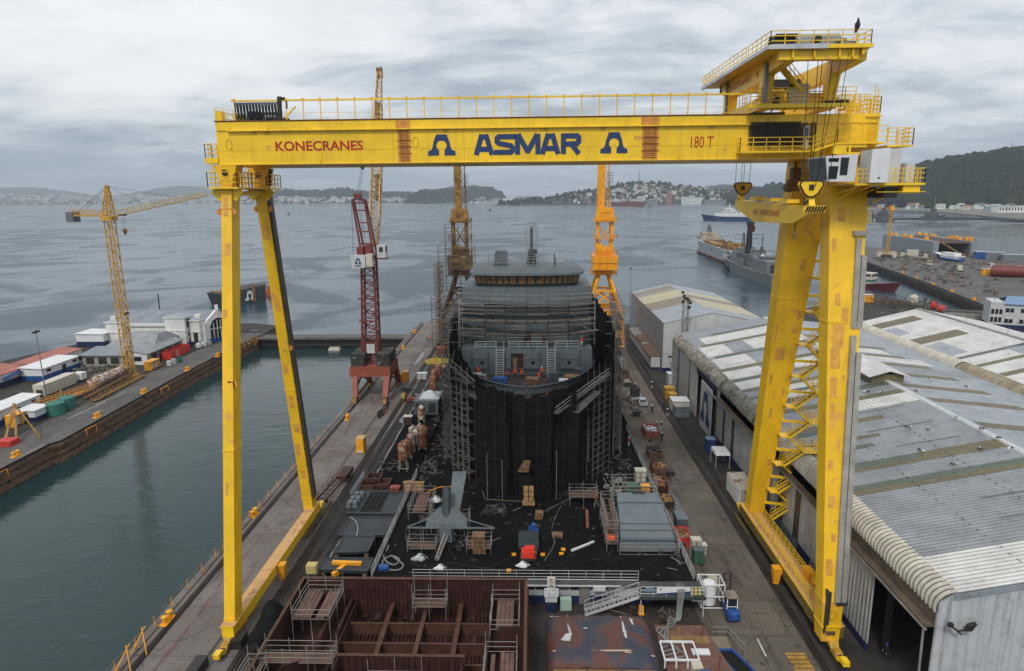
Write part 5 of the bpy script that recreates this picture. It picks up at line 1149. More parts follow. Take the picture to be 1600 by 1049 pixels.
# ================================================================== SHEDS
def zL(x):return 12.2+(x-34.5)*.195
def zR(x):return 16-.105*(x-54)
def z2(x):return 15+(x-75.5)*.24
ms_=T('main_shed','long workshop shed with patched grey and white roof sheets and open end door','shed',(54,100,0))
YF,YB_=49.0,152.0
def slope(y0,y1,x0,x1,zf,dz=.0,th=.12):
    b=MB();b.hexa([(x0,y0,zf(x0)+dz-th),(x1,y0,zf(x1)+dz-th),(x1,y1,zf(x1)+dz-th),(x0,y1,zf(x0)+dz-th)],[(x0,y0,zf(x0)+dz),(x1,y0,zf(x1)+dz),(x1,y1,zf(x1)+dz),(x0,y1,zf(x0)+dz)]);return b
roofL=slope(YF,YB_,34.5,54,zL).build('roof',ROOFG,ms_);roofR=slope(YF,YB_,54,75,zR).build('roof',ROOFB,ms_)
rnd=random.Random(5)
def patch(y0,y1,x0,x1,mat,zf,par,dz=.03):slope(y0,y1,x0,x1,zf,dz,.028).build('roof_sheet',mat,par)
patch(49.05,54.3,34.52,47.0,ROOFW,zL,roofL);patch(49.05,51.2,47.0,53.8,ROOFW,zL,roofL);patch(51.3,54.4,49.5,53.8,ROOFW,zL,roofL)
for y0,y1,x0,x1,mt in((66.5,67.5,34.52,53.9,SKYL),(67.5,68.6,34.52,53.9,SKYG),(71.6,72.5,34.52,53.9,SKYL),(72.5,73.8,34.52,45,SKYG),(72.5,73.8,45,53.9,SKYL),(77.4,78.4,34.52,42,SKYG),(80.0,80.8,34.52,44,SKYL),(83.5,85,34.52,40,SKYG),(85,86.2,34.52,47,SKYL),(88.9,92.4,45.2,53.9,ROOFW),(92.6,94,34.52,53.9,SKYL),(96.6,98.2,34.52,53.9,SKYG),(96.6,98.2,43,49,ROOFW),(100.6,101.8,34.52,50,SKYG),(104.4,105.8,34.52,53.9,SKYL),(110.3,111.8,34.52,53.9,SKYG),(117.2,118.8,34.52,53.9,SKYL),(126.2,127.8,36,53.9,SKYG),(136.2,137.8,36,53.9,SKYL),(144,145.5,40,53.9,SKYG)):
    patch(y0,y1,x0,x1,mt,zL,roofL)
for y0,y1,x0,x1,mt in((106,110.1,34.6,40,ROOFW),(112,117,34.6,41,ROOFW),(112,117,46,53.8,ROOFW),(119,126,35,41.5,ROOFW),(119,122,41.8,53.8,ROOFB),(128,136,35,40,ROOFW),(128,136,44,53.8,ROOFW),(138,143.8,37,53.8,ROOFW),(145.6,151.8,35,53.8,ROOFG),(54.6,66.4,34.6,53.8,ROOFG),(98.4,100.5,36,46,ROOFW),(102,104.3,40,53,ROOFW)):
    patch(y0,y1,x0,x1,mt,zL,roofL,.024)
for y0,y1,x0,x1,mt in((88.2,90.2,55.2,68,SKYL),(95.5,97.4,55.2,68,SKYL),(103,105,55.2,68,SKYL),(110,112,55.2,68,SKYL),(117,119,55.2,67.5,SKYL),(124.4,126.2,55.2,67.5,SKYL),(131,133,55.2,66,SKYL),(106,110,55.2,74,ROOFG),(113,117,57,70,ROOFW),(120,124,55.2,66,ROOFW),(134,150,55.2,74,ROOFB),(50,66,55.2,70,ROOFG),(78,80,55.2,64,SKYL),(68,70,55.2,67,SKYL)):
    patch(y0,y1,x0,x1,mt,zR,roofR)
b=MB();b.hexa([(53.55,YF,zL(53.55)),(54.45,YF,zR(54.45)),(54.45,YB_,zR(54.45)),(53.55,YB_,zL(53.55))],[(53.7,YF,16.1),(54.3,YF,16.1),(54.3,YB_,16.1),(53.7,YB_,16.1)]);b.build('ridge_cap',WHT,ms_)
b=MB()
for y in(58.2,62.1,76.2,81.6,88):b.beam((42.5+y%3,y,zL(42.5+y%3)+.06),(51,y-.1,zL(51)+.06),.05,.03)
for x in(41,47.5):
    for i in range(46):y=49.6+i*1.05;b.cbox((x+rnd.uniform(-.05,.05),y,zL(x)+.03),(.06,.5*rnd.random()+.06,.03))
b.build('lap_line',M('lap_dark',(.07,.065,.06),.8),roofL)
# raised ventilator on the ridge
b=MB();b.box(51.6,56.4,98.2,118,15.4,17.0);mv=b.build('roof_ventilator',SKYL,ms_)
b=MB();b.slab([(50.9,97.6,16.8),(54,97.6,17.7),(54,118.4,17.7),(50.9,118.4,16.8)],(0,0,-.12));b.slab([(54,97.6,17.7),(57.1,97.6,16.8),(57.1,118.4,16.8),(54,118.4,17.7)],(0,0,-.12));b.build('ventilator_roof',ROOFW,mv)
# rounded ribbed eave
def bull(y0,y1,mat,name,par,xc=34.6,zc=10.75,r=1.42,n=9,step=.56):
    pt=lambda a,rr,y:(xc+rr*1.15*math.cos(a),y,zc+rr*math.sin(a));A=[math.pi*.5+math.pi*.6*i/n for i in range(n+1)];w=n+1
    b=MB();b._add([pt(a,r,y)for y in(y0,y1)for a in A],[(i,i+1,w+i+1,w+i)for i in range(n)]);o=b.build(name,M('eave_gap_shade',(.16,.145,.115),.8,var=.4,streak=.5),par)  # eave body coloured dark, painting the shade between the ribs
    b=MB();k=int((y1-y0)/step)
    for j in range(k):
        ya=y0+(j+.2)*step;yb=ya+step*.55;q=[pt(a,rr,y)for y,rr in((ya,r-.02),(ya+.06,r+.13),(yb-.06,r+.13),(yb,r-.02))for a in A]
        b._add(q,[(l*w+i,l*w+i+1,(l+1)*w+i+1,(l+1)*w+i)for l in range(3)for i in range(n)])
    b.build('rib',mat,o);return o
bull(YF,94,M('ribbed_eave_cream',(.56,.53,.45),.6,var=.2,streak=.5,grime=.15),'rounded_eave',ms_);bull(94,YB_,M('ribbed_eave_stained',(.30,.28,.24),.8,var=.5,scale=.5,grime=.6,rust=.3,rustcol=(.06,.055,.045)),'rounded_eave',ms_)
b=MB();b.box(33.0,33.3,YF+.2,112,8.9,10.6);b.box(32.3,33.0,YF+.2,112,8.9,9.1);b.build('door_fascia',M('fascia_brown',(.115,.085,.06),.8,var=.4,streak=.5),ms_)
b=MB();b.box(32.2,32.4,YF,118,8.72,8.86);b.tube((32.3,YF+.3,8.7),(32.5,YF+.3,0),.10,6);b.build('gutter',STEEL,ms_)
def wall(y0,y1,mat,name='wall_panel',z0=0,z1=10.4,x=33.0,par=None):
    b=MB();b.box(x,x+.18,y0,y1,z0,z1);return b.build(name,mat,par or ms_)
d1=None
for y0,y1 in((57.8,60.6),(60.7,63.6)):
    d1=wall(y0,y1,CLADW,'sliding_door',.9,8.9,32.55);bb=MB();bb.box(32.53,32.75,y0,y1,.05,.9);bb.build('door_base',NAVY,d1)
for y0,y1,mt in((63.7,69.6,CLADW),(69.6,70.8,CLADB),(70.8,76,CLADW),(76,77.8,CLADD),(77.8,81.2,CLADW),(81.2,83.4,CLADD),(83.4,86,CLADW),(86,87,CLADB),(87,91.5,CLADW),(91.5,93.2,CLADD),(93.2,98,CLADW),(98,103,CLADW),(103,104.6,CLADD),(104.6,108.4,CLADW),(108.4,109.6,CLADD),(109.6,113.6,CLADW),(113.6,115.0,CLADD),(128.2,134,CLADW),(134,135,CLADD),(135,143.8,CLADW),(143.8,146,CLADB),(146,152,CLADW)):
    w_=wall(y0,y1,mt)
    if y0<110:bb=MB();bb.box(32.96,32.99,y0,y1,.02,1.5);bb.build('wall_base',NAVY if y0<72 or 82<y0 else CLADB,w_)
b=MB();b.box(32.4,32.58,115,122.6,.25,9.3);dd=b.build('sliding_door',WHT,ms_)
b=MB();omega(b,(32.395,118.8,1.9),(0,-1,0),(0,0,1),6.4,6.0,.03);b.build('emblem',NAVL,dd)
b=MB();b.box(33.0,33.2,122.6,123.0,0,10.4);b.box(32.9,33.1,115,128.2,9.3,10.4);b.box(32.38,32.6,115,122.6,.02,.24);b.build('door_frame',NAVY,ms_)
b=MB();b.slab([(33.1,YF,0),(75,YF,0),(75,YF,zR(75)),(54,YF,15.9),(34.4,YF,12.1),(33.1,YF,11.2)],(0,.2,0));gw=b.build('gable_wall',CLADX,ms_)
b=MB();b.slab([(34.2,YF-.04,zL(34.2)-.1),(54,YF-.04,15.9),(54,YF-.04,15.4),(34.2,YF-.04,zL(34.2)-.6)],(0,-.06,0));b.build('verge_flashing',M('flashing',(.33,.37,.41),.4,metal=.3),gw)
b=MB();b.slab([(33.1,YB_,0),(75,YB_,0),(75,YB_,zR(75)),(54,YB_,15.9),(34.4,YB_,12.1),(33.1,YB_,11.2)],(0,-.2,0));b.build('gable_wall',CLADX,ms_)
b=MB()
for y in[50+i*7.3 for i in range(14)]:b.box(34,34.5,y,y+.4,0,10.8);b.box(34,75,y,y+.3,11.0,11.4)
b.build('roof_frame',DKST,ms_)
b=MB();b.box(34.5,74,YF+.3,YB_-.3,.002,.05);b.build('shed_floor',M('shed_floor',(.05,.045,.04),.8,var=.4),ms_)
# floodlight on the gable
t=T('floodlight','pair of grey floodlights on a bent bracket on the white gable wall','floodlight',(34.3,YF-.1,9.4))
b=MB();b.beam((33.6,YF-.9,9.9),(34.7,YF-.7,8.9),.12);b.beam((34.0,YF-.1,9.4),(34.4,YF-.8,9.2),.12);b.beam((34.3,YF-.7,9.2),(35.3,YF-.7,9.3),.1);b.build('bracket',DKST,t)
b=MB();b.hexa([(34.9,YF-.9,9.3),(35.4,YF-.9,9.3),(35.4,YF-.6,9.3),(34.9,YF-.6,9.3)],[(35.0,YF-1.1,9.9),(35.6,YF-1.1,10.1),(35.6,YF-.7,10.1),(35.0,YF-.7,9.9)]);b.box(33.4,33.75,YF-1.1,YF-.8,9.8,10.1);b.each('lamp_head',DKST,t)
# seabirds on the roof
def gull(p,rz=0,first=[None]):
    if first[0]is None:
        t=T('gull','small white gull with dark wings resting on the shed roof','gull',p,'gulls resting on the shed roofs')
        o=tuple(p);b=MB();x,y,z=p;b.lathe((x-.32,y,z+.22),[(.02,0),(.10,.12),(.15,.28),(.13,.42),(.08,.54),(.085,.60),(.06,.68),(.01,.72)],8,'X');b.build('body',WHTC,t,smooth=True)
        b=MB();b.hexa([(x-.5,y-.15,z+.22),(x+.05,y-.17,z+.2),(x+.05,y-.13,z+.2),(x-.5,y-.05,z+.22)],[(x-.5,y-.13,z+.3),(x+.05,y-.16,z+.36),(x+.05,y-.10,z+.36),(x-.5,y-.05,z+.3)]);b.hexa([(x-.5,y+.05,z+.22),(x+.05,y+.13,z+.2),(x+.05,y+.17,z+.2),(x-.5,y+.15,z+.22)],[(x-.5,y+.05,z+.3),(x+.05,y+.10,z+.36),(x+.05,y+.16,z+.36),(x-.5,y+.13,z+.3)]);b.each('wing',DKST,t)
        b=MB();b.tube((x,y-.05,z),(x,y-.05,z+.15),.012,4);b.tube((x,y+.05,z),(x,y+.05,z+.15),.012,4);b.each('leg',ORA,t);first[0]=t;t.rotation_euler=(0,0,rz);return t
    return dup(first[0],p,rz)
def plane_pt(px,py,x0,z0,s):
    d=ray(px,py);tt=(z0-x0*s-CAMH)/(d.z-d.x*s);return Vector((d.x*tt,d.y*tt,CAMH+d.z*tt))
for i,q in enumerate(((1420,669),(1449,672),(1353,614),(1375,615),(1440,707),(1491,728),(1530,703),(1363,565),(1379,570))):
    p=plane_pt(*q,34.5,12.2,.195)if q[0]not in(1363,1379)else plane_pt(*q,54,16,-.105);gull(p+Vector((0,0,.02)),i*1.3)
for i,q in enumerate(((1433,614),(1494,654),(1532,672),(1556,687),(1577,704),(1454,595),(1512,607))):
    p=plane_pt(*q,54,16.05,-.105);gull(p+Vector((0,0,.06)),i*.9)
# second shed with the white ribbed roof
s2_=T('white_roofed_shed','second long shed beyond the first with a whiter roof and grey strips','shed',(88,100,0))
r2=slope(58,151,75.5,88,z2).build('roof',ROOFW,s2_);r3=slope(58,151,88,102,lambda x:18-.2*(x-88)).build('roof',ROOFW,s2_)
for y0,y1,x0,x1,mt in((142.5,146.5,75.6,84.5,SKYL),(127.2,131.2,75.6,84.5,SKYL),(135,141,75.6,78,ROOFB),(118,126,75.6,78.6,ROOFB),(115.2,116.4,75.6,87.8,SKYG),(110,111.2,75.6,87.8,SKYL),(104,105.6,75.6,87.8,SKYL),(98.4,99.8,75.6,87.8,SKYL),(111.5,116,83.5,87.8,ROOFB),(90,92,75.6,87.8,SKYL),(80,82,75.6,87.8,SKYL)):
    slope(y0,y1,x0,x1,z2,.03,.028).build('roof_sheet',mt,r2)
bull(114,151,MATS['ribbed_eave_cream'],'rounded_eave',s2_,75.6,13.4,1.5);bull(58,114,M('ribbed_eave_ochre',(.34,.29,.20),.8,var=.35,grime=.4),'rounded_eave',s2_,75.6,13.2,1.6)
b=MB();b.slab([(75.2,58,0),(102,58,0),(102,58,15.2),(88,58,17.9),(75.2,58,14.8)],(0,.2,0));b.slab([(75.2,150.8,0),(102,150.8,0),(102,150.8,15.2),(88,150.8,17.9),(75.2,150.8,14.8)],(0,.2,0));b.box(101.8,102,58.3,150.7,0,15);b.box(75.2,75.4,58.3,150.7,0,13.2);b.each('wall',CLADX,s2_)
b=MB();b.box(87.6,88.4,58,151,17.95,18.12);b.build('ridge_cap',STEEL,s2_)
b=MB()
for y in(148,134,122):b.tube((88,y,18),(88,y,19.4),.05,4)
b.each('lightning_rod',STEEL,s2_)
# small grey shed at the quay end
s3_=T('quay_shed','smaller weathered shed with tan and blue roof bands at the end of the road','shed',(43,190,0))
zq=lambda x:12.5+(x-33)*.22 if x<45 else 12.5+2.64-(x-45)*.2
def sq(y0,y1,x0,x1,mat,dz=0,par=None):return slope(y0,y1,x0,x1,zq,dz,.1 if not dz else.028).build('roof' if not dz else 'roof_sheet',mat,par or s3_)
RC=M('cream_roof',(.42,.38,.26),.6,var=.12);RT=M('tan_roof',(.24,.20,.15),.7,var=.2)
ra=sq(163,218,33,45,ROOFB);rb=sq(163,218,45,60,ROOFB)
for y0,y1,mt in((208,214,RT),(204.5,206.5,RT),(192,204.5,RC),(181,192,RT)):sq(y0,y1,33.02,44.9,mt,.03,ra)
for y0,y1,mt in((196,204,RC),(189,194,RT),(172,188,RC)):sq(y0,y1,45.1,59.9,mt,.03,rb)
b=MB();b.box(33.05,33.25,163.2,218,0,12.4);b.build('wall',M('stained_grey_wall',(.30,.31,.32),.7,var=.3,streak=.9,grime=.5,scale=.5),s3_)
b=MB();b.slab([(33.05,163.1,4.6),(60,163.1,4.6),(60,163.1,12.1),(45,163.1,15),(33.05,163.1,12.4)],(0,.2,0));b.box(33,60,163.0,163.2,1.0,4.5);b.each('gable_wall',WHT,s3_)
b=MB();b.box(32.98,60,162.96,163.15,0,1.0);b.build('wall_base',NAVY,s3_)
b=MB();b.box(34.4,37.6,162.92,163,3.7,4.1);b.build('vent',DKST,s3_)
b=MB();b.box(35,38.4,162.93,162.99,.6,2.4);b.build('teal_panel',M('teal_wash',(.28,.42,.38),.7),s3_)
for i,(y0,y1,h,mt)in enumerate(((165,180,3.3,M('rusty_roof',(.14,.085,.055),.8,var=.3)),(180.5,190,3.8,MATS['rusty_roof']),(190.5,203,3.2,M('grey_lean_roof',(.22,.22,.21),.8)))):
    t=T('lean_to',('white boarded lean-to with brown roof, nearest the camera beside the quay shed','middle lean-to with rusty roof and open front beside the quay shed','far grey roofed lean-to beside the quay shed')[i],'lean-to',(31.5,(y0+y1)/2,0))
    b=MB();b.box(30.6,32.9,y0+.1,y1-.1,.6,h);wb_=b.build('wall',WHT,t);b=MB();b.box(30.58,32.92,y0+.05,y1-.05,0,.6);b.build('wall_base',NAVY,wb_)
    b=MB();b.slab([(30.2,y0,h),(33,y0,h+.3),(33,y1,h+.3),(30.2,y1,h)],(0,0,.1));b.build('roof',mt,t)
# floodlight lattice tower and slim lamp posts
t=T('floodlight_tower','slim grey lattice floodlight tower between the two sheds','light tower',(37.6,160,0))
b=MB();b.lattice((37.6,160,0),(37.6,160,19.5),1.5,1.1,14,.07,.04);b.rail([(36.8,159.4,16.5),(38.4,159.4,16.5)],1,.04,.8,1);b.build('mast',STEEL,t)
b=MB();
for i,(x,z)in enumerate(((36.6,20.5),(36.9,19.6),(37.4,19.0),(38.0,18.6),(38.5,17.9),(38.3,16.8),(36.7,18.2))):b.cbox((x,159.3,z),(.6,.4,.6),.3)
b.each('lamp_head',DKST,t)
def lamppost(x,y,h,label,grp=None,heads=((-.3,0),(.4,.3)),lean=0,z0=0):
    t=T('lamp_post',label,'lamp post',(x,y,z0),grp);b=MB();b.tube((x,y,z0),(x+lean,y,z0+h),.14,6,.08);b.build('pole',M('pole_grey',(.25,.25,.24),.5,metal=.3),t)
    b=MB()
    for dx,dz in heads:b.cbox((x+lean+dx,y-.1,z0+h+dz-.1),(.8,.5,.35),.2)
    b.each('lamp_head',DKST,t);return t
p=G(74,630);lamppost(p.x,p.y,15.9,'tall thin floodlight post beside the white container on the left pier')
p=G(210,588);lamppost(p.x,p.y,16.0,'thin floodlight post standing right behind the yellow tower crane mast')
lamppost(33.0,220,20,'thin dark lamp post at the far corner of the quay shed',None,((0,0),))
# white and blue office building by the middle quay
oc=T('office_building','white two-storey office with blue roof and navy base by the eastern quay','office building',(170,205,0))
b0=Vector((149.6,216.5,0));dx=Vector((1,-.42,0)).normalized();dy=Vector((.42,1,0)).normalized()
def ob(u0,u1,v0,v1,z0,z1):
    P=lambda u,v,z:b0+dx*u+dy*v+Vector((0,0,z));b=MB();b.hexa([P(u0,v0,z0),P(u1,v0,z0),P(u1,v1,z0),P(u0,v1,z0)],[P(u0,v0,z1),P(u1,v0,z1),P(u1,v1,z1),P(u0,v1,z1)]);return b
ob(0,46,0,10,1.6,8.2).build('wall',WHT,oc);ob(-.05,46,-.05,10,0,1.6).build('wall_base',NAVY,oc);ob(-.2,3.4,-.4,9,1.6,8.9).build('stair_tower',WHT,oc)
P=lambda u,v,z:b0+dx*u+dy*v+Vector((0,0,z))
b=MB();b.slab([P(3,-.5,8.25),P(46.5,-.5,8.25),P(46.5,5,10.2),P(5,5,10.2)],(0,0,.15));b.slab([P(5,5,10.2),P(46.5,5,10.2),P(46.5,10.5,8.25),P(3,10.5,8.25)],(0,0,.15));b.build('roof',M('blue_roof',(.16,.25,.38),.5,var=.12),oc)
for u in range(4,46,4):
    for z in(2.2,5.7):
        w_=ob(u,u+2.2,-.08,-.02,z,z+1.3).build('window',GLS,oc);ob(u+1.02,u+1.16,-.12,-.08,z,z+1.3).build('mullion',WHT,w_)
for u in(.1,1.2,2.3):
    for z in(2.4,5.0):ob(u,u+.8,-.48,-.4,z,z+1.6).build('window',GLS,oc)
ob(20,30,3,8,9.5,11.8).build('roof_house',WHT,oc)
b=MB();p=P(1,1,8.8);b.tube(p,p+Vector((0,0,5)),.08,5);b.build('antenna',STEEL,oc)
# ================================================================== LEFT PIER BUILDINGS
bh=T('boathouse','old white boathouse with arched gable window, towers and grey sheet roof','boathouse',(-112,203,0))
OW=M('old_white_render',(.72,.72,.69),.8,var=.12,streak=.35,grime=.1)
b=MB();b.box(-132,-100.8,197.5,208.5,0,6.2);b.build('wall',OW,bh)
b=MB();b.slab([(-132,197.2,6.3),(-100.6,197.2,6.3),(-98.4,203,9.6),(-132,203,9.6)],(0,0,.15));b.slab([(-132,203,9.6),(-98.4,203,9.6),(-97.0,208.8,6.3),(-132,208.8,6.3)],(0,0,.15));b.each('roof',corrugated('boathouse_roof',(.24,.265,.30),.9,'X',patches=1),bh)
b=MB();b.box(-131.5,-101,196.9,197.4,5.6,6.5);b.build('parapet',OW,bh)
gq=lambda u,z,o=0.0:Vector((-100.6+.45*u+.893*o,196.4+.893*u-.45*o,z))  # gable turned towards the basin
b=MB();b.slab([gq(0,0),gq(10,0),gq(10,6.4),gq(5,10.2),gq(0,6.4)],(-.8,.4,0));b.cbox(gq(5,10.0,-.3),(1.0,1.0,1.5),.47);gb=b.build('arched_gable',OW,bh)
n=14;pts=[gq(1.9,1.3,.05)]+[gq(5-3.1*math.cos(math.pi*i/n),4.4+3.1*math.sin(math.pi*i/n),.05)for i in range(n+1)]+[gq(8.1,1.3,.05)]
b=MB();b.slab(pts,(-.04,.02,0));aw=b.build('arched_window',GLS,gb)
b=MB()
for u in(3.1,4.4,5.6,6.9):b.beam(gq(u,1.3,.1),gq(u,7.2-abs(u-5)*.55,.1),.26,.1)
b.beam(gq(1.9,4.3,.1),gq(8.1,4.3,.1),.1,.28);b.each('mullion',WHT,aw)
b=MB();b.beam(gq(0,.65,.04),gq(10,.65,.04),.08,1.3);b.build('wall_base',BLU,bh)
def tower(x0,x1,y0,y1,h,name='tower'):
    b=MB();b.box(x0,x1,y0,y1,0,h);o=b.build(name,OW,bh);b=MB();b.box(x0-.35,x1+.35,y0-.35,y1+.35,h,h+.35);b.box(x0-.2,x1+.2,y0-.2,y1+.2,h*.55,h*.55+.3);b.each('cornice',OW,o)
    b=MB();b.hexa([(x0-.2,y0-.2,h+.36),(x1+.2,y0-.2,h+.36),(x1+.2,y1+.2,h+.36),(x0-.2,y1+.2,h+.36)],[((x0+x1)/2-.3,(y0+y1)/2-.3,h+1.3),((x0+x1)/2+.3,(y0+y1)/2-.3,h+1.3),((x0+x1)/2+.3,(y0+y1)/2+.3,h+1.3),((x0+x1)/2-.3,(y0+y1)/2+.3,h+1.3)]);b.build('tower_roof',ROOFB,o);return o
tw=tower(-110.6,-104.6,192.4,197.1,8.9)
b=MB();b.box(-104.62,-104.5,193.5,195.5,5.8,8.4);b.box(-104.62,-104.5,194,195.2,3.2,4.6);b.box(-104.62,-104.5,194,195.4,.8,2);b.each('window',GLS,tw)
tw2=tower(-104.3,-101.2,194.4,197.4,7.6);b=MB();b.box(-103.2,-101.9,194.28,194.38,.3,4.0);b.build('door',DKST,tw2);b=MB();b.box(-102.9,-101.2,195.2,196.8,7.9,9.4);b.build('chimney',OW,tw2)
b=MB();b.box(-101.4,-100.2,195.6,197.45,0,6.6);b.build('wall',OW,bh)
tw3=tower(-131,-126,195.4,197.4,6.9);b=MB();b.box(-129.5,-128,195.8,196.8,7.2,8.9);b.build('chimney',OW,tw3)
b=MB();b.box(-104.55,-104.4,192.5,194.7,0,1.3);b.box(-104.3,-103.3,194.2,194.36,0,1.3);b.box(-101.7,-101.2,194.2,194.36,0,1.3);b.build('wall_base',NAVY,bh)
# low grey-roofed workshop in front of it
lw=T('low_workshop','low pale workshop with grey hipped roofs and dark openings behind the tower crane','workshop',(-112,172,0))
b=MB();b.box(-120.5,-109.4,168.6,178,0,3.2);b.build('wall',MASON,lw)
b=MB()
for x in(-119.6,-116.2,-112.8):b.box(x,x+2.2,168.5,168.62,.9,2.6)
b.each('window_opening',DKST,lw)
b=MB();b.slab([(-121.2,168,3.2),(-108.6,168,3.2),(-110,172.5,4.8),(-119,172.5,4.8)],(0,0,.12));b.slab([(-121.2,178.3,3.2),(-119,172.5,4.8),(-110,172.5,4.8),(-108.6,178.3,3.2)],(0,0,.12));b.each('roof',MATS['boathouse_roof'],lw)
b=MB();b.hexa([(-121,178.4,3.3),(-106.5,178.4,3.3),(-106.5,193,3.3),(-121,193,3.3)],[(-117,184,6.0),(-108,184,6.0),(-108,188,6.0),(-117,188,6.0)]);b.build('hipped_roof',ROOFG,lw)
b=MB();b.box(-109.2,-104.3,171,189.5,0,3.0);lwb=b.build('wing_wall',MASON,lw)
b=MB();b.slab([(-110,170.4,4.3),(-103.7,170.4,3.0),(-103.7,190,3.0),(-110,190,4.3)],(0,0,.12));b.build('roof',ROOFG,lw)
b=MB();b.slab([(-109.3,171,3.0),(-104.2,171,2.95),(-104.2,171,3.05),(-109.3,171,4.1)],(0,-.1,0));b.box(-109.3,-104.2,170.8,171,0,3.0);b.build('white_gable',WHTC,lwb)
b=MB();b.box(-108,-105.8,170.7,170.8,1.1,2.3);b.build('window',GLS,lwb)
b=MB()
for y in(173,177,181,185):b.box(-104.32,-104.2,y,y+2.6,.4,2.5)
b.each('window',DKST,lwb)
# cabins with blue bases on the seaward side
def cabin(name,label,x0,x1,y0,y1,h,roof,base,rise=.5,op=(),cat='cabin'):
    t=T(name,label,cat,((x0+x1)/2,(y0+y1)/2,0));b=MB();b.box(x0,x1,y0,y1,.0,h);w_=b.build('wall',WHTC,t)
    b=MB();b.box(x0-.04,x1+.04,y0-.04,y1+.04,.02,h*.42);b.build('wall_base',base,w_)
    b=MB();b.slab([(x0-.3,y0-.3,h+rise),(x1+.3,y0-.3,h),(x1+.3,y1+.3,h),(x0-.3,y1+.3,h+rise)],(0,0,.14));b.build('roof',roof,t)
    b=MB()
    for(a,c,d,e,f)in op:
        if a=='x':b.box(x1+.03,x1+.08,c,d,e,f)
        else:b.box(c,d,y0-.08,y0-.03,e,f)
    if op:b.each('window',GLS,t)
    return t
PINK=M('faded_red_roof',(.36,.14,.11),.8,var=.25)
cabin('site_cabin','long white cabin with faded red roof and navy base at the pier edge',-134,-127.5,140,158,3.0,PINK,NAVY,.7,(('x',146,147.4,1.5,2.3),))
cabin('site_cabin','white cabin with pale flat roof and bright blue base, doors open',-127,-121.5,155,168.5,3.0,WHTC,BLU,.3,(('x',156.5,158,1.9,2.6),('x',162,163.4,.2,2.4),('x',166,167.6,1.9,2.6)))
cabin('site_cabin','low white cabin with faded red roof behind the blue based cabin',-132.5,-127.2,160,178,2.8,PINK,NAVY,.5)
cabin('pump_house','white box house with flat white roof and navy band on the outer pier',-139,-130.5,193,200.5,3.9,WHTC,NAVY,.15)
cabin('office_container','white office container with two-tone blue base and small dark windows',-110.2,-106.4,123.5,134,2.9,WHTC,BLU,.25,(('x',126,126.8,1.8,2.2),('x',127.4,128.2,1.8,2.2),('x',131.4,132.6,1.9,2.4)))
cabin('office_container','white cabin with rusty roof and blue base at the left edge of the picture',-109.6,-105.8,113,122.6,2.8,M('rust_roof2',(.22,.11,.075),.8,var=.3),BLU,.3,(('x',117,117.8,1.5,2.1),))
cabin('guard_hut','small white hut with navy base between the container and the green tanks',-104.0,-100.6,124.6,128.6,2.3,WHTC,NAVY,.1,(('y',-103,-102,.9,1.6),))
t=T('shipping_container','cream corrugated shipping container with open dark end on the left pier','container',(-112,147,0))
b=MB();b.box(-114,-111.5,141.8,153,.15,2.75);b.build('body',CREAM,t);b=MB();b.box(-113.2,-111.8,141.7,141.8,.2,1.6);b.build('door_opening',DKST,t)
b=MB()
for i in range(20):b.box(-111.5,-111.44,142.2+i*.54,142.4+i*.54,.3,2.6)
b.build('corrugation',CREAM,t)
t=T('skip','bright red open skip with white emblem beside the low workshop','skip',(-101.8,182,0))
b=MB();P0=[(-103.6,176.6),(-101.0,176.6),(-101.0,187.4),(-103.6,187.4)]
for(xa,ya),(xb,yb)in zip(P0,P0[1:]+P0[:1]):b.beam((xa,ya,1.1),(xb,yb,1.1),.12,2.1)
b.box(-103.5,-101.1,176.7,187.3,.05,.2);bd=b.build('body',REDB,t)
b=MB();b.path([Vector((-100.9,180+.6*math.cos(a),1.1+.6*math.sin(a)))for a in[i*math.pi/6 for i in range(13)]],.07,4);b.build('emblem',WHTC,bd)
b=MB();b.cbox((-102.3,183,.2),(1.6,6,1.2));b.build('scrap',WOOD,t)
def drumtank(x,y,r,h,label,mat,grp=None):
    t=T('water_tank',label,'tank',(x,y,0),grp);b=MB();b.lathe((x,y,0),[(r*.98,0),(r,.1),(r,h),(r*.96,h+.1),(.3,h+.45),(.1,h+.5)],20);b.build('shell',mat,t)
    b=MB()
    for k in range(3):b.beam((x-r*.9*math.cos(k*1.05),y-r*.9*math.sin(k*1.05),h+.14),(x,y,h+.5),.07);b.beam((x+r*.9*math.cos(k*1.05),y+r*.9*math.sin(k*1.05),h+.14),(x,y,h+.5),.07)
    b.build('lid_rib',GRN,t)
drumtank(-99.9,129.4,1.75,2.5,'teal plastic water tank nearer the quay hut',TEAL,'teal water tanks');drumtank(-100.1,133.3,1.6,2.5,'teal plastic water tank further along, by the yellow gangway',TEAL,'teal water tanks')
t=T('storage_tank','long rusty white cylindrical tank lying beside the tower crane foot','tank',(-103,152.5,0))
b=MB();b.lathe((-103.1,145.9,1.7),[(.3,0),(1.1,.25),(1.45,.8),(1.45,12.8),(1.1,13.3),(.3,13.6)],18,'Y');b.build('shell',RUSTW,t,smooth=False)
b=MB();b.box(-104.4,-101.8,148,148.6,0,1);b.box(-104.4,-101.8,156,156.6,0,1);b.each('saddle',DKST,t)
b=MB();b.lathe((-103.1,152.1,1.7),[(1.5,0),(1.5,.12)],18,'Y');b.build('band',OCH,t)
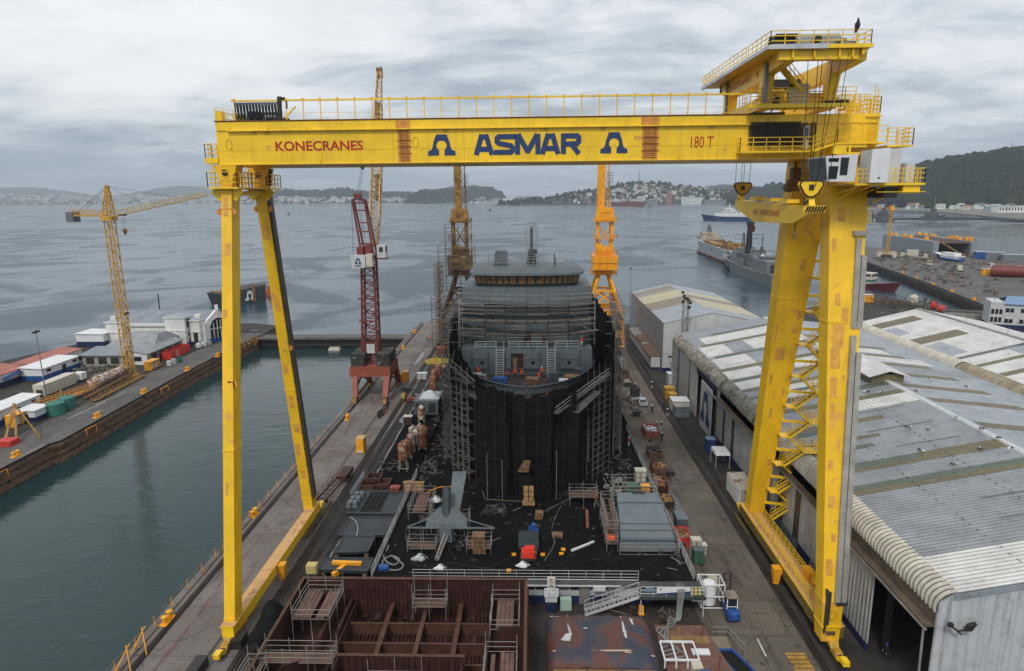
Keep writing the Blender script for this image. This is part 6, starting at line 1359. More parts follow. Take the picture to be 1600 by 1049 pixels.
def gangway(p,q,w,label,mat):
    t=T('gangway',label,'gangway',((p[0]+q[0])/2,(p[1]+q[1])/2,0));p,q=Vector(p),Vector(q);d=(q-p).normalized();n=Vector((-d.y,d.x,0))*w/2
    b=MB();b.beam(p,q,w,.12);b.build('deck',PLY if mat is ORA else WOOD,t);b=MB()
    for s in(-1,1):b.rail([p+n*s,q+n*s],1.15,.06,1.1,1);b.beam(p+n*s,q+n*s,.14,.3)
    b.build('handrail',mat,t);return t
gangway((-105.5,131.5,1.0),(-102.2,146,.9),1.5,'bright yellow gangway laid beside the teal tanks',ORA)
gangway((-97.2,137.5,.35),(-98.6,158.8,.35),1.3,'brown lattice gangway lying on the pier edge near the tower crane',OCH)
gangway((-100.4,139.5,.5),(-101.0,158,1.2),1.0,'dark rusty gangway beside the white storage tank',M('dark_rust',(.10,.055,.03),.8,var=.4))
def kiosk(x,y,rz,label):
    t=T('power_kiosk',label,'power kiosk',(x,y,0));b=MB();b.box(x-1.0,x+1.0,y-2.1,y+2.1,2.2,2.35);b.box(x-.95,x+.95,y-2.05,y-1.85,0,2.2);b.box(x-.95,x+.95,y-.1,y+.1,0,2.2);b.box(x-.95,x+.95,y+1.85,y+2.05,0,2.2);b.box(x-.95,x-.8,y-2,y+2,0,2.2);b.build('frame',ORA,t)
    b=MB();b.box(x-.5,x+.6,y-1.7,y-.2,.2,1.9);b.box(x-.5,x+.6,y+.2,y+1.7,.2,1.9);b.each('cabinet',WHT,t);t.rotation_euler=(0,0,rz);return t
kiosk(-103.3,123.4,0,'orange roofed kiosk with white cabinets near the left edge of the picture');kiosk(-100.6,166.8,.0,'orange roofed kiosk with a yellow cage in front, by the low workshop')
def oil(x,y,h,r,label,mat,name='drum',cat='drum'):
    t=T(name,label,cat,(x,y,0));b=MB();b.lathe((x,y,0),[(r,0),(r,.05),(r*1.03,h*.33),(r,h*.36),(r*1.03,h*.66),(r,h*.69),(r,h),(r*.9,h+.02),(r*.86,h-.03)],12);b.build('body',mat,t);b=MB();b.lathe((x+r*.4,y,h),[(.06,0),(.06,.05)],8);b.build('cap',DKST,t)
oil(-97.9,170,1.3,.6,'white plastic drum beside the orange kiosk on the pier',WHTC);oil(-97.5,171.6,1.5,.6,'second white drum further along beside the red skip',WHT);oil(-97.0,173.8,1.5,.6,'dark green drum beside the red skip',GRN)
for i,(x,y)in enumerate(((-100.2,191),(-99.4,192.6),(-98.7,194.2))):
    t=T('bulk_bag',('white bulk bag nearest the workshop, before the boathouse','middle white bulk bag before the boathouse door','grey bulk bag furthest right before the boathouse')[i],'bulk bag',(x,y,0));b=MB();b.lathe((x,y,0),[(.6,0),(.85,.3),(.8,1.2),(.6,1.6),(.3,1.7)],8,ang=.4);b.build('sack',WHT if i<2 else MASON,t);b=MB();b.path([(x-.4,y,1.6),(x-.3,y,2.0),(x+.3,y,2.0),(x+.4,y,1.6)],.05,4);b.build('strap',NAVY,t)
# mooring bollards
def bollard(px,py,label,z=0,grp='yellow mooring bollards along the quays',first=[None]):
    p=G(px,py,z)if not isinstance(px,Vector)else px
    if first[0]is None:
        t=T('mooring_bollard',label,'bollard',p,grp);b=MB();b.hexa([(p.x-.45,p.y-.95,z),(p.x+.45,p.y-.95,z),(p.x+.45,p.y+.95,z),(p.x-.45,p.y+.95,z)],[(p.x-.4,p.y-.9,z+.16),(p.x+.4,p.y-.9,z+.16),(p.x+.4,p.y+.9,z+.16),(p.x-.4,p.y+.9,z+.16)]);b.build('base',ORA,t)
        for s in(-.5,.5):b=MB();b.lathe((p.x,p.y+s,z+.16),[(.26,0),(.24,.5),(.34,.62),(.34,.74),(.2,.82)],12);b.build('post',ORA,t)
        first[0]=t;return t
    return dup(first[0],p,0,label)
for px,py,l in((262,971,'nearest yellow double bollard on the quay left of the gantry leg'),(397,806,'yellow double bollard on the quay just behind the near gantry leg'),(543,655,'yellow double bollard on the quay before the red crane'),(25,713,'yellow double bollard nearest the left edge of the picture'),(152,652,'yellow double bollard in front of the teal tanks'),(225,614,'yellow double bollard in front of the brown gangway'),(293,579,'yellow double bollard before the red skip'),(340,557,'yellow double bollard half hidden by the tall yellow leg'),(630,545,'far yellow double bollard by the dock gate'),(648,520,'farthest yellow double bollard at the end of the wharf')):
    bollard(px,py,l)
for k,(px,py)in enumerate(((1430,418),(1458,425),(1505,434),(1543,442),(1574,449),(1595,455))):pass
for k in range(6):
    c=G(1400,424).lerp(G(1600,500),.08+k*.16);bollard(Vector((c.x+1.5,c.y+2.5,0)),0,'small yellow bollard on the far eastern pier edge')
# guard rail along the wharf edge
t=T('quay_railing','sagging yellow wire railing along the wharf edge over the basin','railing',(-39.5,70,0))
b=MB()
for i in range(34):
    y=40+i*3.4
    if 120<y<132:continue
    b.tube((-39.7,y,.15),(-39.65,y,1.25),.045,5);b.tube((-39.7,y,.6),(-39.3,y,.15),.03,4)
b.build('post',ORA,t)
b=MB()
for i in range(33):
    y=40+i*3.4
    if 117<y<132:continue
    b.tube((-39.67,y,1.2),(-39.67,y+1.7,1.1),.02,4);b.tube((-39.67,y+1.7,1.1),(-39.67,y+3.4,1.2),.02,4)
b.build('wire',OCH,t)
b=MB()
for y in(62,64.6):b.tube((-39.6,y-8.6,.1),(-38.6,y-7.4,2.4),.06,5);b.tube((-38.0,y-8.6,.1),(-38.8,y-7.6,2.4),.06,5)
b.build('frame_post',ORA,t)
# dock gate across the basin entrance
t=T('dock_gate','long black floating dock gate closing the mouth of the basin','dock gate',(-64,209,-4))
b=MB();b.box(-88.4,-40.4,207.4,212.5,-5,-1.0);b.build('caisson',M('gate_black',(.012,.012,.013),.6,var=.5),t)
b=MB();b.box(-88.8,-39.6,206.8,212.8,-1.0,-.5);b.build('gate_deck',PIERM,t);b=MB();b.rail([(-88,207.2,-.5),(-40.4,207.2,-.5)],1.0,.035,2.4,1);b.build('handrail',STEEL,t)
b=MB();b.box(-88,-41,207.0,207.35,-3.2,-2.6);b.build('rubbing_strake',DKST,t)
t=T('work_float','small cream work float against the dock gate','float',(-63.5,205.2,-4));b=MB();b.hexa([(-65.4,204.3,-4),(-61.6,204.3,-4),(-61.6,206.4,-4),(-65.4,206.4,-4)],[(-65.0,204.5,-3.2),(-62,204.5,-3.2),(-62,206.3,-3.2),(-65,206.3,-3.2)]);b.build('hull',CREAM,t);b=MB();b.rail([(-64.9,204.6,-3.2),(-62.1,204.6,-3.2)],.5,.04,.9,1);b.build('rail',STEEL,t)
# debris pile at pier end
o=MB()
for i in range(60):x=-90.5+random.random()*3;y=190+random.random()*20;o.beam((x,y,-random.random()*2.2),(x+random.uniform(-1,1),y+random.uniform(-2,2),random.uniform(-.4,1.1)),.16)
tag(o.build('broken_timber',OCH,None,(-89,200,0)),'tangle of broken fender timbers at the end of the left pier','timbers',kind='stuff')
t=T('fender_bracket','yellow ladder bracket hanging from the left quay wall','ladder',(-89,100,-1),'yellow brackets on the left quay wall');b=MB();b.beam((-88.9,99,-.4),(-88.9,102,-.4),.12);b.beam((-88.7,99,-.4),(-88.7,99,-1.6),.1);b.beam((-88.7,102,-.4),(-88.7,102,-1.6),.1);b.build('frame',ORA,t)
for y in(122,150):dup(t,(-89+(1.0 if y>113 else 0)-(.02*(y-114)if 113<y<161 else(1.0 if y>160 else 0)),y,-1),0)

p0_=None
for i,q in enumerate(((86,613),(95,613),(97,588),(137,598),(150,592),(60,700-78))):
    p=G(*q)
    if p0_ is None:
        p0_=T('traffic_cone','orange and white traffic cone on the left pier yard','traffic cone',p,'traffic cones on the left pier');b=MB();b.lathe(p,[(.3,0),(.3,.05),(.2,.07),(.03,.8)],8);b.build('cone',HIVIS,p0_);b=MB();b.lathe(p+Vector((0,0,.3)),[(.155,0),(.11,.2)],8);b.build('band',WHTC,p0_)
    else:dup(p0_,p,0)
p=G(126,596);t=T('bulk_tank','white square bulk tank on a frame behind the cream container','tank',p);b=MB();b.cbox(p+Vector((0,0,.6)),(2.2,2.0,1.7));b.build('tank',WHTC,t);b=MB();b.cbox(p,(2.2,2.0,.58));b.build('frame',DKST,t)
p=G(8,600);t=T('tarpaulin_shelter','bright blue tarpaulin shelter at the left edge of the picture','shelter',p);b=MB();b.slab([p+Vector((-3,-3,2.2)),p+Vector((3,-3,2.0)),p+Vector((3,3,2.6)),p+Vector((-3,3,2.8))],(0,0,.1));b.build('sheet',BLU,t);b=MB()
for q in((-2.8,-2.8),(2.8,-2.8),(2.8,2.8),(-2.8,2.8)):b.tube(p+Vector((*q,0)),p+Vector((*q,2.2)),.08,5)
b.each('post',DKST,t)
p=G(12,695);t=T('shear_legs','orange brown shear legs on a dark red base at the left edge of the pier','shear legs',p);b=MB();b.beam(p+Vector((-1,1,.8)),p+Vector((-5,9,5)),.4);b.beam(p+Vector((1,1,.8)),p+Vector((-5,9,5)),.4);b.beam(p+Vector((4,3,.1)),p+Vector((-5,9,5)),.25);b.build('leg',OCH,t);b=MB();b.cbox(p,(3,2.4,1.0));b.build('base',REDB,t)
b=MB()
for _ in range(900):
    q=G(random.uniform(165,205),random.uniform(572,597));x=q.x+random.uniform(-1,1);b.slab([(x,q.y,.01),(x+.3,q.y+.1,.01),(x+random.uniform(-.2,.3),q.y,random.uniform(.2,.6))],(0,.02,0))
tag(b.build('weeds',M('weed_green',(.045,.075,.02),.9,var=.4),None,None),'green weeds around the tower crane foot','weeds',kind='stuff')
b=MB()
for _ in range(130):
    q=G(random.uniform(110,200),random.uniform(560,590));b.cbox((q.x,q.y,.01),(random.uniform(.3,2.5),random.uniform(.2,1.2),random.uniform(.1,.7)),random.random()*3)
tag(b.build('yard_scrap',M('yard_scrap_mix',(.14,.12,.10),.8,var=.7,scale=1.2),None,None),'scrap and rubble strewn behind the tower crane','scrap',kind='stuff')
# ================================================================== VESSELS
def vessel_hull(b,L,B,z0,zd,bow=.28,stern=.08,sheer=1.2,flare=1.0,tr=.8,n=26,wl=.72):
    """closed hull along +x, stern at 0"""
    vs=[];m=6
    for i in range(n+1):
        t=i/n;x=L*t
        hb=B/2*(min(1,(tr+(1-tr)*min(1,t/stern)))if t<stern else 1)
        if t>1-bow:q=(t-1+bow)/bow;hd=hb*(1-q**2.2);hw=hb*wl*(1-q**1.35)
        else:hd,hw=hb,hb*(wl+(1-wl)*.75)
        zt=zd+sheer*max(0,(t-.45)/.55)**2+sheer*.25*max(0,.2-t)*5
        for j in range(m):
            v=j/(m-1);xx=x+(v*flare*3*max(0,t-1+bow)/bow if t>1-bow else 0)
            vs.append((xx,hw+(hd-hw)*v**1.4,z0+(zt-z0)*v))
    w=m;k=len(vs);vs2=[(x,-y,z)for x,y,z in vs]
    fs=[(i*w+j,(i+1)*w+j,(i+1)*w+j+1,i*w+j+1)for i in range(n)for j in range(m-1)]
    fs2=[tuple(k+q for q in f[::-1])for f in fs]
    deck=[(i*w+m-1,(i+1)*w+m-1,k+(i+1)*w+m-1,k+i*w+m-1)for i in range(n)]
    st=[(j,j+1,k+j+1,k+j)for j in range(m-1)];bt=[(k+i*w,k+(i+1)*w,(i+1)*w,i*w)for i in range(n)]
    b._add(vs+vs2,fs+fs2+deck+st+bt)
def finish(t,p,rz):t.location=p;t.rotation_euler=(0,0,rz)
def vessel(name,label,cat):return T(name,label,cat,(0,0,0))
def heading(a,c):return math.atan2(c.y-a.y,c.x-a.x)
FRG=M('naval_grey',(.135,.15,.16),.5,var=.15,streak=.2);FRGD=M('naval_grey_dark',(.08,.085,.09),.6,var=.25)
# frigate moored bow out
t=vessel('frigate','grey naval frigate with black tapered mast moored beside the old tanker','warship')
b=MB();vessel_hull(b,118,15,-.5,5.6,.34,.1,2.6,1.4);hl=b.build('hull',FRG,t);b=MB();vessel_hull(b,117.6,13.0,-.6,.7,.36,.1,0,0);b.build('boot_topping',DKST,hl)
b=MB();b.box(10,36,-5.6,5.6,5.7,12.2);hg=b.build('hangar',FRG,t);b=MB();b.box(9.9,10,-3.5,3.5,5.8,10.5);b.build('hangar_door',DKST,hg)
b=MB();b.box(36,52,-4.5,4.5,5.7,9);b.hexa([(41,-4,9),(50,-4,9),(50,4,9),(41,4,9)],[(42.5,-3.2,15.5),(49,-3.2,15.5),(49,3.2,15.5),(42.5,3.2,15.5)]);b.box(42,49.6,-3.4,3.4,15.5,16.1);b.build('funnel',FRG,t)
b=MB();b.box(54,84,-6,6,5.8,9.6);b.hexa([(66,-5.6,9.6),(83,-5.6,9.6),(83,5.6,9.6),(66,5.6,9.6)],[(66,-5,13),(81,-5,13),(81,5,13),(66,5,13)]);b.box(68,77,-4,4,13,15);br=b.build('bridge',FRG,t);b=MB();b.box(80.9,82.1,-5.1,5.1,11.4,12.5);b.build('window',GLS,br)
b=MB();b.tube((64,0,9),(64,0,29),2.2,8,1.5);b.box(62.2,65.8,-1.8,1.8,29,31.2);b.build('mast',M('mast_black',(.012,.014,.022),.6),t)
b=MB()
for z in(21,23.5):b.beam((64,-9,z),(64,9,z),.25);b.beam((58,0,z),(70,0,z),.2)
for y in(-8,-4,4,8):b.tube((64,y,20),(64,y,24.5),.08,4)
b.tube((38,0,12),(38,0,24),.3,5);b.box(37.6,38.6,-.8,.8,16,18);b.lattice((76,0,15),(76,0,24),1.6,.8,6,.12,.07);b.beam((76,-3,22),(76,3,22),.2);b.tube((30,3,12),(30,3,19),.12,5);b.box(54,62,-5,5,9.6,12.2);b.box(22,30,-4,4,12.2,13.6);b.build('yardarm',FRGD,t)
for x,z in((58,10.2),(77,16),(72,16),(30,12.8)):b=MB();b.lathe((x,2 if x<60 else-2,z-.6),[(.7,0),(1.2,.6),(1.3,1.3),(.9,2),(.2,2.4)],10);b.build('radome',WHT,t)
b=MB();b.lathe((97,0,6.5),[(2.2,0),(2.2,1.2),(1.4,2.4),(.3,2.6)],10);b.tube((98,0,8.2),(104,0,9.2),.22,6);b.build('gun_turret',FRG,t)
b=MB()
for _ in range(70):x=random.uniform(38,92);y=random.uniform(-6,6);b.cbox((x,y,random.choice((5.8,9.6,9.2))),(random.uniform(.6,2.4),random.uniform(.6,1.6),random.uniform(.8,2.6)))
b.build('deck_gear',FRGD,t);b=MB();b.rail([(8,-7,5.7),(8,7,5.7)],1,.05,2,1);b.rail([(2,-6.6,5.7),(84,-7.2,5.7)],1.1,.04,2.5,2);b.build('deck_rail',FRGD,t)
A,Bq=G(1209,452,WZ),G(1119.5,414,WZ);ddir=(Bq-A).normalized();bowp=Bq
finish(t,bowp-ddir*116+Vector((6.5,1,0)),heading(A,Bq))
# tanker behind it
t=vessel('tanker','old pale grey tanker with rust-stained hull and cluttered brown deck','ship')
b=MB();vessel_hull(b,150,22,-.5,9.5,.14,.05,1.5,.4,.95);b.build('hull',M('tanker_grey',(.34,.37,.40),.6,var=.2,streak=.5,rust=.15,rustcol=(.16,.08,.05),rustscale=.12),t)
b=MB();vessel_hull(b,149.8,22.3,-.7,1.7,.14,.05,0,.2,.95);b.build('boot_topping',M('boot_rust',(.16,.085,.055),.8,var=.4),t)
b=MB();b.box(128,146,-8,8,9.8,13.2);b.box(131,143,-6.5,6.5,13.2,16.4);b.box(138,146,-8.5,8.5,10,11.6);br=b.build('deckhouse',M('cream_rusty',(.36,.32,.25),.7,var=.3,rust=.35,rustcol=(.2,.10,.05),rustscale=.3),t)
b=MB();b.lattice((137,0,16.4),(137,0,22.5),3,1.2,5,.16,.1);b.box(148,150,-10,-8,9,14);b.build('mast',FRGD,t)
b=MB()
for _ in range(110):x=random.uniform(4,128);y=random.uniform(-9.5,9.5);b.cbox((x,y,9.6),(random.uniform(.8,5),random.uniform(.6,3),random.uniform(.4,2.2)))
for y in(-6,-2,2,6):b.tube((5,y,10.6),(126,y,10.6),.35,6)
b.build('deck_pipe',M('rusty_deck_gear',(.17,.085,.045),.8,var=.45),t)
b=MB();b.box(40,44,-8,8,9.7,14);b.box(70,110,4,10,9.6,11.4);b.build('deck_block',OCH,t)
A,Bq=G(1116,405,WZ),G(1086.5,393,WZ);finish(t,Bq-(Bq-A).normalized()*146+Vector((10,4,0)),heading(A,Bq))
# patrol vessel out in the bay
t=vessel('patrol_ship','white and navy blue patrol ship lying in the bay beyond the tanker','ship')
b=MB();vessel_hull(b,98,15,-.5,6.6,.25,.08,3.5,2);b.build('hull',NAVL,t);b=MB();b.box(12,74,-6.8,6.8,6.7,12.4);b.build('upper_hull',WHTC,t)
b=MB();b.box(34,62,-6,6,12.4,16.4);b.box(40,58,-5.4,5.4,16.4,20);b.box(44,56,-4.6,4.6,20,22.6);br=b.build('bridge',WHTC,t);b=MB();b.box(43.8,58.2,-5.5,5.5,18,19.2);b.box(34,62.1,-6.1,6.1,14,14.8);b.each('window',GLS,br)
b=MB();b.hexa([(20,-3,12.4),(27,-3,12.4),(27,3,12.4),(20,3,12.4)],[(21,-2.4,20),(26,-2.4,20),(26,2.4,20),(21,2.4,20)]);b.build('funnel',WHTC,t);b=MB();b.tube((49,0,22.6),(49,0,33),.8,6,.3);b.box(46,52,-.3,.3,27,27.6);b.tube((93,0,12),(93,0,22),.15,4);b.build('mast',WHTC,t)
finish(t,G(1180,345,WZ),heading(G(1180,345,WZ),G(1090,343.5,WZ)))
# cargo ship by the town
t=vessel('cargo_ship','dark red cargo ship with white derricks moored at the far town quay','ship')
b=MB();vessel_hull(b,165,24,-.5,17,.12,.05,3,2);b.build('hull',M('cargo_red',(.15,.03,.028),.6,var=.2),t);b=MB();b.box(120,148,-11,11,17,30);b.build('deckhouse',WHT,t)
b=MB()
for x in(62,82,100):b.box(x-1,x+1,-1,1,17,42);b.beam((x,0,22),(x+22,0,44),1.3)
b.build('derrick',WHT,t);b=MB()
for x in(20,45,70,95):b.box(x-8,x+8,-8,8,17,20)
b.each('hatch',RED,t);finish(t,G(1004,322.5,WZ),heading(G(1004,322.5,WZ),G(912,322,WZ)))
# floating dock at the far pier
t=vessel('floating_dock','grey floating dock with orange gear along its top and rusty open end','floating dock')
a_,c_=Vector((312,600,WZ)),Vector((301.3,507,WZ));L=(c_-a_).length
b=MB();b.box(0,L,26,30,-.5,11.6);b.box(0,L,0,4,-.5,11.6);b.each('side_wall',M('dock_grey',(.24,.27,.30),.6,var=.25,streak=.7,rust=.12,rustcol=(.12,.07,.05),rustscale=.15),t)
b=MB();b.box(0,L,4.1,25.9,-.6,3);b.box(4,L-2,4.05,25.95,9.6,10.4);b.build('pontoon',M('dock_rust',(.085,.04,.025),.8,var=.5,streak=.5),t)
b=MB()
for i in range(16):b.cbox((3+i*(L-8)/15,random.choice((2,28)),11.6),(random.uniform(2,5),2.4,random.uniform(1.2,2.8)))
b.each('deck_gear',ORA,t);b=MB();b.beam((L+.5,6,10.5),(L+2,22,.5),1.0);b.build('ramp',OCH,t);b=MB();b.rail([(0,29.8,11.6),(L,29.8,11.6),(L,.2,11.6)],1.2,.08,4,1);b.build('rail',DKST,t)
finish(t,a_,heading(a_,c_))
t.location=Vector((312,600,WZ))-Vector((-30,3.4,0))*1.0+Vector((0,0,0))if False else Vector((312,600,WZ))
# fishing vessel, distant warships, barge, tug
t=vessel('fishing_boat','fishing boat with dark red hull and cream wheelhouse at the middle quay','boat')
b=MB();vessel_hull(b,30,8,-.4,3.2,.35,.1,2.2,1.0);b.build('hull',M('maroon_hull',(.10,.022,.03),.5,var=.2),t);b=MB();b.box(8,20,-3,3,3.4,6);b.box(12,20,-3,3,6,8.6);br=b.build('wheelhouse',CREAM,t);b=MB();b.box(19.9,20.1,-2.8,2.8,7,8);b.box(13,19.5,-3.08,-3.0,7,8);b.each('window',GLS,br);b=MB();b.box(10,20.1,-3.1,3.1,4.2,5.4);b.build('teal_band',TEAL,br)
b=MB();b.tube((14,0,8.6),(14,0,17),.2,5,.08);b.tube((11,0,8.6),(11,0,15),.14,5);b.beam((14,-2,12),(14,2,12),.15);b.build('mast',CREAM,t);b=MB();b.lathe((12,1,10),[(.1,0),(.6,.5),(.5,1.1),(.1,1.4)],8);b.build('radome',WHT,t)
bw=G(1397,457,WZ);dd_=Vector((.62,-.78,0));finish(t,bw-dd_*30,math.atan2(dd_.y,dd_.x))
def warship(p,q,label,s=1.0):
    t=vessel('warship',label,'warship');L=(q-p).length;b=MB();vessel_hull(b,L,L*.12,-.5,6*s,.3,.1,3,1.5);b.build('hull',FRGD,t);b=MB();b.box(L*.3,L*.7,-L*.045,L*.045,6*s,12*s);b.box(L*.42,L*.6,-L*.035,L*.035,12*s,19*s);b.box(L*.2,L*.3,-4,4,6*s,11*s);b.build('superstructure',FRGD,t)
    b=MB();b.tube((L*.52,0,19*s),(L*.52,0,36*s),1.5,6,.5);b.beam((L*.47,0,28*s),(L*.57,0,28*s),.6);b.tube((L*.36,0,12*s),(L*.36,0,22*s),.8,5,.3);b.build('mast',FRGD,t);finish(t,p,heading(p,q))
warship(G(1366,341,WZ),G(1394,340,WZ),'dark grey warship partly hidden behind the right-hand crane leg');warship(G(1368,347,WZ),G(1396,347,WZ),'small grey patrol boat in front of the half-hidden warship',.55);warship(G(1440,344,WZ),G(1474,343,WZ),'grey warship with tall mast moored along the distant breakwater')
t=vessel('barge','dark steel barge with white emblem and timber-topped deck moored in the bay','barge')
a_,c_=G(337,475,WZ),G(405,470,WZ);A2=Vector((-143.5,293,WZ));C2=Vector((-131.5,312,WZ));L=(C2-A2).length
b=MB();b.hexa([(1,-5,-.3),(L,-5,-.3),(L,5,-.3),(1,5,-.3)],[(-1,-5.2,6.0),(L+.6,-5.2,7.6),(L+.6,5.2,7.6),(-1,5.2,6.0)]);hb_=b.build('hull',M('barge_steel',(.045,.055,.062),.6,var=.35,streak=.4),t)
b=MB();omega(b,(L*.62,-5.25,1.4),(1,0,.05),(0,0,1),5.0,4.4,.1);b.build('emblem',WHTC,hb_)
b=MB()
for i in range(34):b.tube((i*L/33,-5,6+i*1.6/33),(i*L/33,-5,7.6+i*1.6/33),.14,4)
b.box(0,L,-4.6,4.6,6.2,6.6);b.build('deck_timber',WOOD,t);b=MB();b.box(L-7,L-5.6,-5.45,-5.2,.4,7.6);b.build('fender_strip',OCH,t)
finish(t,A2,heading(A2,C2))
t=vessel('tug','small orange-red tug lying beyond the dark barge','tug');b=MB();vessel_hull(b,11,4.4,-.3,2.2,.4,.15,1.3,.5);b.build('hull',M('tug_red',(.40,.09,.04),.6,var=.25),t);b=MB();b.box(3,7,-1.3,1.3,2.2,4.6);b.build('wheelhouse',REDP,t);b=MB();b.tube((5,0,4.6),(5,0,6.6),.1,5);b.build('mast',DKST,t);finish(t,G(402,464,WZ)+Vector((0,6,0)),.15)
t=vessel('workboat','dark workboat low in the water behind the boathouse roof','boat');b=MB();vessel_hull(b,26,6,-.3,2,.3,.1,.8,.5);b.build('hull',DKST,t);b=MB();b.box(10,19,-2.2,2.2,2,5.5);b.build('deckhouse',WOOD,t);b=MB();b.tube((5,0,2),(5,0,13),.22,5);b.build('mast',DKST,t);finish(t,Vector((-146,243,WZ)),0.0)
bt0=None
for i,(px,py)in enumerate(((770,321.5),(672,324),(690,323.5),(1018,322),(767,329),(450,335))):
    if bt0 is None:
        bt0=vessel('small_boat','tiny dark boat far out on the bay','boat');bt0['group']='small boats out on the bay';b=MB();vessel_hull(b,16,4.5,-.3,1.6,.3,.1,.8,.5);b.build('hull',DKST,bt0);b=MB();b.box(4,9,-1.4,1.4,1.6,4);b.build('cabin',DKST,bt0);finish(bt0,G(px,py,WZ),.3)
    else:dup(bt0,G(px,py,WZ),.3+i)
# buoys
# ================================================================== MIDDLE QUAY AND FAR PIER THINGS
TRIM=M('grimy_trim',(.07,.065,.06),.7,var=.5)
def crate_thing(name,label,cat,p,d,mat,lidmat,rz=0,grp=None):
    t=T(name,label,cat,p,grp);b=MB();b.cbox(p,d,rz);b.build('body',mat,t);b=MB();b.cbox((p[0],p[1],p[2]+d[2]+.01),(d[0]*1.05,d[1]*1.05,.12),rz);b.build('lid',lidmat,t);b=MB();q=Matrix.Rotation(rz,3,'Z')
    for u in(-.46,-.05,.05,.46):b.cbox(Vector(p)+q@Vector((u*d[0],-d[1]/2-.02,d[2]*.06)),(.05,.05,d[2]*.88),rz)
    for h in(.08,.5,.9):b.cbox(Vector(p)+q@Vector((0,-d[1]/2-.015,d[2]*h)),(d[0]*.96,.04,.05),rz)
    b.build('door_trim',TRIM,t);return t
crate_thing('power_cabinet','orange cabinet with white top on the middle quay','cabinet',tuple(G(1352,472)),(5,3,3),ORA,WHT)
p=G(1432,478);t=T('scrap_heap','heap of rusty bent frames at the end of the middle quay','scrap heap',p);b=MB()
for _ in range(60):q=p+Vector((random.uniform(-14,3),random.uniform(-8,6),0));b.beam(q+Vector((0,0,random.random())),q+Vector((random.uniform(-4,4),random.uniform(-4,4),random.uniform(.5,4))),.22)
b.build('frame',MATS['dark_rust'],t);b=MB();b.lathe(p+Vector((1,4,0)),[(1.6,0),(1.6,3),(.8,3.8)],10);b.build('drum',CREAM,t)
for i,(px,py)in enumerate(((1459,483),(1471,489),(1484,491))):
    q=G(px,py);t=T('mooring_buoy',('red buoy ashore at the tip of the middle quay','second red buoy ashore beside the first','dark buoy ashore furthest along the quay tip')[i],'buoy',q);b=MB();b.lathe(q,[(.3,0),(1.3,.6),(1.4,1.6),(.9,2.6),(.25,3.0)],10);b.build('float',REDB if i<2 else DKST,t);b=MB();b.tube(q+Vector((0,0,3)),q+Vector((0,0,4)),.15,5);b.build('ring',DKST,t)
crate_thing('quay_hut','low grey hut with dark roof at the tip of the middle quay','hut',tuple(G(1510,498)),(14,5,2.6),MASON,DKST,-.4)
for px,py,d,mt,lm,l in((1385,402,(12,4,4),CREAM,OCH,'long cream box on the far pier beside the floating dock'),(1425,400,(7,4,4),CREAM,WHT,'small yellow and white box on the far pier'),(1540,430,(4,3,3.4),ORA,WHT,'orange and white cabinet at the end of the big red pipe'),(1545,405,(16,8,4.5),M('blue_grey_shed',(.17,.19,.21),.6),ROOFB,'blue-grey shed on the far pier'),(1590,408,(18,8,4),MATS['blue_grey_shed'],ROOFB,'second blue-grey shed at the right edge of the far pier'),(1530,405,(6,5,5),BLU,WHT,'bright blue box beside the blue-grey shed')):
    crate_thing('pier_store',l,'store',tuple(G(px,py)),d,mt,lm,-.35)
q0,q1=G(1548,432),G(1640,436);t=T('steel_pipe','huge dark red steel pipe lying on the far pier','pipe',(q0.x,q0.y,0));b=MB();b.tube(q0+Vector((0,0,3)),q1+Vector((0,0,3)),3.0,18);b.build('shell',RED,t);b=MB();b.tube(q0+Vector((0,0,3))-(q1-q0).normalized()*.05,q0+Vector((0,0,3)),2.7,18);b.build('bore',DKST,t)
t=vessel('hauled_boat','white and blue boat hauled out on the far pier','boat');b=MB();vessel_hull(b,24,6,.6,3.0,.3,.1,1,.8);b.build('hull',BLU,t);b=MB();vessel_hull(b,24.2,6.2,1.8,3.4,.3,.1,1,.8);b.box(4,17,-2.3,2.3,3.4,5.2);cb=b.build('topside',WHTC,t);b=MB()
for x in(8,13,18):b.box(x-3,x-1.5,-2.4,-2.3,3.9,4.8)
b.each('window',GLS,cb);finish(t,G(1502,410),heading(G(1502,410),G(1467,405)))
p=G(1385,404);t=T('slim_tower_crane','slender orange tower crane standing in front of the floating dock','tower crane',p);b=MB();b.lattice(p,p+Vector((0,0,33)),1.5,1.5,16,.1,.05);b.build('mast',TCY,t);b=MB();b.lattice(p+Vector((2,0,33.5)),p+Vector((-34,14,36)),1.2,.7,12,.09,.05,up=(0,0,1));b.build('jib',OCH,t);b=MB();b.cbox(p+Vector((0,0,32)),(2.4,2.4,3));b.build('cab',ORA,t);b=MB();b.cbox(p,(5,5,2.4));b.build('base',DKST,t)
for i,(px,py,h,l)in enumerate(((1563,403,52,'left one of the two tall thin posts at the far pier'),(1570,405,52,'right one of the two tall thin posts at the far pier'),(1450,409,42,'single thin post in front of the floating dock'))):
    p=G(px,py);lamppost(p.x,p.y,h,l,None,((0,0),),h*.0)
t0=None
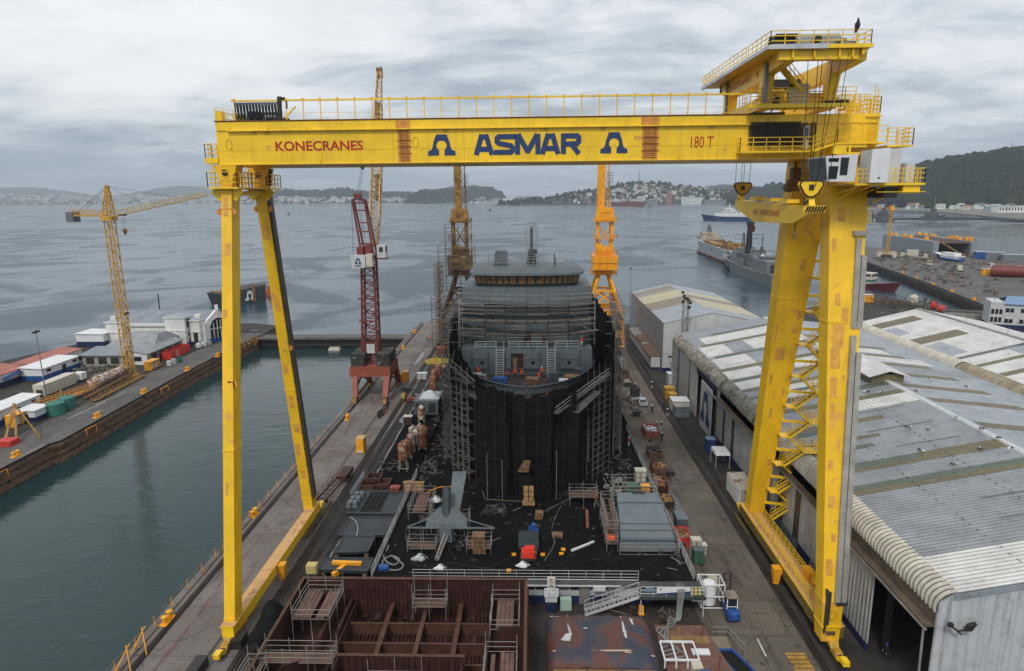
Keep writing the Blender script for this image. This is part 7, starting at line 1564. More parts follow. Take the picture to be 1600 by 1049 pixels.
for i,q in enumerate(((1449,415),(1440,404),(1405,402),(1500,424),(1600,425),(1556,420))):
    p=G(*q)
    if t0 is None:
        t0=T('parked_truck','small pale truck parked on the far pier','truck',p,'trucks parked on the far pier');b=MB();b.cbox((p.x,p.y,.6),(2.4,7,.3));b.cbox((p.x,p.y-2.4,.9),(2.3,2,2.2));b.build('body',CREAM,t0);b=MB();b.cbox((p.x,p.y-3.42,1.9),(2.0,.08,.9));b.build('window',GLS,t0)
        for yy in(-2.4,.8,2.4):b=MB();b.lathe((p.x,p.y+yy,.5),[(.5,-1.2),(.5,1.2)],10,'X');b.build('wheel',BLK,t0)
    else:dup(t0,p,i*.9)
b=MB()
for _ in range(230):
    q=G(1352,408).lerp(G(1600,503),random.random()).lerp(G(1376,388).lerp(G(1620,399),random.random()),random.uniform(.12,.95));b.cbox((q.x,q.y,0),(random.uniform(.6,5),random.uniform(.5,2.5),random.uniform(.2,1.8)),random.random()*3)
tag(b.build('pier_clutter',M('pier_clutter_mix',(.15,.13,.115),.8,var=.8,scale=.8,rust=.3,rustcol=(.16,.07,.04),rustscale=.3),None,None),'assorted stores and scrap scattered over the far pier','scrap',kind='stuff')
# ================================================================== FAR TOWN AND SHORE HOUSES
rnd=random.Random(21)
HW=[M('house_white',(.70,.70,.67),.8,var=.1),M('house_cream',(.56,.51,.42),.8,var=.1),M('house_brick',(.24,.13,.10),.8,var=.1),M('house_blue',(.25,.33,.42),.8,var=.1),M('house_grey',(.24,.25,.26),.8,var=.1)]
HR=[M('roof_slate',(.10,.105,.11),.8),M('roof_rust',(.18,.085,.06),.8),M('roof_zinc',(.32,.33,.34),.6)]
protos=[]
for i,(w,r)in enumerate(((0,2),(0,0),(1,1),(2,0),(3,2),(4,1),(1,0))):
    b=MB();b.box(-6,6,-4,4,-4,6);b.cur=1;b.slab([(-6.5,-4.6,5.8),(6.5,-4.6,5.8),(6.5,0,8.8),(-6.5,0,8.8)],(0,0,.3));b.slab([(-6.5,0,8.8),(6.5,0,8.8),(6.5,4.6,5.8),(-6.5,4.6,5.8)],(0,0,.3));b.cur=2
    for x in(-4,-.8,2.6):b.box(x,x+1.6,-4.1,-4.02,1.5,3.4)
    protos.append(b.build('house',[HW[w],HR[r],GLS]))
lbl=['small white house with zinc roof on the far town hillside','small white house with slate roof on the far town hillside','cream house with rusty roof on the far town hillside','brick house with slate roof on the far town hillside','pale blue house with zinc roof on the far town hillside','grey house with rusty roof on the far town hillside','cream house with slate roof on the far town hillside']
for i,p_ in enumerate(protos):tag(p_,lbl[i],'house','houses on the far town hill %d'%(i+1))
for i,g in enumerate(('white zinc','white slate','cream rust','brick','blue','grey','cream slate')):protos[i]['group']=g+' houses on the far town hill'
used=[0]*7
def house(x,y,z,rz,s,k,label=None,group=None):
    o=protos[k]
    if used[k]:o=protos[k].copy();C.objects.link(o)
    used[k]=1;o.location=(x,y,z);o.rotation_euler=(0,0,rz);o.scale=(s*rnd.uniform(.8,1.4),s,s*rnd.uniform(.85,1.15))
    if label:o['label']=label;o['group']=group
    return o
surf,hx0,hx1,hyf,hdep,_=HILLS['town_hill']
for i in range(250):
    px=rnd.triangular(872,1215,1000);X=W(px,305,hyf+hdep*.3).x;v=rnd.uniform(.02,.42)**1.15;Y=hyf+hdep*v;z=surf(X,Y)
    if z<WZ+3:continue
    house(X,Y,z+.5,rnd.choice((0,.2,-.3,1.57,.5)),rnd.uniform(1.0,1.6),rnd.choice((0,0,1,1,2,2,3,4,5,6)))
lf=['white house with zinc roof at the foot of the wooded hill','white house with slate roof at the foot of the wooded hill','cream house with rusty roof at the foot of the wooded hill','','pale blue house with zinc roof at the foot of the wooded hill','grey house with rusty roof at the foot of the wooded hill','cream house with slate roof at the foot of the wooded hill']
for i in range(60):
    px=rnd.uniform(1362,1610);f_=(px-1362)/248;py=324-1.5*f_+rnd.uniform(-6,1)+f_*8;p=G(px,py,WZ+2.5);k=rnd.choice((0,0,0,1,2,4,5,6));house(p.x,p.y,WZ+3.5+rnd.random()*2,rnd.uniform(-.4,.4),rnd.uniform(.7,1.5),k,lf[k],lf[k].split(' at')[0]+'s below the wooded hill')
def block(px,py,D,w,h,d,mat,label,name='apartment_block',cat='apartment block',rows=5,roof=None,z=WZ+2):
    p=W(px,py,D);t=T(name,label,cat,(p.x,D,z));b=MB();b.box(p.x-w/2,p.x+w/2,D,D+d,z-3,z+h);wl_=b.build('wall',mat,t)
    b=MB()
    for r in range(rows):
        zz=z+h*(r+.35)/rows
        for c in range(max(2,int(w/7))):b.box(p.x-w/2+3+c*(w-6)/max(1,int(w/7)),p.x-w/2+6+c*(w-6)/max(1,int(w/7)),D-.12,D-.02,zz,zz+h/rows*.5)
    b.build('window',GLS,wl_);b=MB();b.box(p.x-w/2-.5,p.x+w/2+.5,D-.5,D+d+.5,z+h,z+h+1);b.build('roof',roof or HR[2],t)
block(1046,310,3330,22,64,20,M('tower_pinkish',(.33,.17,.15),.8),'tall pink and white apartment tower below the far town hill',rows=9)
block(995,310,3300,60,26,30,HW[1],'broad cream apartment block at the water edge of the far town',rows=4);block(960,313,3290,70,22,20,HW[1],'long low cream block left of the broad one in the far town',rows=3);block(1085,312,3280,66,30,24,HW[0],'white apartment block right of the tall tower in the far town',rows=4);block(1072,312,3290,36,34,24,HW[0],'narrow white block between the tower and the long white block',rows=5);block(1060,306,3500,42,60,20,HW[4],'grey block on the slope behind the white blocks',rows=6);block(1100,302,3600,60,78,24,HW[1],'cream high block on the ridge of the far town',rows=7);block(1020,313,3260,50,20,20,HW[4],'grey low block at the water beside the tall tower',rows=3);block(1120,314,3250,90,18,30,HW[4],'long grey warehouse at the right end of the far town',rows=2,name='warehouse',cat='warehouse')
block(885,316,3700,120,14,40,HW[1],'long pale warehouse left of the red cargo ship',rows=1,name='warehouse',cat='warehouse',roof=HR[2]);block(826,312,4600,170,40,40,HW[4],'grey silo block on the flat shore left of the town',rows=3,name='warehouse',cat='warehouse');block(800,314,4700,130,30,40,HW[0],'white factory block further left on the flat shore',rows=3,name='warehouse',cat='warehouse');block(510,315,6300,420,24,80,HW[0],'very long white warehouse on the far western shore',rows=1,name='warehouse',cat='warehouse',roof=HW[0]);block(555,315,6300,200,18,60,HW[4],'grey warehouse right of the long white one on the western shore',rows=1,name='warehouse',cat='warehouse')
block(1474,322,1950,60,16,24,HW[0],'white hall with bright blue roof at the foot of the wooded hill',rows=2,name='hall',cat='hall',roof=M('bright_blue_roof',(.03,.16,.50),.5));block(1482,313,2150,70,18,24,HW[0],'pale terrace block on the slope above the blue-roofed hall',rows=2,name='terrace',cat='terrace',z=30);block(1460,316,2150,60,14,20,HW[1],'cream terrace block left of the pale one above the blue roof',rows=2,name='terrace',cat='terrace',z=26);block(1585,330,1480,70,14,20,HW[0],'flat white pavilion at the right edge of the far shore',rows=1,name='pavilion',cat='pavilion')
b=MB();rr_=random.Random(31)
for hn_,n_,vv,s_ in(('far_coast',1300,(.004,.34),1.0),('coast_hill',260,(.0,.12),.8),('round_hill',60,(.0,.08),.7)):
    sf,xa,xb,yf,dp,cv_=HILLS[hn_]
    for _ in range(n_):
        X=rr_.uniform(xa,xb);v=rr_.uniform(*vv)**1.0;Y=yf+dp*v;w=rr_.uniform(14,60)*s_;h=rr_.uniform(7,22)*s_;z_=max(WZ,sf(X,Y));b.box(X-w/2,X+w/2,Y,Y+14,z_-8,z_+h)
for _ in range(150):
    px=rr_.uniform(735,905);Y=rr_.uniform(4100,4900)-(px-735)*3;X=W(px,316,Y).x;w=rr_.uniform(14,46);h=rr_.uniform(6,17);b.box(X-w/2,X+w/2,Y,Y+12,WZ,WZ+2+h)
tag(b.build('distant_town',M('distant_town_wall',(.42,.42,.42),.8,var=.5,scale=.02),None,None),'scattered pale buildings along the far western shore','distant town',kind='stuff')
# masts on the wooded hill, towers on the town hill
for i,(px,h)in enumerate(((1546,24),(1557,22),(1561,20),(1575,30),(1581,40),(1585,34),(1590,26))):
    D=2420;p=W(px,237,D);z=HILLS['wooded_hill'][0](p.x,D);t=T('radio_mast','thin lattice radio mast on the crest of the wooded hill','radio mast',(p.x,D,z),'radio masts on the wooded hill');b=MB();b.lattice((p.x,D,z-3),(p.x,D,z+h*1.6),2.2,1.0,7,.3,.2);b.build('mast',STEEL,t)
p=W(998,289,3800);t=T('transmission_mast','tall single mast on top of the far town hill','radio mast',(p.x,3800,p.z));b=MB();b.lattice((p.x,3800,p.z-12),(p.x,3800,p.z+78),5,2.5,14,.7,.4);b.build('mast',STEEL,t)
p=W(966,291,3800);t=T('water_tower','mushroom shaped water tower on the left shoulder of the town hill','water tower',(p.x,3800,p.z));b=MB();b.lathe((p.x,3800,p.z-14),[(3,0),(2.4,26),(3,28)],10);b.build('stem',HW[4],t);b=MB();b.lathe((p.x,3800,p.z+14),[(3,0),(10,5),(10,9),(2,11)],12);b.build('tank',HW[4],t)
p=W(939,300,3700);t=T('transmission_mast','thin mast behind the orange portal crane on the town hill','radio mast',(p.x,3700,p.z));b=MB();b.lattice((p.x,3700,p.z-10),(p.x,3700,p.z+52),4,2.2,10,.6,.4);b.build('mast',STEEL,t)
# breakwaters
for n_,pts in(('breakwater',((1372,343.5),(1460,342.5),(1540,343),(1600,347))),):
    b=MB();ps=[G(*q,WZ)for q in pts]
    for a_,c_ in zip(ps,ps[1:]):b.beam(a_+Vector((0,0,.5)),c_+Vector((0,0,.5)),14,4)
    tag(b.build(n_,DKST),None,None,kind='structure')
# ================================================================== HAZE
b=MB();b.box(-17000,17000,-400,21000,-61,560)
hz=bpy.data.materials.new('haze_volume');hz.use_nodes=True;hn=hz.node_tree;hn.nodes.clear();ho=hn.nodes.new('ShaderNodeOutputMaterial');hv=hn.nodes.new('ShaderNodeVolumePrincipled')
hv.inputs['Color'].default_value=(.74,.84,.95,1);hv.inputs['Density'].default_value=.00008;hv.inputs['Anisotropy'].default_value=0;hn.links.new(hv.outputs[0],ho.inputs['Volume'])
tag(b.build('haze',hz),None,None,kind='stuff')
# ================================================================== YARD: things on and around the slipway
def GS(px,py,dz=0.0):
    z=1.5
    for _ in range(12):p=G(px,py,z);z=slipz(p.y)+dz if abs(p.x)<18.2 and p.y>SY0 else dz
    return G(px,py,z)
rnd=random.Random(77)
def railing(name,label,pts,h=1.15,mat=WHT,sp=1.9,r=.027,mids=2):
    t=T(name,label,'railing',pts[0]);b=MB();b.rail(pts,h,r,sp,mids);b.build('rail',mat,t)
    b=MB()
    for a,c in zip(pts,pts[1:]):b.beam(Vector(a)+Vector((0,0,.06)),Vector(c)+Vector((0,0,.06)),.02,.12)
    b.build('toe_board',mat,t);return t
Lr=[Vector((-17.9,y,slipz(y)))for y in(65.8,72,80,88,95.5)];Rr=[Vector((17.7,y,slipz(y)))for y in(65.8,75,85,95,105,118)]
railing('safety_fence','white railing along the left side of the black slipway',Lr);railing('safety_fence','white railing along the right side of the black slipway beside the road',Rr)
railing('safety_fence','white railing across the near end of the slipway above the white and navy wall',[Vector((-13.2,65.55,2.62)),Vector((11.6,65.55,2.62))])
# end wall building
ew=T('end_wall','white and navy end wall of the slipway with windows and grey doors','wall',(0,65.3,0))
b=MB();b.box(-18.1,18.1,65.12,65.34,1.0,2.45);w_=b.build('white_wall',WHTC if False else M('grimy_white',(.40,.41,.42),.7,var=.25,streak=.6,grime=.3),ew);b=MB();b.box(-18.12,13.0,65.06,65.3,0,1.0);b.build('navy_base',NAVY,ew)
b=MB();b.box(-18.2,18.2,64.6,65.5,2.46,2.6);b.build('roof_slab',M('slab_dark',(.06,.06,.062),.8,var=.3),ew);b=MB();b.box(-18.2,9.6,64.52,64.6,2.46,2.62);b.build('eave_strip',WHT,ew)
b=MB()
for x in[i*1.25-4.6 for i in range(11)]:b.box(x,x+1.1,65.04,65.1,1.75,2.35)
b.each('window',GLS,ew)
b=MB();b.box(5.1,6.3,65.0,65.1,.05,2.2);b.box(8.2,8.9,64.98,65.1,.3,2.3);b.each('door',M('grey_door',(.16,.16,.14),.7,var=.2),ew)
b=MB();b.box(6.6,7.9,64.4,65.0,2.0,2.55);b.box(-5.2,-4.4,64.5,65.0,1.6,2.4);b.each('wall_unit',WHT,ew)
b=MB();b.box(13.1,16.2,65.0,65.12,.03,2.4);b.build('dark_doorway',M('void_dark2',(.004,.004,.004),1),ew)
b=MB();b.box(12.0,13.4,63.9,64.6,1.35,2.05);b.box(17.0,18.0,63.6,64.3,1.4,2.1);b.each('air_unit',WHT,ew)
# raised landing with banner, extinguishers, and stair
ld=T('stair_landing','steel landing with white rails, a blue and white banner and yellow bottles','landing',(14.5,64,2))
b=MB();b.box(11.4,18.2,62.9,65.1,2.18,2.34);b.box(11.3,18.3,62.8,62.92,2.1,2.4);b.build('platform',SHD,ld)
b=MB();b.rail([(11.4,62.95,2.34),(18.2,62.95,2.34),(18.2,65.2,2.34)],1.2,.035,1.3,2);b.tube((11.5,63,0),(11.5,63,2.2),.06,5);b.tube((18.1,63,0),(18.1,63,2.2),.06,5);b.build('rail',WHT,ld)
b=MB();b.box(13.1,16.6,62.86,62.92,2.75,3.5);bn=b.build('banner',WHTC,ld);b=MB();b.hexa([(13.1,62.84,2.75),(16.6,62.84,2.75),(16.6,62.86,2.75),(13.1,62.86,2.75)],[(13.1,62.84,2.82),(16.6,62.84,3.1),(16.6,62.86,3.1),(13.1,62.86,2.82)]);b.build('banner_stripe',NAVL,bn);b=MB();omega(b,(13.5,62.855,3.2),(1,0,0),(0,0,1),.3,.22,.02);b.build('emblem',NAVL,bn)
b=MB();b.box(11.9,12.8,62.86,62.92,3.0,3.5);b.box(11.95,12.25,62.84,62.86,3.05,3.2);b.build('notice_board',M('blue_grey_notice',(.20,.26,.34),.6),ld)
for x in(16.9,17.3,17.7):b=MB();b.lathe((x,63.3,2.35),[(.13,0),(.15,.1),(.15,.75),(.06,.9),(.06,1.0)],8);b.build('yellow_bottle',M('bottle_yellow',(.65,.55,.08),.5),ld)
st=T('steel_stair','white-railed steel stair climbing from the lower yard to the landing','stair',(9,63.6,0))
a0,a1=Vector((5.6,63.5,.05)),Vector((11.4,63.5,2.3))
b=MB()
for o in(-.5,.5):b.beam(a0+Vector((0,o,0)),a1+Vector((0,o,0)),.08,.28)
b.each('stringer',WHT,st);b=MB()
for i in range(12):b.cbox(a0.lerp(a1,(i+.5)/12),(.34,.95,.05))
b.build('tread',M('tread_grey2',(.24,.23,.21),.7,var=.3),st);b=MB()
for o in(-.5,.5):
    v=Vector((0,o,0))
    for h in(.55,1.1):b.tube(a0+v+Vector((0,0,h)),a1+v+Vector((0,0,h)),.03,4)
    for i in range(7):c=a0.lerp(a1,i/6)+v;b.tube(c,c+Vector((0,0,1.1)),.03,4)
b.build('handrail',WHT,st)
# sign pillar
sp_=T('sign_pillar','white and navy pillar topped by a round-lettered sign and a sketch board','sign',(-.6,63.2,0)if False else(1.15,63.6,0))
x=2.0;b=MB();b.box(x-.62,x+.62,63.5,64.4,.0,1.25);b.build('base',NAVY,sp_);b=MB();b.box(x-.64,x+.64,63.48,64.42,1.25,2.15);b.build('body',WHT,sp_)
b=MB();b.box(x-.75,x+.75,63.36,63.44,1.95,2.95);bd=b.build('board',WHTC,sp_);b=MB();r_=random.Random(3)
for _ in range(26):
    u,v=r_.uniform(-.62,.6),r_.uniform(.15,.85);b.beam((x+u,63.35,1.95+v),(x+u+r_.uniform(-.18,.18),63.35,1.95+min(.92,max(.08,v+r_.uniform(-.18,.18)))),.02,.03)
b.build('sketch_line',DKST,bd)
b=MB();b.box(x-.42,x+.42,63.44,63.50,3.0,4.3);b.tube((x,63.55,1.9),(x,63.55,4.2),.05,5);sg=b.build('sign_plate',M('sign_cream',(.66,.64,.56),.5),sp_)
b=MB();b.path([Vector((x+.29*math.cos(a),63.43,3.85+.29*math.sin(a)))for a in[i*math.pi/8 for i in range(17)]],.028,4);b.build('ring',DKST,sg);text('lettering','E',(x-.12,63.44,3.68),(1,0,0),(0,0,1),.24,.34,DKST,sg,.02,.012);b=MB()
for i,(w,z)in enumerate(((.12,3.38),(.26,3.24),(.26,3.13))):b.box(x-w,x+w,63.42,63.438,z-.03,z+.03)
b.build('small_text',DKST,sg)
b=MB();b.cbox((3.6,64.2,0),(1.2,.7,1.3),.05);o=b.build('green_cabinet',M('pale_green',(.34,.48,.40),.6,var=.1),None,(3.6,64.2,0));tag(o,'pale green cabinet beside the sign pillar','cabinet')
p=Vector((11.6,63.2,0));t=T('orange_trolley','small orange trolley by the dark doorway under the landing','trolley',p);b=MB();b.cbox(p+Vector((0,0,.15)),(.6,.5,.12));b.cbox(p+Vector((0,.1,.25)),(.5,.3,.8));b.build('frame',ORA,t);b=MB();b.lathe(p+Vector((-.28,0,.12)),[(.12,0),(.12,.56)],8,'X');b.build('wheel',BLK,t)
# hull block in the foreground
hb=T('hull_block','big dark red-oxide steel ship section, open on top, filled with frames and scaffolds','ship section',(-12,48,0))
BX0,BX1,BY0,BY1,BZ=-23.9,-.6,40.0,61.6,5.2
b=MB();b.box(BX0,BX1,BY1-.06,BY1,.3,BZ);b.box(BX0,BX0+.06,BY0,BY1-.06,.3,BZ);b.box(BX1-.06,BX1,BY0,BY1-.06,.3,BZ);b.each('shell_plate',HULLR,hb)
b=MB();b.box(BX0,BX1,BY0,BY1-.07,.3,.9);b.build('bottom_plate',HULLR,hb)
b=MB();b.box(BX0-.1,BX1+.1,BY1-.3,BY1+.1,BZ,BZ+.05);b.box(BX0-.1,BX0+.2,BY0,BY1-.3,BZ,BZ+.05);b.box(BX1-.2,BX1+.1,BY0,BY1-.3,BZ,BZ+.05);b.build('top_flange',HULLL,hb)
b=MB()
for y in[41+i*.95 for i in range(21)]:b.box(BX0-.22,BX0,y,y+.06,.4,BZ-.1);b.box(BX1,BX1+.24,y,y+.06,.4,BZ-.1);b.box(BX1-.25,BX1-.06,y,y+.05,.9,BZ-.1)
b.build('side_rib',HULLR,hb)
b=MB()
for i in range(34):x=-18.2+i*.42;b.box(x-.03,x+.03,BY1-.22,BY1-.07,.9,4.9)
for z in(2.6,3.9):b.box(BX0+.1,BX1-.1,BY1-.2,BY1-.07,z,z+.08)
b.build('wall_stiffener',HULLR,hb)
b=MB();fz=2.0
for x in(-14.6,-11.0,-7.4):b.box(x-.22,x+.22,BY0,BY1-.1,fz+.35,fz+.45);b.box(x-.03,x+.03,BY0,BY1-.1,.9,fz+.35)
for y in(46.5,49.4,52.3,55.2,58.2):b.box(-18.3,-4.1,y-.12,y+.12,fz+.28,fz+.34);b.box(-18.3,-4.1,y-.03,y+.03,.9,fz+.28)
b.build('floor_girder',HULLL,hb)
b=MB()
for i in range(36):
    x=-18+i*.39
    if min(abs(x-q)for q in(-14.6,-11.0,-7.4))>.2:b.box(x-.03,x+.03,BY0,BY1-.1,.9,1.2);
for _ in range(80):x=rnd.uniform(-18,-4.3);y=rnd.uniform(BY0,BY1-1);b.box(x,x+rnd.uniform(.2,.6),y,y+rnd.uniform(.3,1.6),1.16,1.24)
b.build('floor_stiffener',M('stiffener_red',(.045,.019,.0135),.7,var=.5,scale=1.5),hb)
b=MB();b.box(-18.4,-18.3,BY0,BY1-.1,.9,2.9);b.box(-4.15,-4.05,BY0,BY1-.1,.9,3.6);b.box(-21.8,-18.5,44,BY1-.2,2.0,2.1);b.box(-4.0,-.8,55.0,BY1-.2,1.9,2.0);b.box(-3.2,-.7,54.6,54.75,.9,4.6);b.each('inner_bulkhead',HULLR,hb)
b=MB();b.box(-17.0,-6.0,50.2,50.3,.9,4.9);b.box(-17.0,-16.9,40,50.2,.9,4.9);b.box(-6.1,-6.0,40,50.2,.9,4.9)
for i in range(19):x=-16.7+i*.58;b.box(x-.05,x+.05,50.05,50.2,.9,4.85)
for i in range(14):y=42+i*.58;b.box(-5.98,-5.84,y,y+.08,.9,4.85)
b.build('corrugated_box',HULLR,hb);b=MB();b.box(-17.1,-5.9,50.02,50.34,4.9,4.96);b.build('box_flange',HULLL,hb)
b=MB();b.box(-6.6,-4.6,51.2,53.4,.95,1.05);b.build('manhole',DKST,hb)
b=MB();b.beam((-21.4,47.5,4.4),(-19.0,52.5,2.0),.08,2.4);b.beam((-20,54,3),(-20,60.5,3),.3,1.5);b.beam((-18.8,56,2.6),(-18.8,61,2.6),.3,1.2);b.each('web_plate',HULLR,hb)
def tubescaf(label,x0,x1,y0,y1,z0,z1,lv,boards=1):
    t=T('scaffold_tower',label,'scaffolding',((x0+x1)/2,(y0+y1)/2,z0));b=MB();pk=MB()
    nx=max(1,round((x1-x0)/2.2));ny=max(1,round((y1-y0)/2.2))
    for i in range(nx+1):
        for j in range(ny+1):
            if 0<i<nx and 0<j<ny:continue
            x=x0+(x1-x0)*i/nx;y=y0+(y1-y0)*j/ny;b.tube((x,y,z0),(x,y,z1+rnd.uniform(-.1,.5)),.035,5)
    for z in lv:
        for dz in(0,.5,1.0):
            if z+dz<=z1+.2:
                b.tube((x0,y0,z+dz),(x1,y0,z+dz),.03,4);b.tube((x0,y1,z+dz),(x1,y1,z+dz),.03,4);b.tube((x0,y0,z+dz),(x0,y1,z+dz),.03,4);b.tube((x1,y0,z+dz),(x1,y1,z+dz),.03,4)
        if boards:
            n=max(1,int((min(x1-x0,y1-y0))/.42));
            for i in range(n):
                if rnd.random()<.86:
                    if x1-x0<y1-y0:pk.box(x0+.1+i*.42,x0+.47+i*.42,y0+.1+rnd.random()*.3,y1-.1-rnd.random()*.3,z-.02,z+.04)
                    else:pk.box(x0+.1+rnd.random()*.2,x1-.1,y0+.1+i*.42,y0+.47+i*.42,z-.02,z+.04)
    b.build('tube',STEEL,t);pk.each('plank',M('pinkish_board',(.13,.075,.057),.8,var=.35),t)if boards else None;return t
tubescaf('tube scaffold with pinkish boards in the left far corner of the red ship section',-23.0,-19.4,55.5,60.4,1.6,6.3,(4.6,));tubescaf('small two-level scaffold standing mid-way along the far wall of the red ship section',-12.2,-8.8,59.6,61.0,1.6,5.4,(3.2,))
tubescaf('scaffold with pinkish boards against the right wall of the red ship section',-4.0,-1.3,54.8,59.6,1.0,5.9,(4.2,));tubescaf('nearer scaffold by the right wall at the bottom edge of the red ship section',-4.2,-1.4,46.5,52.0,1.0,5.6,(4.0,));tubescaf('long walkway scaffold along the near left side of the red ship section',-23.8,-17.4,49.6,51.2,1.2,5.9,(4.5,));tubescaf('narrow boarded scaffold running down the left edge of the red ship section',-24.6,-23.0,42,49.4,1.2,5.9,(4.5,));tubescaf('scaffold standing inside the corrugated compartment at the bottom of the picture',-14.0,-9.4,44.5,48.6,1,5.6,(3.6,))
# covered block on yellow timber
tb=T('covered_block','steel block under a torn red and blue tarpaulin on yellow timber bearers','covered load',(7.5,55,0))
cx0,cx1,cy0,cy1=1.4,11.7,53.4,60.6
def tarp(u,v):
    x=cx0+(cx1-cx0)*u;y=cy0+(cy1-cy0)*v;e=min(u,1-u)*(cx1-cx0);f=min(v,1-v)*(cy1-cy0)
    z=2.15+.15*v;d=.55*math.exp(-e*2)+.5*math.exp(-f*2.4)
    z-=d*1.6;z+=.05*math.sin(x*2.3+y*1.1)*math.sin(y*1.9)+.07*math.sin(y*3+x*5)*math.exp(-e)+.08*math.sin(x*4.2)*math.exp(-f)
    return(x,y,z)
TM=bpy.data.materials.new('tarpaulin');TM.use_nodes=True;N_,L_,B_=nodes_of(TM);g_=N_.new('ShaderNodeNewGeometry');cr=N_.new('ShaderNodeValToRGB');no=N_.new('ShaderNodeTexNoise');no.inputs['Scale'].default_value=.32;no.inputs['Detail'].default_value=7;no.inputs['Distortion'].default_value=.6;L_.new(g_.outputs['Position'],no.inputs['Vector']);L_.new(no.outputs[0],cr.inputs[0]);e_=cr.color_ramp.elements
for p_,c_ in((.40,(.028,.036,.058)),(.47,(.060,.045,.050)),(.54,(.105,.036,.028)),(.64,(.085,.040,.028))):
    q_=e_.new(p_);q_.color=(*c_,1)
e_[0].color=(.028,.036,.058,1);e_[-1].color=(.10,.05,.03,1);L_.new(cr.outputs[0],B_.inputs['Base Color']);B_.inputs['Roughness'].default_value=.7
b=MB();b.grid(tarp,60,44);sk=[]
tp=b.build('tarpaulin',TM,tb,smooth=True)
b=MB()
for i in range(40):
    x=cx0+(cx1-cx0)*i/40;x2=cx0+(cx1-cx0)*(i+1)/40;a=Vector(tarp(i/40,0));c=Vector(tarp((i+1)/40,0));b.quad(a+Vector((0,-.05+.12*math.sin(x*3),-1.0+.15*math.sin(x*2))),c+Vector((0,-.05+.12*math.sin(x2*3),-1.0+.15*math.sin(x2*2))),c,a)
    y=cy0+(cy1-cy0)*i/40;y2=cy0+(cy1-cy0)*(i+1)/40
    for u,s in((0,-1),(1,1)):a=Vector(tarp(u,i/40));c=Vector(tarp(u,(i+1)/40));b.quad(a+Vector((s*.12*math.sin(y*3),0,-1.1)),c+Vector((s*.12*math.sin(y2*3),0,-1.1)),c,a)
b.build('tarpaulin_skirt',TM,tp)
b=MB()
for(x,y,w,h)in((3.6,58.3,.22,3.2),(3.2,56.2,.8,.5),(3.4,56.6,.5,.6),(8.9,58.6,.18,2.6),(9.0,56.9,.24,.9),(5.2,57.8,.5,.12),(9.9,58.9,.2,.9)):
    a=[(x+rnd.uniform(-.1,.1)+sx_*w/2*rnd.uniform(.7,1.4),y+sy_*h/2)for sx_,sy_ in((-1,-1),(0,-1.1),(1,-1),(1.2,0),(1,1),(-1,1.1),(-1.1,0))]
    b.slab([(xx,yy,tarp((xx-cx0)/(cx1-cx0),(yy-cy0)/(cy1-cy0))[2]+.06)for xx,yy in a],(0,0,-.03))
b.each('paint_splash',WHT,tp)
b=MB()
for(xa,ya),(xb,yb)in(((1.9,54.9),(9.2,54.6)),((8.6,54.5),(11.4,54.5)),((1.8,60.4),(11.4,60.4))):b.beam((xa,ya,tarp((xa-cx0)/10.3,(ya-cy0)/7.2)[2]+.12),(xb,yb,tarp((xb-cx0)/10.3,(yb-cy0)/7.2)[2]+.12),.09)
b.each('batten',M('new_batten',(.50,.42,.28),.7),tb)
b=MB()
for i in range(2):
    for j in range(3):b.box(1.9+j*3.15,4.95+j*3.15,52.5,53.4,.15+i*.52,.64+i*.52)
b.each('timber_bearer',M('yellow_timber',(.26,.155,.045),.7,var=.35,scale=1.5,grime=.3),tb)
b=MB();b.box(1.9,11.2,53.9,60.2,.1,1.2);b.build('steel_block',HULLR,tb)
# red deck plate with white frames to its right
p=T('deck_plate','flat rusty red deck plate lying beside the covered block','deck plate',(15,56,0));b=MB();b.prism([(12.6,50.0),(19.4,50.0),(17.6,61.0),(12.6,61.0)],.05,.42);dp=b.build('plate',M('deck_red_faded',(.15,.075,.055),.8,var=.3,rust=.2,rustcol=(.22,.13,.06),grime=.4),p)
b=MB()
for i in range(6):b.box(13.0+i*.78,13.7+i*.78,58.2,59.3,.425,.45)
b.each('ochre_panel',M('ochre_panel',(.22,.135,.05),.8,var=.3),dp);b=MB()
for q in((16.5,50.8),(17.6,50.6),(17.4,54.5),(17.0,59.2),(16.4,52.8)):b.tube((*q,.4),(q[0]+.1,q[1],1.9),.05,4)
b.beam((15.8,54.5,.5),(17.2,51.0,.5),.12);b.build('stanchion',RED,p)
def frame_thing(name,label,x0,x1,y0,y1,z0,z1,mat,bars=1):
    t=T(name,label,'frame',((x0+x1)/2,(y0+y1)/2,z0));b=MB();w=.14
    for x in[x0+(x1-x0)*i/(bars+1)for i in range(bars+2)]:b.beam((x,y0,z1),(x,y1,z1),w);b.beam((x,y0,z0),(x,y0,z1),w)
    b.build('leg_frame',mat,t);b=MB();b.beam((x0,y0,z1),(x1,y0,z1),w+.02);b.beam((x0,y1,z1),(x1,y1,z1),w+.02);b.build('top_bar',mat,t);return t
frame_thing('trestle','long white steel trestle frame lying on the red deck plate',12.4,15.6,54.6,57.2,.45,1.3,WHTC,2);frame_thing('trestle','small white steel trestle near the bottom edge beside the blue box',13.3,14.7,50.6,52.4,.45,1.7,WHTC,1);frame_thing('trestle','single white steel stand in front of the yellow timber',6.2,6.9,50.8,51.4,.3,2.2,WHTC,0)
b=MB();b.cbox((16.3,56.8,.45),(1.7,.8,.14));o=b.build('white_panel',WHTC,None,(16.3,56.8,.45));o.name='display_board';tag(o,'white flat board sticking out from the trestle frame','board')
crate_thing('drum_box','cream drum with rag on top beside the small blue box','drum',(15.0,53.2,.43),(.9,.9,1.4),CREAM,CREAM);crate_thing('blue_box','small blue cabinet with a white label beside the cream drum','cabinet',(15.6,52.2,.43),(.9,.7,1.4),BLU,BLU)
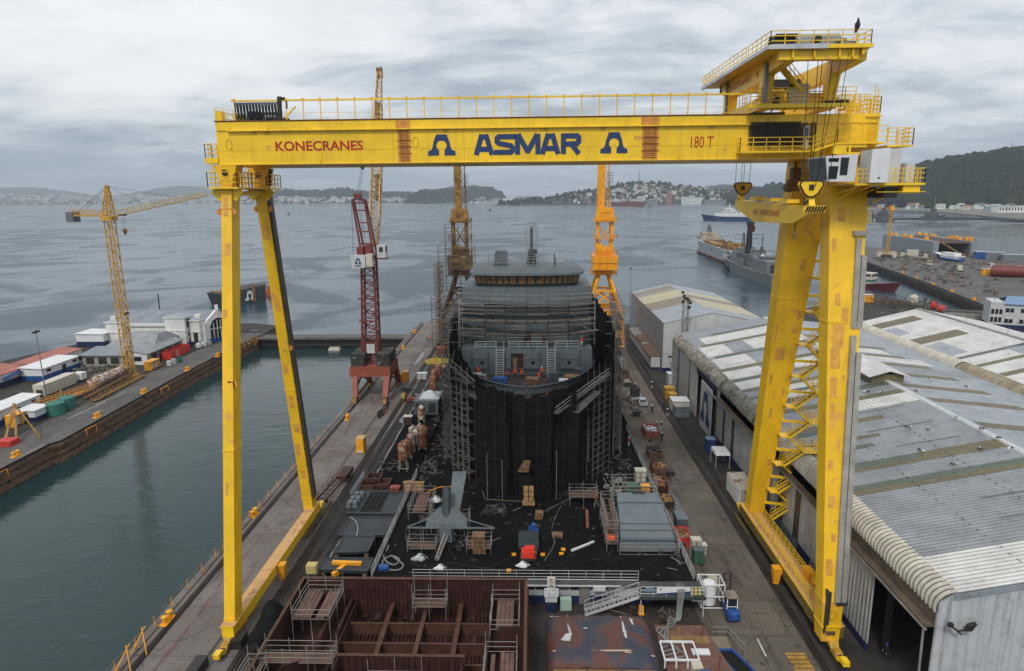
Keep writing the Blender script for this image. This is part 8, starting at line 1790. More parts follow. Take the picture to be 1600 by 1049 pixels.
# pit with blue frame beside it
t=T('pit_frame','blue and grey steel frame around an open pit beside the red deck plate','pit frame',(19.2,56,0));b=MB();b.slab([(17.9,57.6,.03),(19.6,57.6,.03),(21.2,53.6,.03),(19.2,53.6,.03)],(0,0,.02));b.build('pit_opening',MATS['void_dark2'],t)
b=MB()
for a_,c_ in(((17.9,57.6),(19.6,57.6)),((19.6,57.6),(21.2,53.6)),((21.2,53.6),(19.2,53.6)),((19.2,53.6),(17.9,57.6))):b.beam((*a_,.15),(*c_,.15),.2)
b.build('kerb_frame',BLU,t);b=MB();b.box(18.0,19.6,57.8,59.6,.02,.2);b.build('concrete_cover',M('tan_cover',(.20,.165,.11),.8,var=.2),t);b=MB();b.rail([(18.2,59.8,0),(19.8,59.8,0),(20.6,57.0,0)],1.1,.03,1.4,1);b.build('guard_rail',STEEL,t)
# caged white tank and forklift at the end of the road
t=T('caged_tank','white cylindrical tank in a white cage lifted beside the road','tank',(18.9,65.6,2));x0,x1,y0,y1,z0,z1=18.2,20.6,64.2,66.2,.25,3.0
b=MB()
for x in(x0,x1):
    for y in(y0,y1):b.beam((x,y,z0),(x,y,z1),.1)
for z in(z0,1.6,z1):
    for y in(y0,y1):b.beam((x0,y,z),(x1,y,z),.1)
    for x in(x0,x1):b.beam((x,y0,z),(x,y1,z),.1)
b.build('cage',WHTC,t);b=MB();b.lathe((19.2,65.2,.3),[(.78,0),(.8,.1),(.8,2.3),(.6,2.5),(.2,2.55)],16);b.build('tank',WHTC,t);b=MB();b.cbox((19.9,66.6,.0),(1.0,.8,2.6));b.build('crate',CREAM,t);b=MB()
for q in((x0,y0),(x1,y0),(x0,y1),(x1,y1)):b.cbox((q[0],q[1],0),(.2,.2,.25))
b.each('foot',DKST,t)
fk=T('forklift','blue forklift truck with white cab and dark mast parked on the road','forklift',(20.7,63.9,0));fx,fy=21.1,63.6;rz=R(3)
b=MB();b.hexa([(fx-.62,fy-1.7,.35),(fx+.62,fy-1.7,.35),(fx+.62,fy+1.2,.35),(fx-.62,fy+1.2,.35)],[(fx-.55,fy-1.55,1.15),(fx+.55,fy-1.55,1.15),(fx+.6,fy+1.1,.95),(fx-.6,fy+1.1,.95)]);b.lathe((fx,fy-1.25,.4),[(.62,0),(.66,.2),(.6,.7),(.35,.85)],12);body=b.build('body',BLU,fk);text('lettering','TOYOTA',(fx-.32,fy-1.62,.8),(1,0,0),(0,.2,1),.64,.14,WHTC,body,.0,.14)
b=MB()
for x in(-.55,.55):
    for y in(-.7,.75):b.beam((fx+x,fy+y,1.0),(fx+x*.92,fy+y*.85,2.25),.09)
b.beam((fx-.55,fy-.7,1.3),(fx+.55,fy-.7,1.3),.06);cab=b.build('cab_frame',WHTC,fk);b=MB();b.box(fx-.6,fx+.6,fy-.75,fy+.75,2.25,2.33);b.build('cab_roof',M('dusty_roof',(.24,.19,.15),.8,var=.3),fk);b=MB();b.box(fx-.48,fx+.48,fy-.66,fy-.62,1.35,2.2);b.box(fx-.54,fx-.5,fy-.6,fy+.6,1.3,2.2);b.box(fx+.5,fx+.54,fy-.6,fy+.6,1.3,2.2);b.each('window',GLS,cab);b=MB();b.box(fx-.25,fx+.25,fy-.3,fy+.2,.95,1.4);b.build('seat',BLK,fk)
b=MB()
for x in(-.36,.36):b.beam((fx+x,fy+1.45,.1),(fx+x,fy+1.5,4.0),.12,.14)
for z in(.5,1.9,3.1,3.9):b.beam((fx-.36,fy+1.5,z),(fx+.36,fy+1.5,z),.12)
b.build('mast',DKST,fk);b=MB()
for x in(-.3,.3):b.beam((fx+x,fy+1.6,.12),(fx+x,fy+2.7,.12),.12,.05)
b.each('fork',DKST,fk)
for x in(-.6,.6):
    for y,r in((-1.15,.30),(.95,.38)):b=MB();b.lathe((fx+x,fy+y,r),[(r*.5,-.14),(r,-.12),(r,.12),(r*.5,.14)],14,'X');b.build('wheel',BLK,fk)
# stuff on the slipway
def simple(name,label,cat,fn,mat,p,parts=()):
    t=T(name,label,cat,p);b=MB();fn(b,Vector(p));b.build('body',mat,t)
    for nm,f2,m2 in parts:b=MB();f2(b,Vector(p));b.build(nm,m2,t)
    return t
# mast section and its trestles
p=GS(697,878);t=T('mast_section','grey ship mast section lying in trestles, fin pointing away, with a cross yard','mast section',p)
q0=GS(695,860);b=MB();mzz=q0.z
X0=q0.x;Y0=q0.y
b.hexa([(X0-.7,Y0+.2,mzz+.9),(X0+.9,Y0+.2,mzz+.9),(X0+.9,Y0+3,mzz+.9),(X0-.7,Y0+3,mzz+.9)],[(X0-.6,Y0+.4,mzz+2.6),(X0+.8,Y0+.4,mzz+2.6),(X0+.8,Y0+3,mzz+2.6),(X0-.6,Y0+3,mzz+2.6)])
b.slab([(X0-2.4,Y0+1.2,mzz+2.4),(X0+2.6,Y0+1.2,mzz+2.4),(X0+2.6,Y0+1.8,mzz+3.2),(X0+1.2,Y0+3.4,mzz+4.0),(X0-.9,Y0+3.4,mzz+4.0),(X0-2.4,Y0+1.8,mzz+3.2)],(0,.5,-.5));b.build('base',SHG,t)
b=MB();b.hexa([(X0+.1,Y0+3,mzz+2.2),(X0+1.3,Y0+3,mzz+2.2),(X0+1.3,Y0+4.2,mzz+2.2),(X0+.1,Y0+4.2,mzz+2.2)],[(X0+.2,Y0+8,mzz+6.6),(X0+2.0,Y0+8,mzz+6.6),(X0+2.0,Y0+9.6,mzz+6.0),(X0+.2,Y0+9.6,mzz+6.0)]);b.build('fin',SHG,t)
b=MB();b.tube((X0-.1,Y0+2.6,mzz+3.0),(X0-.1,Y0+4.0,mzz+6.0),.55,10);b.lathe((X0-.1,Y0+4.0,mzz+6.0),[(.55,-.1),(.4,.3),(.1,.45)],10);b.build('exhaust_stack',SHD,t)
b=MB();b.beam((X0-4.6,Y0+.8,mzz+2.5),(X0+6.0,Y0+.8,mzz+2.5),.16);b.beam((X0-4.6,Y0+.8,mzz+2.55),(X0-2.2,Y0+1.3,mzz+3.4),.1);b.beam((X0+6.0,Y0+.8,mzz+2.55),(X0+2.4,Y0+1.3,mzz+3.4),.1)
for i in range(8):b.beam((X0-2.3+i*.6,Y0+.8,mzz+2.5),(X0-2.0+i*.6,Y0+1.2,mzz+3.2),.05);b.beam((X0-1.7+i*.6,Y0+.8,mzz+2.5),(X0-2.0+i*.6,Y0+1.2,mzz+3.2),.05)
b.build('yard',SHGL,t);b=MB();b.lattice((X0+.2,Y0+.2,mzz+2.0),(X0-.6,Y0-2.6,mzz+.3),.5,.35,8,.04,.03);b.build('lattice_boom',STEEL,t)
def openscaf(label,x0,x1,y0,y1,z0,z1,lv,boards=1):return tubescaf(label,x0,x1,y0,y1,z0,z1,lv,boards)
openscaf('low tube trestle with a pale roll on it left of the grey mast section',X0-4.4,X0-1.0,Y0-.6,Y0+1.0,mzz,mzz+2.3,(mzz+.5,));openscaf('tube trestle with sloping board right of the grey mast section',X0+2.7,X0+5.6,Y0-.8,Y0+1.2,mzz,mzz+2.2,(mzz+.7,));openscaf('tall tube frame behind the grey mast section',X0-2.2,X0+2.6,Y0+4,Y0+5.4,mzz,mzz+3.2,(mzz+1.6,),0)
# wooden pallets stack and crates
def pallets(px,py,n,label,w=1.3,d=1.1):
    p=GS(px,py);t=T('pallet_stack',label,'pallets',p);b=MB()
    for i in range(n):
        z=p.z+i*.17;ox,oy=rnd.uniform(-.1,.1),rnd.uniform(-.1,.1)
        for k in range(5):b.box(p.x+ox-w/2,p.x+ox+w/2,p.y+oy-d/2+k*d/5,p.y+oy-d/2+k*d/5+d/7,z+.11,z+.15)
        for k in(-1,0,1):b.box(p.x+ox+k*w*.42-.06,p.x+ox+k*w*.42+.06,p.y+oy-d/2,p.y+oy+d/2,z,z+.11)
    b.build('pallet',WOOD,t)
pallets(749,862,14,'tall stack of brown pallets right of the grey mast section',1.5,1.4);pallets(640,760,5,'low stack of boards near the left slipway railing');pallets(843,810,6,'short pallet stack just under the black netted bow',1.0,.9);pallets(872,838,2,'flat pallet with tangled cable on the black ground')
p=GS(826,872);simple('winch_machine','bright red-orange winch machine in the middle of the black slipway','machine',lambda b,p:(b.cbox(p+Vector((0,0,.25)),(1.7,1.1,.8)),b.cbox(p+Vector((.1,.1,1.0)),(1.2,.8,.35))),M('signal_red',(.62,.045,.02),.5,var=.2),p,(('drum',lambda b,p:b.lathe(p+Vector((.85,-.1,.7)),[(.5,-.15),(.55,-.1),(.55,.1),(.5,.15)],12,'X'),DKST),('skid',lambda b,p:b.cbox(p,(2.0,1.4,.24)),DKST)))
p=GS(826,848);simple('stone_slab','grey patterned block lying between the blue and the red machines','block',lambda b,p:[b.cbox(p+Vector((-1.0+i*.5,-1.4+j*.62,0)),(.47,.58,.5+.04*((i*7+j*3)%3)))for i in range(5)for j in range(6)],SHD,p)
p=GS(834,833);simple('compressor','small blue compressor standing on the black slipway','machine',lambda b,p:(b.cbox(p,(1.3,.8,.8)),b.lathe(p+Vector((0,0,.8)),[(.35,0),(.35,.4),(.15,.6)],10)),BLU,p,(('motor',lambda b,p:b.lathe(p+Vector((.2,0,1.0)),[(.2,0),(.2,.6)],8,'X'),DKST),))
# grey deckhouse module in scaffolding on the right
q=GS(952,862);qx0,qy0,qz=q.x+1.3,q.y,q.z
t=T('deckhouse_module','grey sloping deckhouse module caged in tube scaffolding at the right of the slipway','ship module',(qx0+2.8,qy0+3,qz));b=MB();b.hexa([(qx0,qy0,qz+.2),(qx0+6.6,qy0,qz+.2),(qx0+6.4,qy0+7.4,qz+.2),(qx0+.2,qy0+7.4,qz+.2)],[(qx0+.1,qy0+.5,qz+1.4),(qx0+6.5,qy0+.5,qz+1.4),(qx0+5.8,qy0+5.6,qz+3.6),(qx0+.4,qy0+5.6,qz+3.6)]);b.hexa([(qx0+.3,qy0+5.6,qz+.2),(qx0+5.9,qy0+5.6,qz+.2),(qx0+5.6,qy0+8,qz+.2),(qx0+.5,qy0+8,qz+.2)],[(qx0+.3,qy0+5.65,qz+3.64),(qx0+5.9,qy0+5.65,qz+3.64),(qx0+5.6,qy0+7.6,qz+4.0),(qx0+.5,qy0+7.6,qz+4.0)]);md=b.build('module',SHGL,t)
b=MB();b.box(qx0+2.4,qx0+4.0,qy0+7.3,qy0+7.9,qz+3.9,qz+4.05);b.build('cut_out',DKST,md);b=MB()
for i,(yy,zz)in enumerate(((1.6,1.95),(2.5,2.35),(5.5,3.62))):b.tube((qx0+.2,qy0+yy,qz+zz),(qx0+6.3,qy0+yy,qz+zz),.05,4)
b.beam((qx0+.1,qy0+.35,qz+1.45),(qx0+6.5,qy0+.35,qz+1.45),.5,.1);b.build('ledge',SHG,md)
openscaf('scaffold walkway with an orange bucket left of the grey deckhouse module',qx0-1.6,qx0-.3,qy0,qy0+8,qz,qz+4.0,(qz+1.0,qz+3.0));openscaf('high open scaffold rising behind the grey deckhouse module',qx0+.2,qx0+5.8,qy0+8.4,qy0+11,qz,qz+5.2,(qz+2.2,qz+4.0),0);openscaf('tube frame in front of the grey deckhouse module',qx0-.1,qx0+6.8,qy0-.8,qy0-.1,qz,qz+1.1,(qz+.1,),0)
p=Vector((qx0-1.0,qy0+1.2,qz+1.05));simple('orange_tool_box','orange-red tool box on the scaffold beside the grey module','tool box',lambda b,p:b.cbox(p,(.9,.6,.35)),HIVIS,p,(('handle',lambda b,p:b.tube(p+Vector((-.3,0,.42)),p+Vector((.3,0,.42)),.03,4),DKST),))
for(px,py,d,mt,l)in((988,778,(1.6,1.2,1.9),GRN,'dark green cabinet behind the grey deckhouse module'),(1000,752,(1.6,1.3,1.8),CREAM,'cream tank box by the right slipway railing'),(1008,768,(1.3,.9,.9),ORA,'orange generator box below the cream one'),(618,776,(1.4,1.1,1.5),REDP,'red gas cabinet beside the left slipway railing'),(647,768,(3.0,.3,1.4),PLY,'upright plywood sheet near the left slipway railing')):
    p=GS(px,py);crate_thing('site_box',l,'box',tuple(p),d,mt,mt)
p=GS(931,792);t=T('stool_tripod','rusty tripod stand with a round head near the dark netting','tripod',p);b=MB()
for k in range(3):a=k*2.1;b.tube(p+Vector((.5*math.cos(a),.5*math.sin(a),0)),p+Vector((0,0,1.2)),.04,4)
b.build('leg',STEEL,t);b=MB();b.lathe(p+Vector((0,0,1.1)),[(.1,0),(.32,.2),(.32,.6),(.1,.8)],9);b.build('head',RUSTO,t)
p0,p1=GS(893,862),GS(928,848);b=MB();b.beam(p0+Vector((0,0,.12)),p1+Vector((0,0,.12)),.22);o=b.build('white_beam',WHTC,None,p0);tag(o,'white straight beam lying on the black ground near the red machine','beam')
p0,p1=GS(917,800),GS(918,826);b=MB();b.tube(p0+Vector((0,0,.2)),p1+Vector((0,0,.2)),.2,8);o=b.build('rusty_post',RUSTO,None,p0);tag(o,'rusty brown post lying on the black ground by the netting','post')
# rags, hoses, cables, litter
def rag(px,py,r,label,mat=WHTC):
    p=GS(px,py);b=MB();n=9
    b.grid(lambda u,v:(p.x+r*1.3*math.cos(6.283*u)*math.sin(1.57*v)*(1+.3*math.sin(9*u+3*v)),p.y+r*math.sin(6.283*u)*math.sin(1.57*v)*(1+.3*math.sin(7*u)),p.z+r*.8*math.cos(1.57*v)*(1+.25*math.sin(17*u+5*v))+.02),24,7)
    tag(b.build('crumpled_sheet',mat,None,p),label,'plastic sheet')
rag(681,783,.75,'crumpled white sheet near the plywood board on the slipway');rag(656,874,.65,'crumpled clear plastic beside the low tube trestle',TARP);rag(817,885,.55,'white rag bundle on a dark cloth left of the red machine');rag(688,889,.5,'white wrapped end of the lattice boom by the end railing')
def hose(label,pts,r,mat,name='hose'):
    P=[Vector(q)for q in pts];out_=[]
    for i in range(len(P)-1):
        a,b_,c,d=P[max(0,i-1)],P[i],P[i+1],P[min(len(P)-1,i+2)]
        for k in range(7):
            s=k/7;out_.append(.5*((2*b_)+(-a+c)*s+(2*a-5*b_+4*c-d)*s*s+(-a+3*b_-3*c+d)*s**3))
    out_.append(P[-1]);b=MB();b.path(out_,r,5);tag(b.build(name,mat,None,P[0]),label,name)
HOSEG=M('grey_hose',(.20,.21,.20),.55,var=.2)
g=lambda px,py,dz=.1:GS(px,py)+Vector((0,0,dz))
hose('grey corrugated hose coiled beside the blue pump at the near left corner',[g(583,893),g(606,858),g(603,840),g(600,872),g(615,884),g(624,876),g(612,870),g(598,878),g(604,890),g(622,892),g(630,884),g(615,872)],.09,HOSEG)
hose('yellow hose looped on the ground left of the black netting',[g(668,770),g(690,762),g(718,763),g(724,772),g(705,776),g(700,768),g(722,762)],.07,ORA)
for k in range(4):hose('grey hose falling from the landing and curling towards the covered block',[(15.4+k*.22,64.6,2.9),(15.3+k*.2,62.7,3.3),(15.2+k*.16,62.4,1.5),(15.0+k*.12,61.9,.35),(14.2,60.6+.3*k,.5+.1*k),(12.6+k*.3,60.0-k*.7,.6),(13.5+k*.4,58.0-k*.6,.6),(12.4,56.8-k*.5,.8)],.085,HOSEG)
for o in[o for o in bpy.data.objects if o.name.startswith('hose')and 'falling' in o.get('label','')]:o['group']='grey hoses falling from the landing'
for i,(pts,lb)in enumerate((([(700,800),(672,800),(655,815),(668,835),(660,860)],'tangled black cable left of the grey mast section'),([(690,790),(665,830),(640,820),(632,845)],'black cable running to the left railing'),([(880,785),(868,808),(862,830),(866,850),(850,878)],'pale cable winding down past the pallet with cable'),([(935,760),(900,775),(880,785),(850,800)],'pale cable running from the netting towards the right'),([(1000,870),(930,875),(880,882),(820,890)],'thin cable running across the near end of the slipway'),([(640,880),(665,887),(700,880),(760,888),(800,870)],'thin dark cable along the near left end of the slipway'))):
    hose(lb,[g(*q,.05)for q in pts],.035 if i>1 else.06,STEEL if i in(2,3)else BLK,'cable')
b=MB()
for _ in range(300):
    x=rnd.uniform(-17,17);y=rnd.choice((rnd.uniform(66,86),rnd.uniform(80,140)))
    if-13.5<x<14.6 and y>84+abs(x)*.8:
        if abs(x)<12.5:continue
    z=slipz(y)+.02;d=(rnd.uniform(.08,.6),rnd.uniform(.08,.35),rnd.uniform(.03,.22));b.cbox((x,y,z),d,rnd.random()*3)
tag(b.build('litter',M('litter_mix',(.030,.027,.025),.8,var=.75,scale=2.5,rust=.3,rustcol=(.20,.10,.05),rustscale=1.5),None,None),'scattered scraps and offcuts over the black slipway','scrap',kind='stuff')
# orange work lamps / crates on grit
for i,(px,py)in enumerate(((803,868),(848,868),(877,867),(880,860),(795,893))):
    p=GS(px,py);t=T('tie_down_block','small orange block bolted to the black slipway','block',p,'orange tie-down blocks');b=MB();b.cbox(p,(.5,.35,.22));b.build('block',ORA,t)
# rusty upright drums with stands
def drum(px,py,h,r,label,mat,stand=0,first={}):
    p=GS(px,py);k=(mat.name,h,r,stand)
    t=T('abrasive_pot',label,'blast pot',p);z0=p.z+stand
    b=MB();b.lathe((p.x,p.y,z0),[(r*.35,0),(r,.35),(r*1.02,.5),(r,h*.55),(r*1.04,h*.57),(r,h*.6),(r,h),(r*.7,h+.25),(r*.3,h+.4),(r*.28,h+.6),(.05,h+.62)],14);b.build('vessel',mat,t)
    b=MB()
    for a in(.8,2.4,3.9,5.5):b.tube((p.x+r*1.1*math.cos(a),p.y+r*1.1*math.sin(a),p.z),(p.x+r*.9*math.cos(a),p.y+r*.9*math.sin(a),z0+.4),.06,4)
    if stand:b.tube((p.x-r,p.y-.1,p.z+.3),(p.x+r,p.y-.1,p.z+.3),.05,4)
    b.build('stand',CREAM if stand else DKST,t)
    b=MB();b.lathe((p.x,p.y,z0+h+.02),[(r*.8,0),(r*.85,.12),(r*.5,.3)],10);b.build('rusty_cap',M('orange_rust',(.36,.17,.06),.8,var=.4,rust=.3,rustcol=(.5,.45,.38)),t)
DR=((631,735,2.9,.85,'tall rusty brown blast pot on white legs, nearest of its cluster',RUSTO,1.6),(638,716,2.6,.8,'rusty blast pot second in the left row of the cluster',RUSTO,.5),(643,706,2.6,.8,'rusty white blast pot third in the left row of the cluster',RUSTW,.5),(652,700,2.8,.85,'brown and white blast pot at the middle of the cluster',RUSTW,.4),(661,703,2.8,.85,'broad rust-streaked blast pot right of the middle of the cluster',RUSTO,.4),(664,694,2.6,.8,'rusty blast pot behind the broad one in the cluster',RUSTO,.4),(646,692,2.4,.8,'white-topped blast pot at the back left of the cluster',RUSTW,.4),(657,689,2.4,.8,'white blast pot at the very back of the cluster',RUSTW,.4),(659,659,2.6,.75,'single white blast pot in front of the grey generator',RUSTW,.3),(677,612,3.0,.85,'tall brown blast pot of the far trio',RUSTO,.3),(679,598,2.6,.8,'middle brown blast pot of the far trio',RUSTO,.3),(685,590,2.6,.8,'farthest brown blast pot of the far trio, by the netting',RUSTO,.3),(694,588,2.2,.7,'white and brown pot beside the netting behind the far trio',RUSTW,.3))
for d in DR:drum(*d)
p=GS(666,652);t=T('generator_container','blue-grey generator container with dark openings and plastic sheet on top','generator',p);b=MB();b.cbox(p+Vector((0,2.5,.5)),(5.0,5.0,2.9));bd=b.build('body',SHG,t);b=MB();b.box(p.x-2.0,p.x-.5,p.y-.06,p.y+.02,p.z+1.0,p.z+2.9);b.box(p.x+.5,p.x+2.0,p.y-.06,p.y+.02,p.z+1.0,p.z+2.9);b.each('opening',DKST,bd)
b=MB()
for s in(-1.8,1.8):b.lathe(p+Vector((s,.6,.35)),[(.4,-.15),(.4,.15)],10,'X')
b.each('wheel',BLK,t);b=MB();b.grid(lambda u,v:(p.x-1.6+4.2*u,p.y+1.2+5.5*v,p.z+3.42+.95*math.sin(3.14*u)**.6*math.sin(3.14*min(1,v*1.1))**.6*(1+.2*math.sin(9*u+7*v))),14,12);o=b.build('plastic_sheet',TARP,None,p);tag(o,'pale translucent plastic sheet heaped on the grey generator','plastic sheet')
p=G(683,566);t=T('turntable','round yellow steel plate lying near the netting on the far left','plate',p);b=MB();b.lathe(p,[(3.4,0),(3.4,.35),(.6,.4)],22);b.build('plate',M('mustard',(.42,.27,.03),.7,var=.2),t);b=MB();b.tube(p+Vector((-.2,0,.4)),p+Vector((-.2,0,1.8)),.2,6);b.build('spindle',ORA,t)
for px,py,d,mt,l in((629,597,(1.0,.9,2.0),ORA,'small dark-yellow cabinet beside the far blast pots'),(636,700-90,(2.2,1.4,.5),DKST,'low dark steel tray beside the rails'),(660,592,(2.4,1.6,1.4),WHT,'white box with navy base by the far blast pots'),(638,662,(1.7,1.2,1.5),DKST,'dark blue box with cream lid left of the cluster'),(704,535,(1.5,3,2.6),BLU,'blue tank beside the ochre crane foot'),(690,552,(2.4,3.0,1.6),REDP,'rusty red frame box at the foot of the netting, far left'),(697,548,(1.1,1.1,2.2),MATS['mustard'],'yellow pot at the foot of the netting, far left')):
    crate_thing('site_box',l,'box',tuple(GS(px,py)),d,mt,CREAM if 'cream lid' in l else mt)
# orange switch boxes on the wharf
for px,py,l in((565,706,'nearer tall orange switch cabinet between the rails'),(634,597,'farther orange switch cabinet between the rails')):
    p=G(px,py);t=T('switch_cabinet',l,'cabinet',p);b=MB();b.cbox(p+Vector((0,0,.12)),(1.3,2.0,2.5));bd=b.build('body',ORA,t);b=MB();b.cbox(p+Vector((0,0,2.62)),(1.4,2.1,.1));b.build('lid',M('lid_pale',(.5,.33,.12),.6),t);b=MB();b.box(p.x-.3,p.x+.4,p.y-1.04,p.y-1.0,.2,.6);b.build('white_plate',WHT,bd)
# wheel gear by the red crane
p=G(640,628);simple('cable_drum','yellow and rust cable drum gear standing by the rails behind the red crane','cable drum',lambda b,p:(b.lathe(p+Vector((-1.2,0,1.1)),[(1.0,-.4),(1.0,.4)],12,'X'),b.cbox(p+Vector((-1.2,0,0)),(.8,1.2,1.2))),OCH,p,(('axle_box',lambda b,p:b.cbox(p+Vector((.5,0,.3)),(1.6,1.0,.7)),RED),))
# hatch covers beside the rails
def cover(label,corners,z,th,mat,grid=None):
    P=[G(*c,z)for c in corners];c=sum(P,Vector())/4;t=T('hatch_cover',label,'hatch cover',(c.x,c.y,0));b=MB();b.slab([q-Vector((0,0,th))for q in P],(0,0,th));pl_=b.build('plate',mat,t)
    b=MB()
    for a,d in zip(P,P[1:]+P[:1]):b.beam(a.lerp(d,.02)+Vector((0,0,.02)),a.lerp(d,.98)+Vector((0,0,.02)),.18,.14)
    b.build('edge_bar',SHD,pl_);b=MB()
    for q in P:q2=q.lerp(c,.12);b.cbox((q2.x,q2.y,0.01),(.5,.5,max(.06,z-th-.02)))
    b.build('block',WOOD,t)
    if grid:
        u0,u1,v0,v1,nu,nv=grid;L=lambda u,v:P[0].lerp(P[1],u).lerp(P[3].lerp(P[2],u),v);b=MB();b.slab([L(u0,v0)+Vector((0,0,.03)),L(u1,v0)+Vector((0,0,.03)),L(u1,v1)+Vector((0,0,.03)),L(u0,v1)+Vector((0,0,.03))],(0,0,-.02));b.build('opening',MATS['void_dark2'],pl_);b=MB()
        for i in range(nu+1):u=u0+(u1-u0)*i/nu;b.beam(L(u,v0)+Vector((0,0,.08)),L(u,v1)+Vector((0,0,.08)),.07)
        for j in range(nv+1):v=v0+(v1-v0)*j/nv;b.beam(L(u0,v)+Vector((0,0,.08)),L(u1,v)+Vector((0,0,.08)),.07)
        b.build('grid_bar',HATCH,pl_)
    return t
cover('farthest dark hatch cover with a square grid opening beside the rails',[(541,803),(617,803),(634,767),(563,767)],1.0,.35,HATCH,(.26,.66,.1,.9,4,6));cover('second plain dark hatch cover with a pale cable on it',[(528,837),(606,836),(622,808),(548,808)],1.0,.35,HATCH);cover('third smaller dark hatch cover stacked on another',[(521,864),(575,862),(586,838),(538,839)],1.2,.3,HATCH);cover('nearest long dark hatch cover behind the orange T-shaped beam',[(498,890),(574,893),(583,873),(510,872)],.9,.4,HATCH)
for i,(px,py)in enumerate(((551,791),(556,784),(562,777))):
    p=G(px,py,1.05);t=T('wrapped_bundle',('nearest blue-grey wrapped bundle on the gridded hatch cover','middle blue-grey wrapped bundle on the gridded hatch cover','farthest blue-grey wrapped bundle on the gridded hatch cover')[i],'bundle',p);b=MB();b.hexa([(p.x-.8,p.y-.6,1.05),(p.x+.8,p.y-.6,1.05),(p.x+.8,p.y+.6,1.05),(p.x-.8,p.y+.6,1.05)],[(p.x-.65,p.y-.45,1.8),(p.x+.65,p.y-.45,1.8),(p.x+.65,p.y+.45,1.8),(p.x-.65,p.y+.45,1.8)]);bb=b.build('wrap',SHGL,t);b=MB();b.box(p.x-.1,p.x+.1,p.y-.63,p.y+.6,1.06,1.83);b.build('band',SHD,bb)
hose('pale cable draped over the second hatch cover',[G(548,808,1.1),G(556,815,1.1),G(559,826,1.1),G(557,838,1.1)],.05,M('pale_cable',(.45,.45,.42),.6),'cable')
for i,(x0,y0,x1,y1)in enumerate(((566,764,586,752),(575,757,596,744),(586,762,612,750))):
    a_=G((x0+x1)/2,(y0+y1)/2+3);t=T('steel_tray',('left red-oxide tray frame of the pile before the gridded hatch cover','rear red-oxide tray frame of the pile','right red-oxide tray frame of the pile')[i],'steel frame',a_);b=MB()
    for sx_,sy_ in((-1,0),(1,0)):b.beam(a_+Vector((sx_*1.1,-1.1,.4+.35*(i==1))),a_+Vector((sx_*1.1,1.1,.4+.35*(i==1))),.2,.7)
    for sy_ in(-1,1):b.beam(a_+Vector((-1.1,sy_*1.1,.4+.35*(i==1))),a_+Vector((1.1,sy_*1.1,.4+.35*(i==1))),.2,.7)
    b.build('frame',HULLL,t);b=MB();b.cbox(a_+Vector((0,0,.15)),(2.1,2.1,.1));b.build('tray',HULLR,t)
p=G(540,896);t=T('lifting_yoke','orange T-shaped lifting yoke lying beside the nearest hatch cover','lifting yoke',p);b=MB();b.beam(p+Vector((-1.7,.6,.9)),p+Vector((1.9,.4,.9)),.5,.7);b.build('cross_beam',ORA,t);b=MB();b.beam(p+Vector((0,.5,.8)),p+Vector((-1.1,-1.3,.5)),.5,.6);b.build('stem',ORA,t)
p=G(489,903);simple('tugger_winch','cream and black motor unit at the corner of the red ship section','motor',lambda b,p:b.cbox(p+Vector((0,0,.8)),(1.2,1.0,1.0)),M('cream_yellow',(.52,.42,.16),.6,var=.2),p,(('motor',lambda b,p:b.cbox(p+Vector((.3,-.2,0)),(1.2,.9,.8)),DKST),))
p=GS(600,892);simple('blue_pump','small blue pump beside the coiled grey hose','pump',lambda b,p:b.lathe(p+Vector((0,0,.4)),[(.25,-.6),(.4,-.5),(.4,.5),(.2,.6)],10,'X'),BLU,p,(('skid',lambda b,p:b.cbox(p,(1.4,.6,.1)),DKST),))
a_,c_=G(497,792),G(545,740);t=T('rail_trailer','long rusty brown trailer frame standing along the left rails','trailer',(a_.x,a_.y,0));b=MB();d=(c_-a_).normalized();n_=Vector((-d.y,d.x,0))*.7
for s in(-1,1):b.beam(a_+n_*s+Vector((0,0,.6)),c_+n_*s+Vector((0,0,.6)),.16,.3)
for i in range(9):q=a_.lerp(c_,i/8)+Vector((0,0,.6));b.beam(q-n_,q+n_,.12)
b.build('frame',HULLL,t);b=MB();b.rail([a_+n_+Vector((0,0,.7)),a_.lerp(c_,.6)+n_+Vector((0,0,.7))],1.0,.04,2,1);b.build('rail',RED,t);b=MB();b.cbox(c_+Vector((0,-2,.75)),(1.6,4,.5),-.05);b.build('load',HULLR,t);b=MB()
for s in(.12,.85):
    for k in(-1,1):b.lathe(a_.lerp(c_,s)+n_*k+Vector((0,0,.32)),[(.32,-.1),(.32,.1)],9,'X')
b.build('wheel',BLK,t)
b=MB();p=G(400,1010);
b.grid(lambda u,v:(p.x-.3+2.6*u,p.y-2+5.0*v,.6+1.0*math.sin(3.1*u)+.3*math.sin(7*v+4*u)+1.5*v),10,14);tag(b.build('black_tarpaulin',NET,None,p),'black tarpaulin draped over gear at the foot of the near left gantry leg','tarpaulin')
p=G(421,985);crate_thing('signal_box','orange box with a red lamp lid beside the black tarpaulin','box',(p.x,p.y,0),(1.2,1.6,1.3),ORA,REDB)
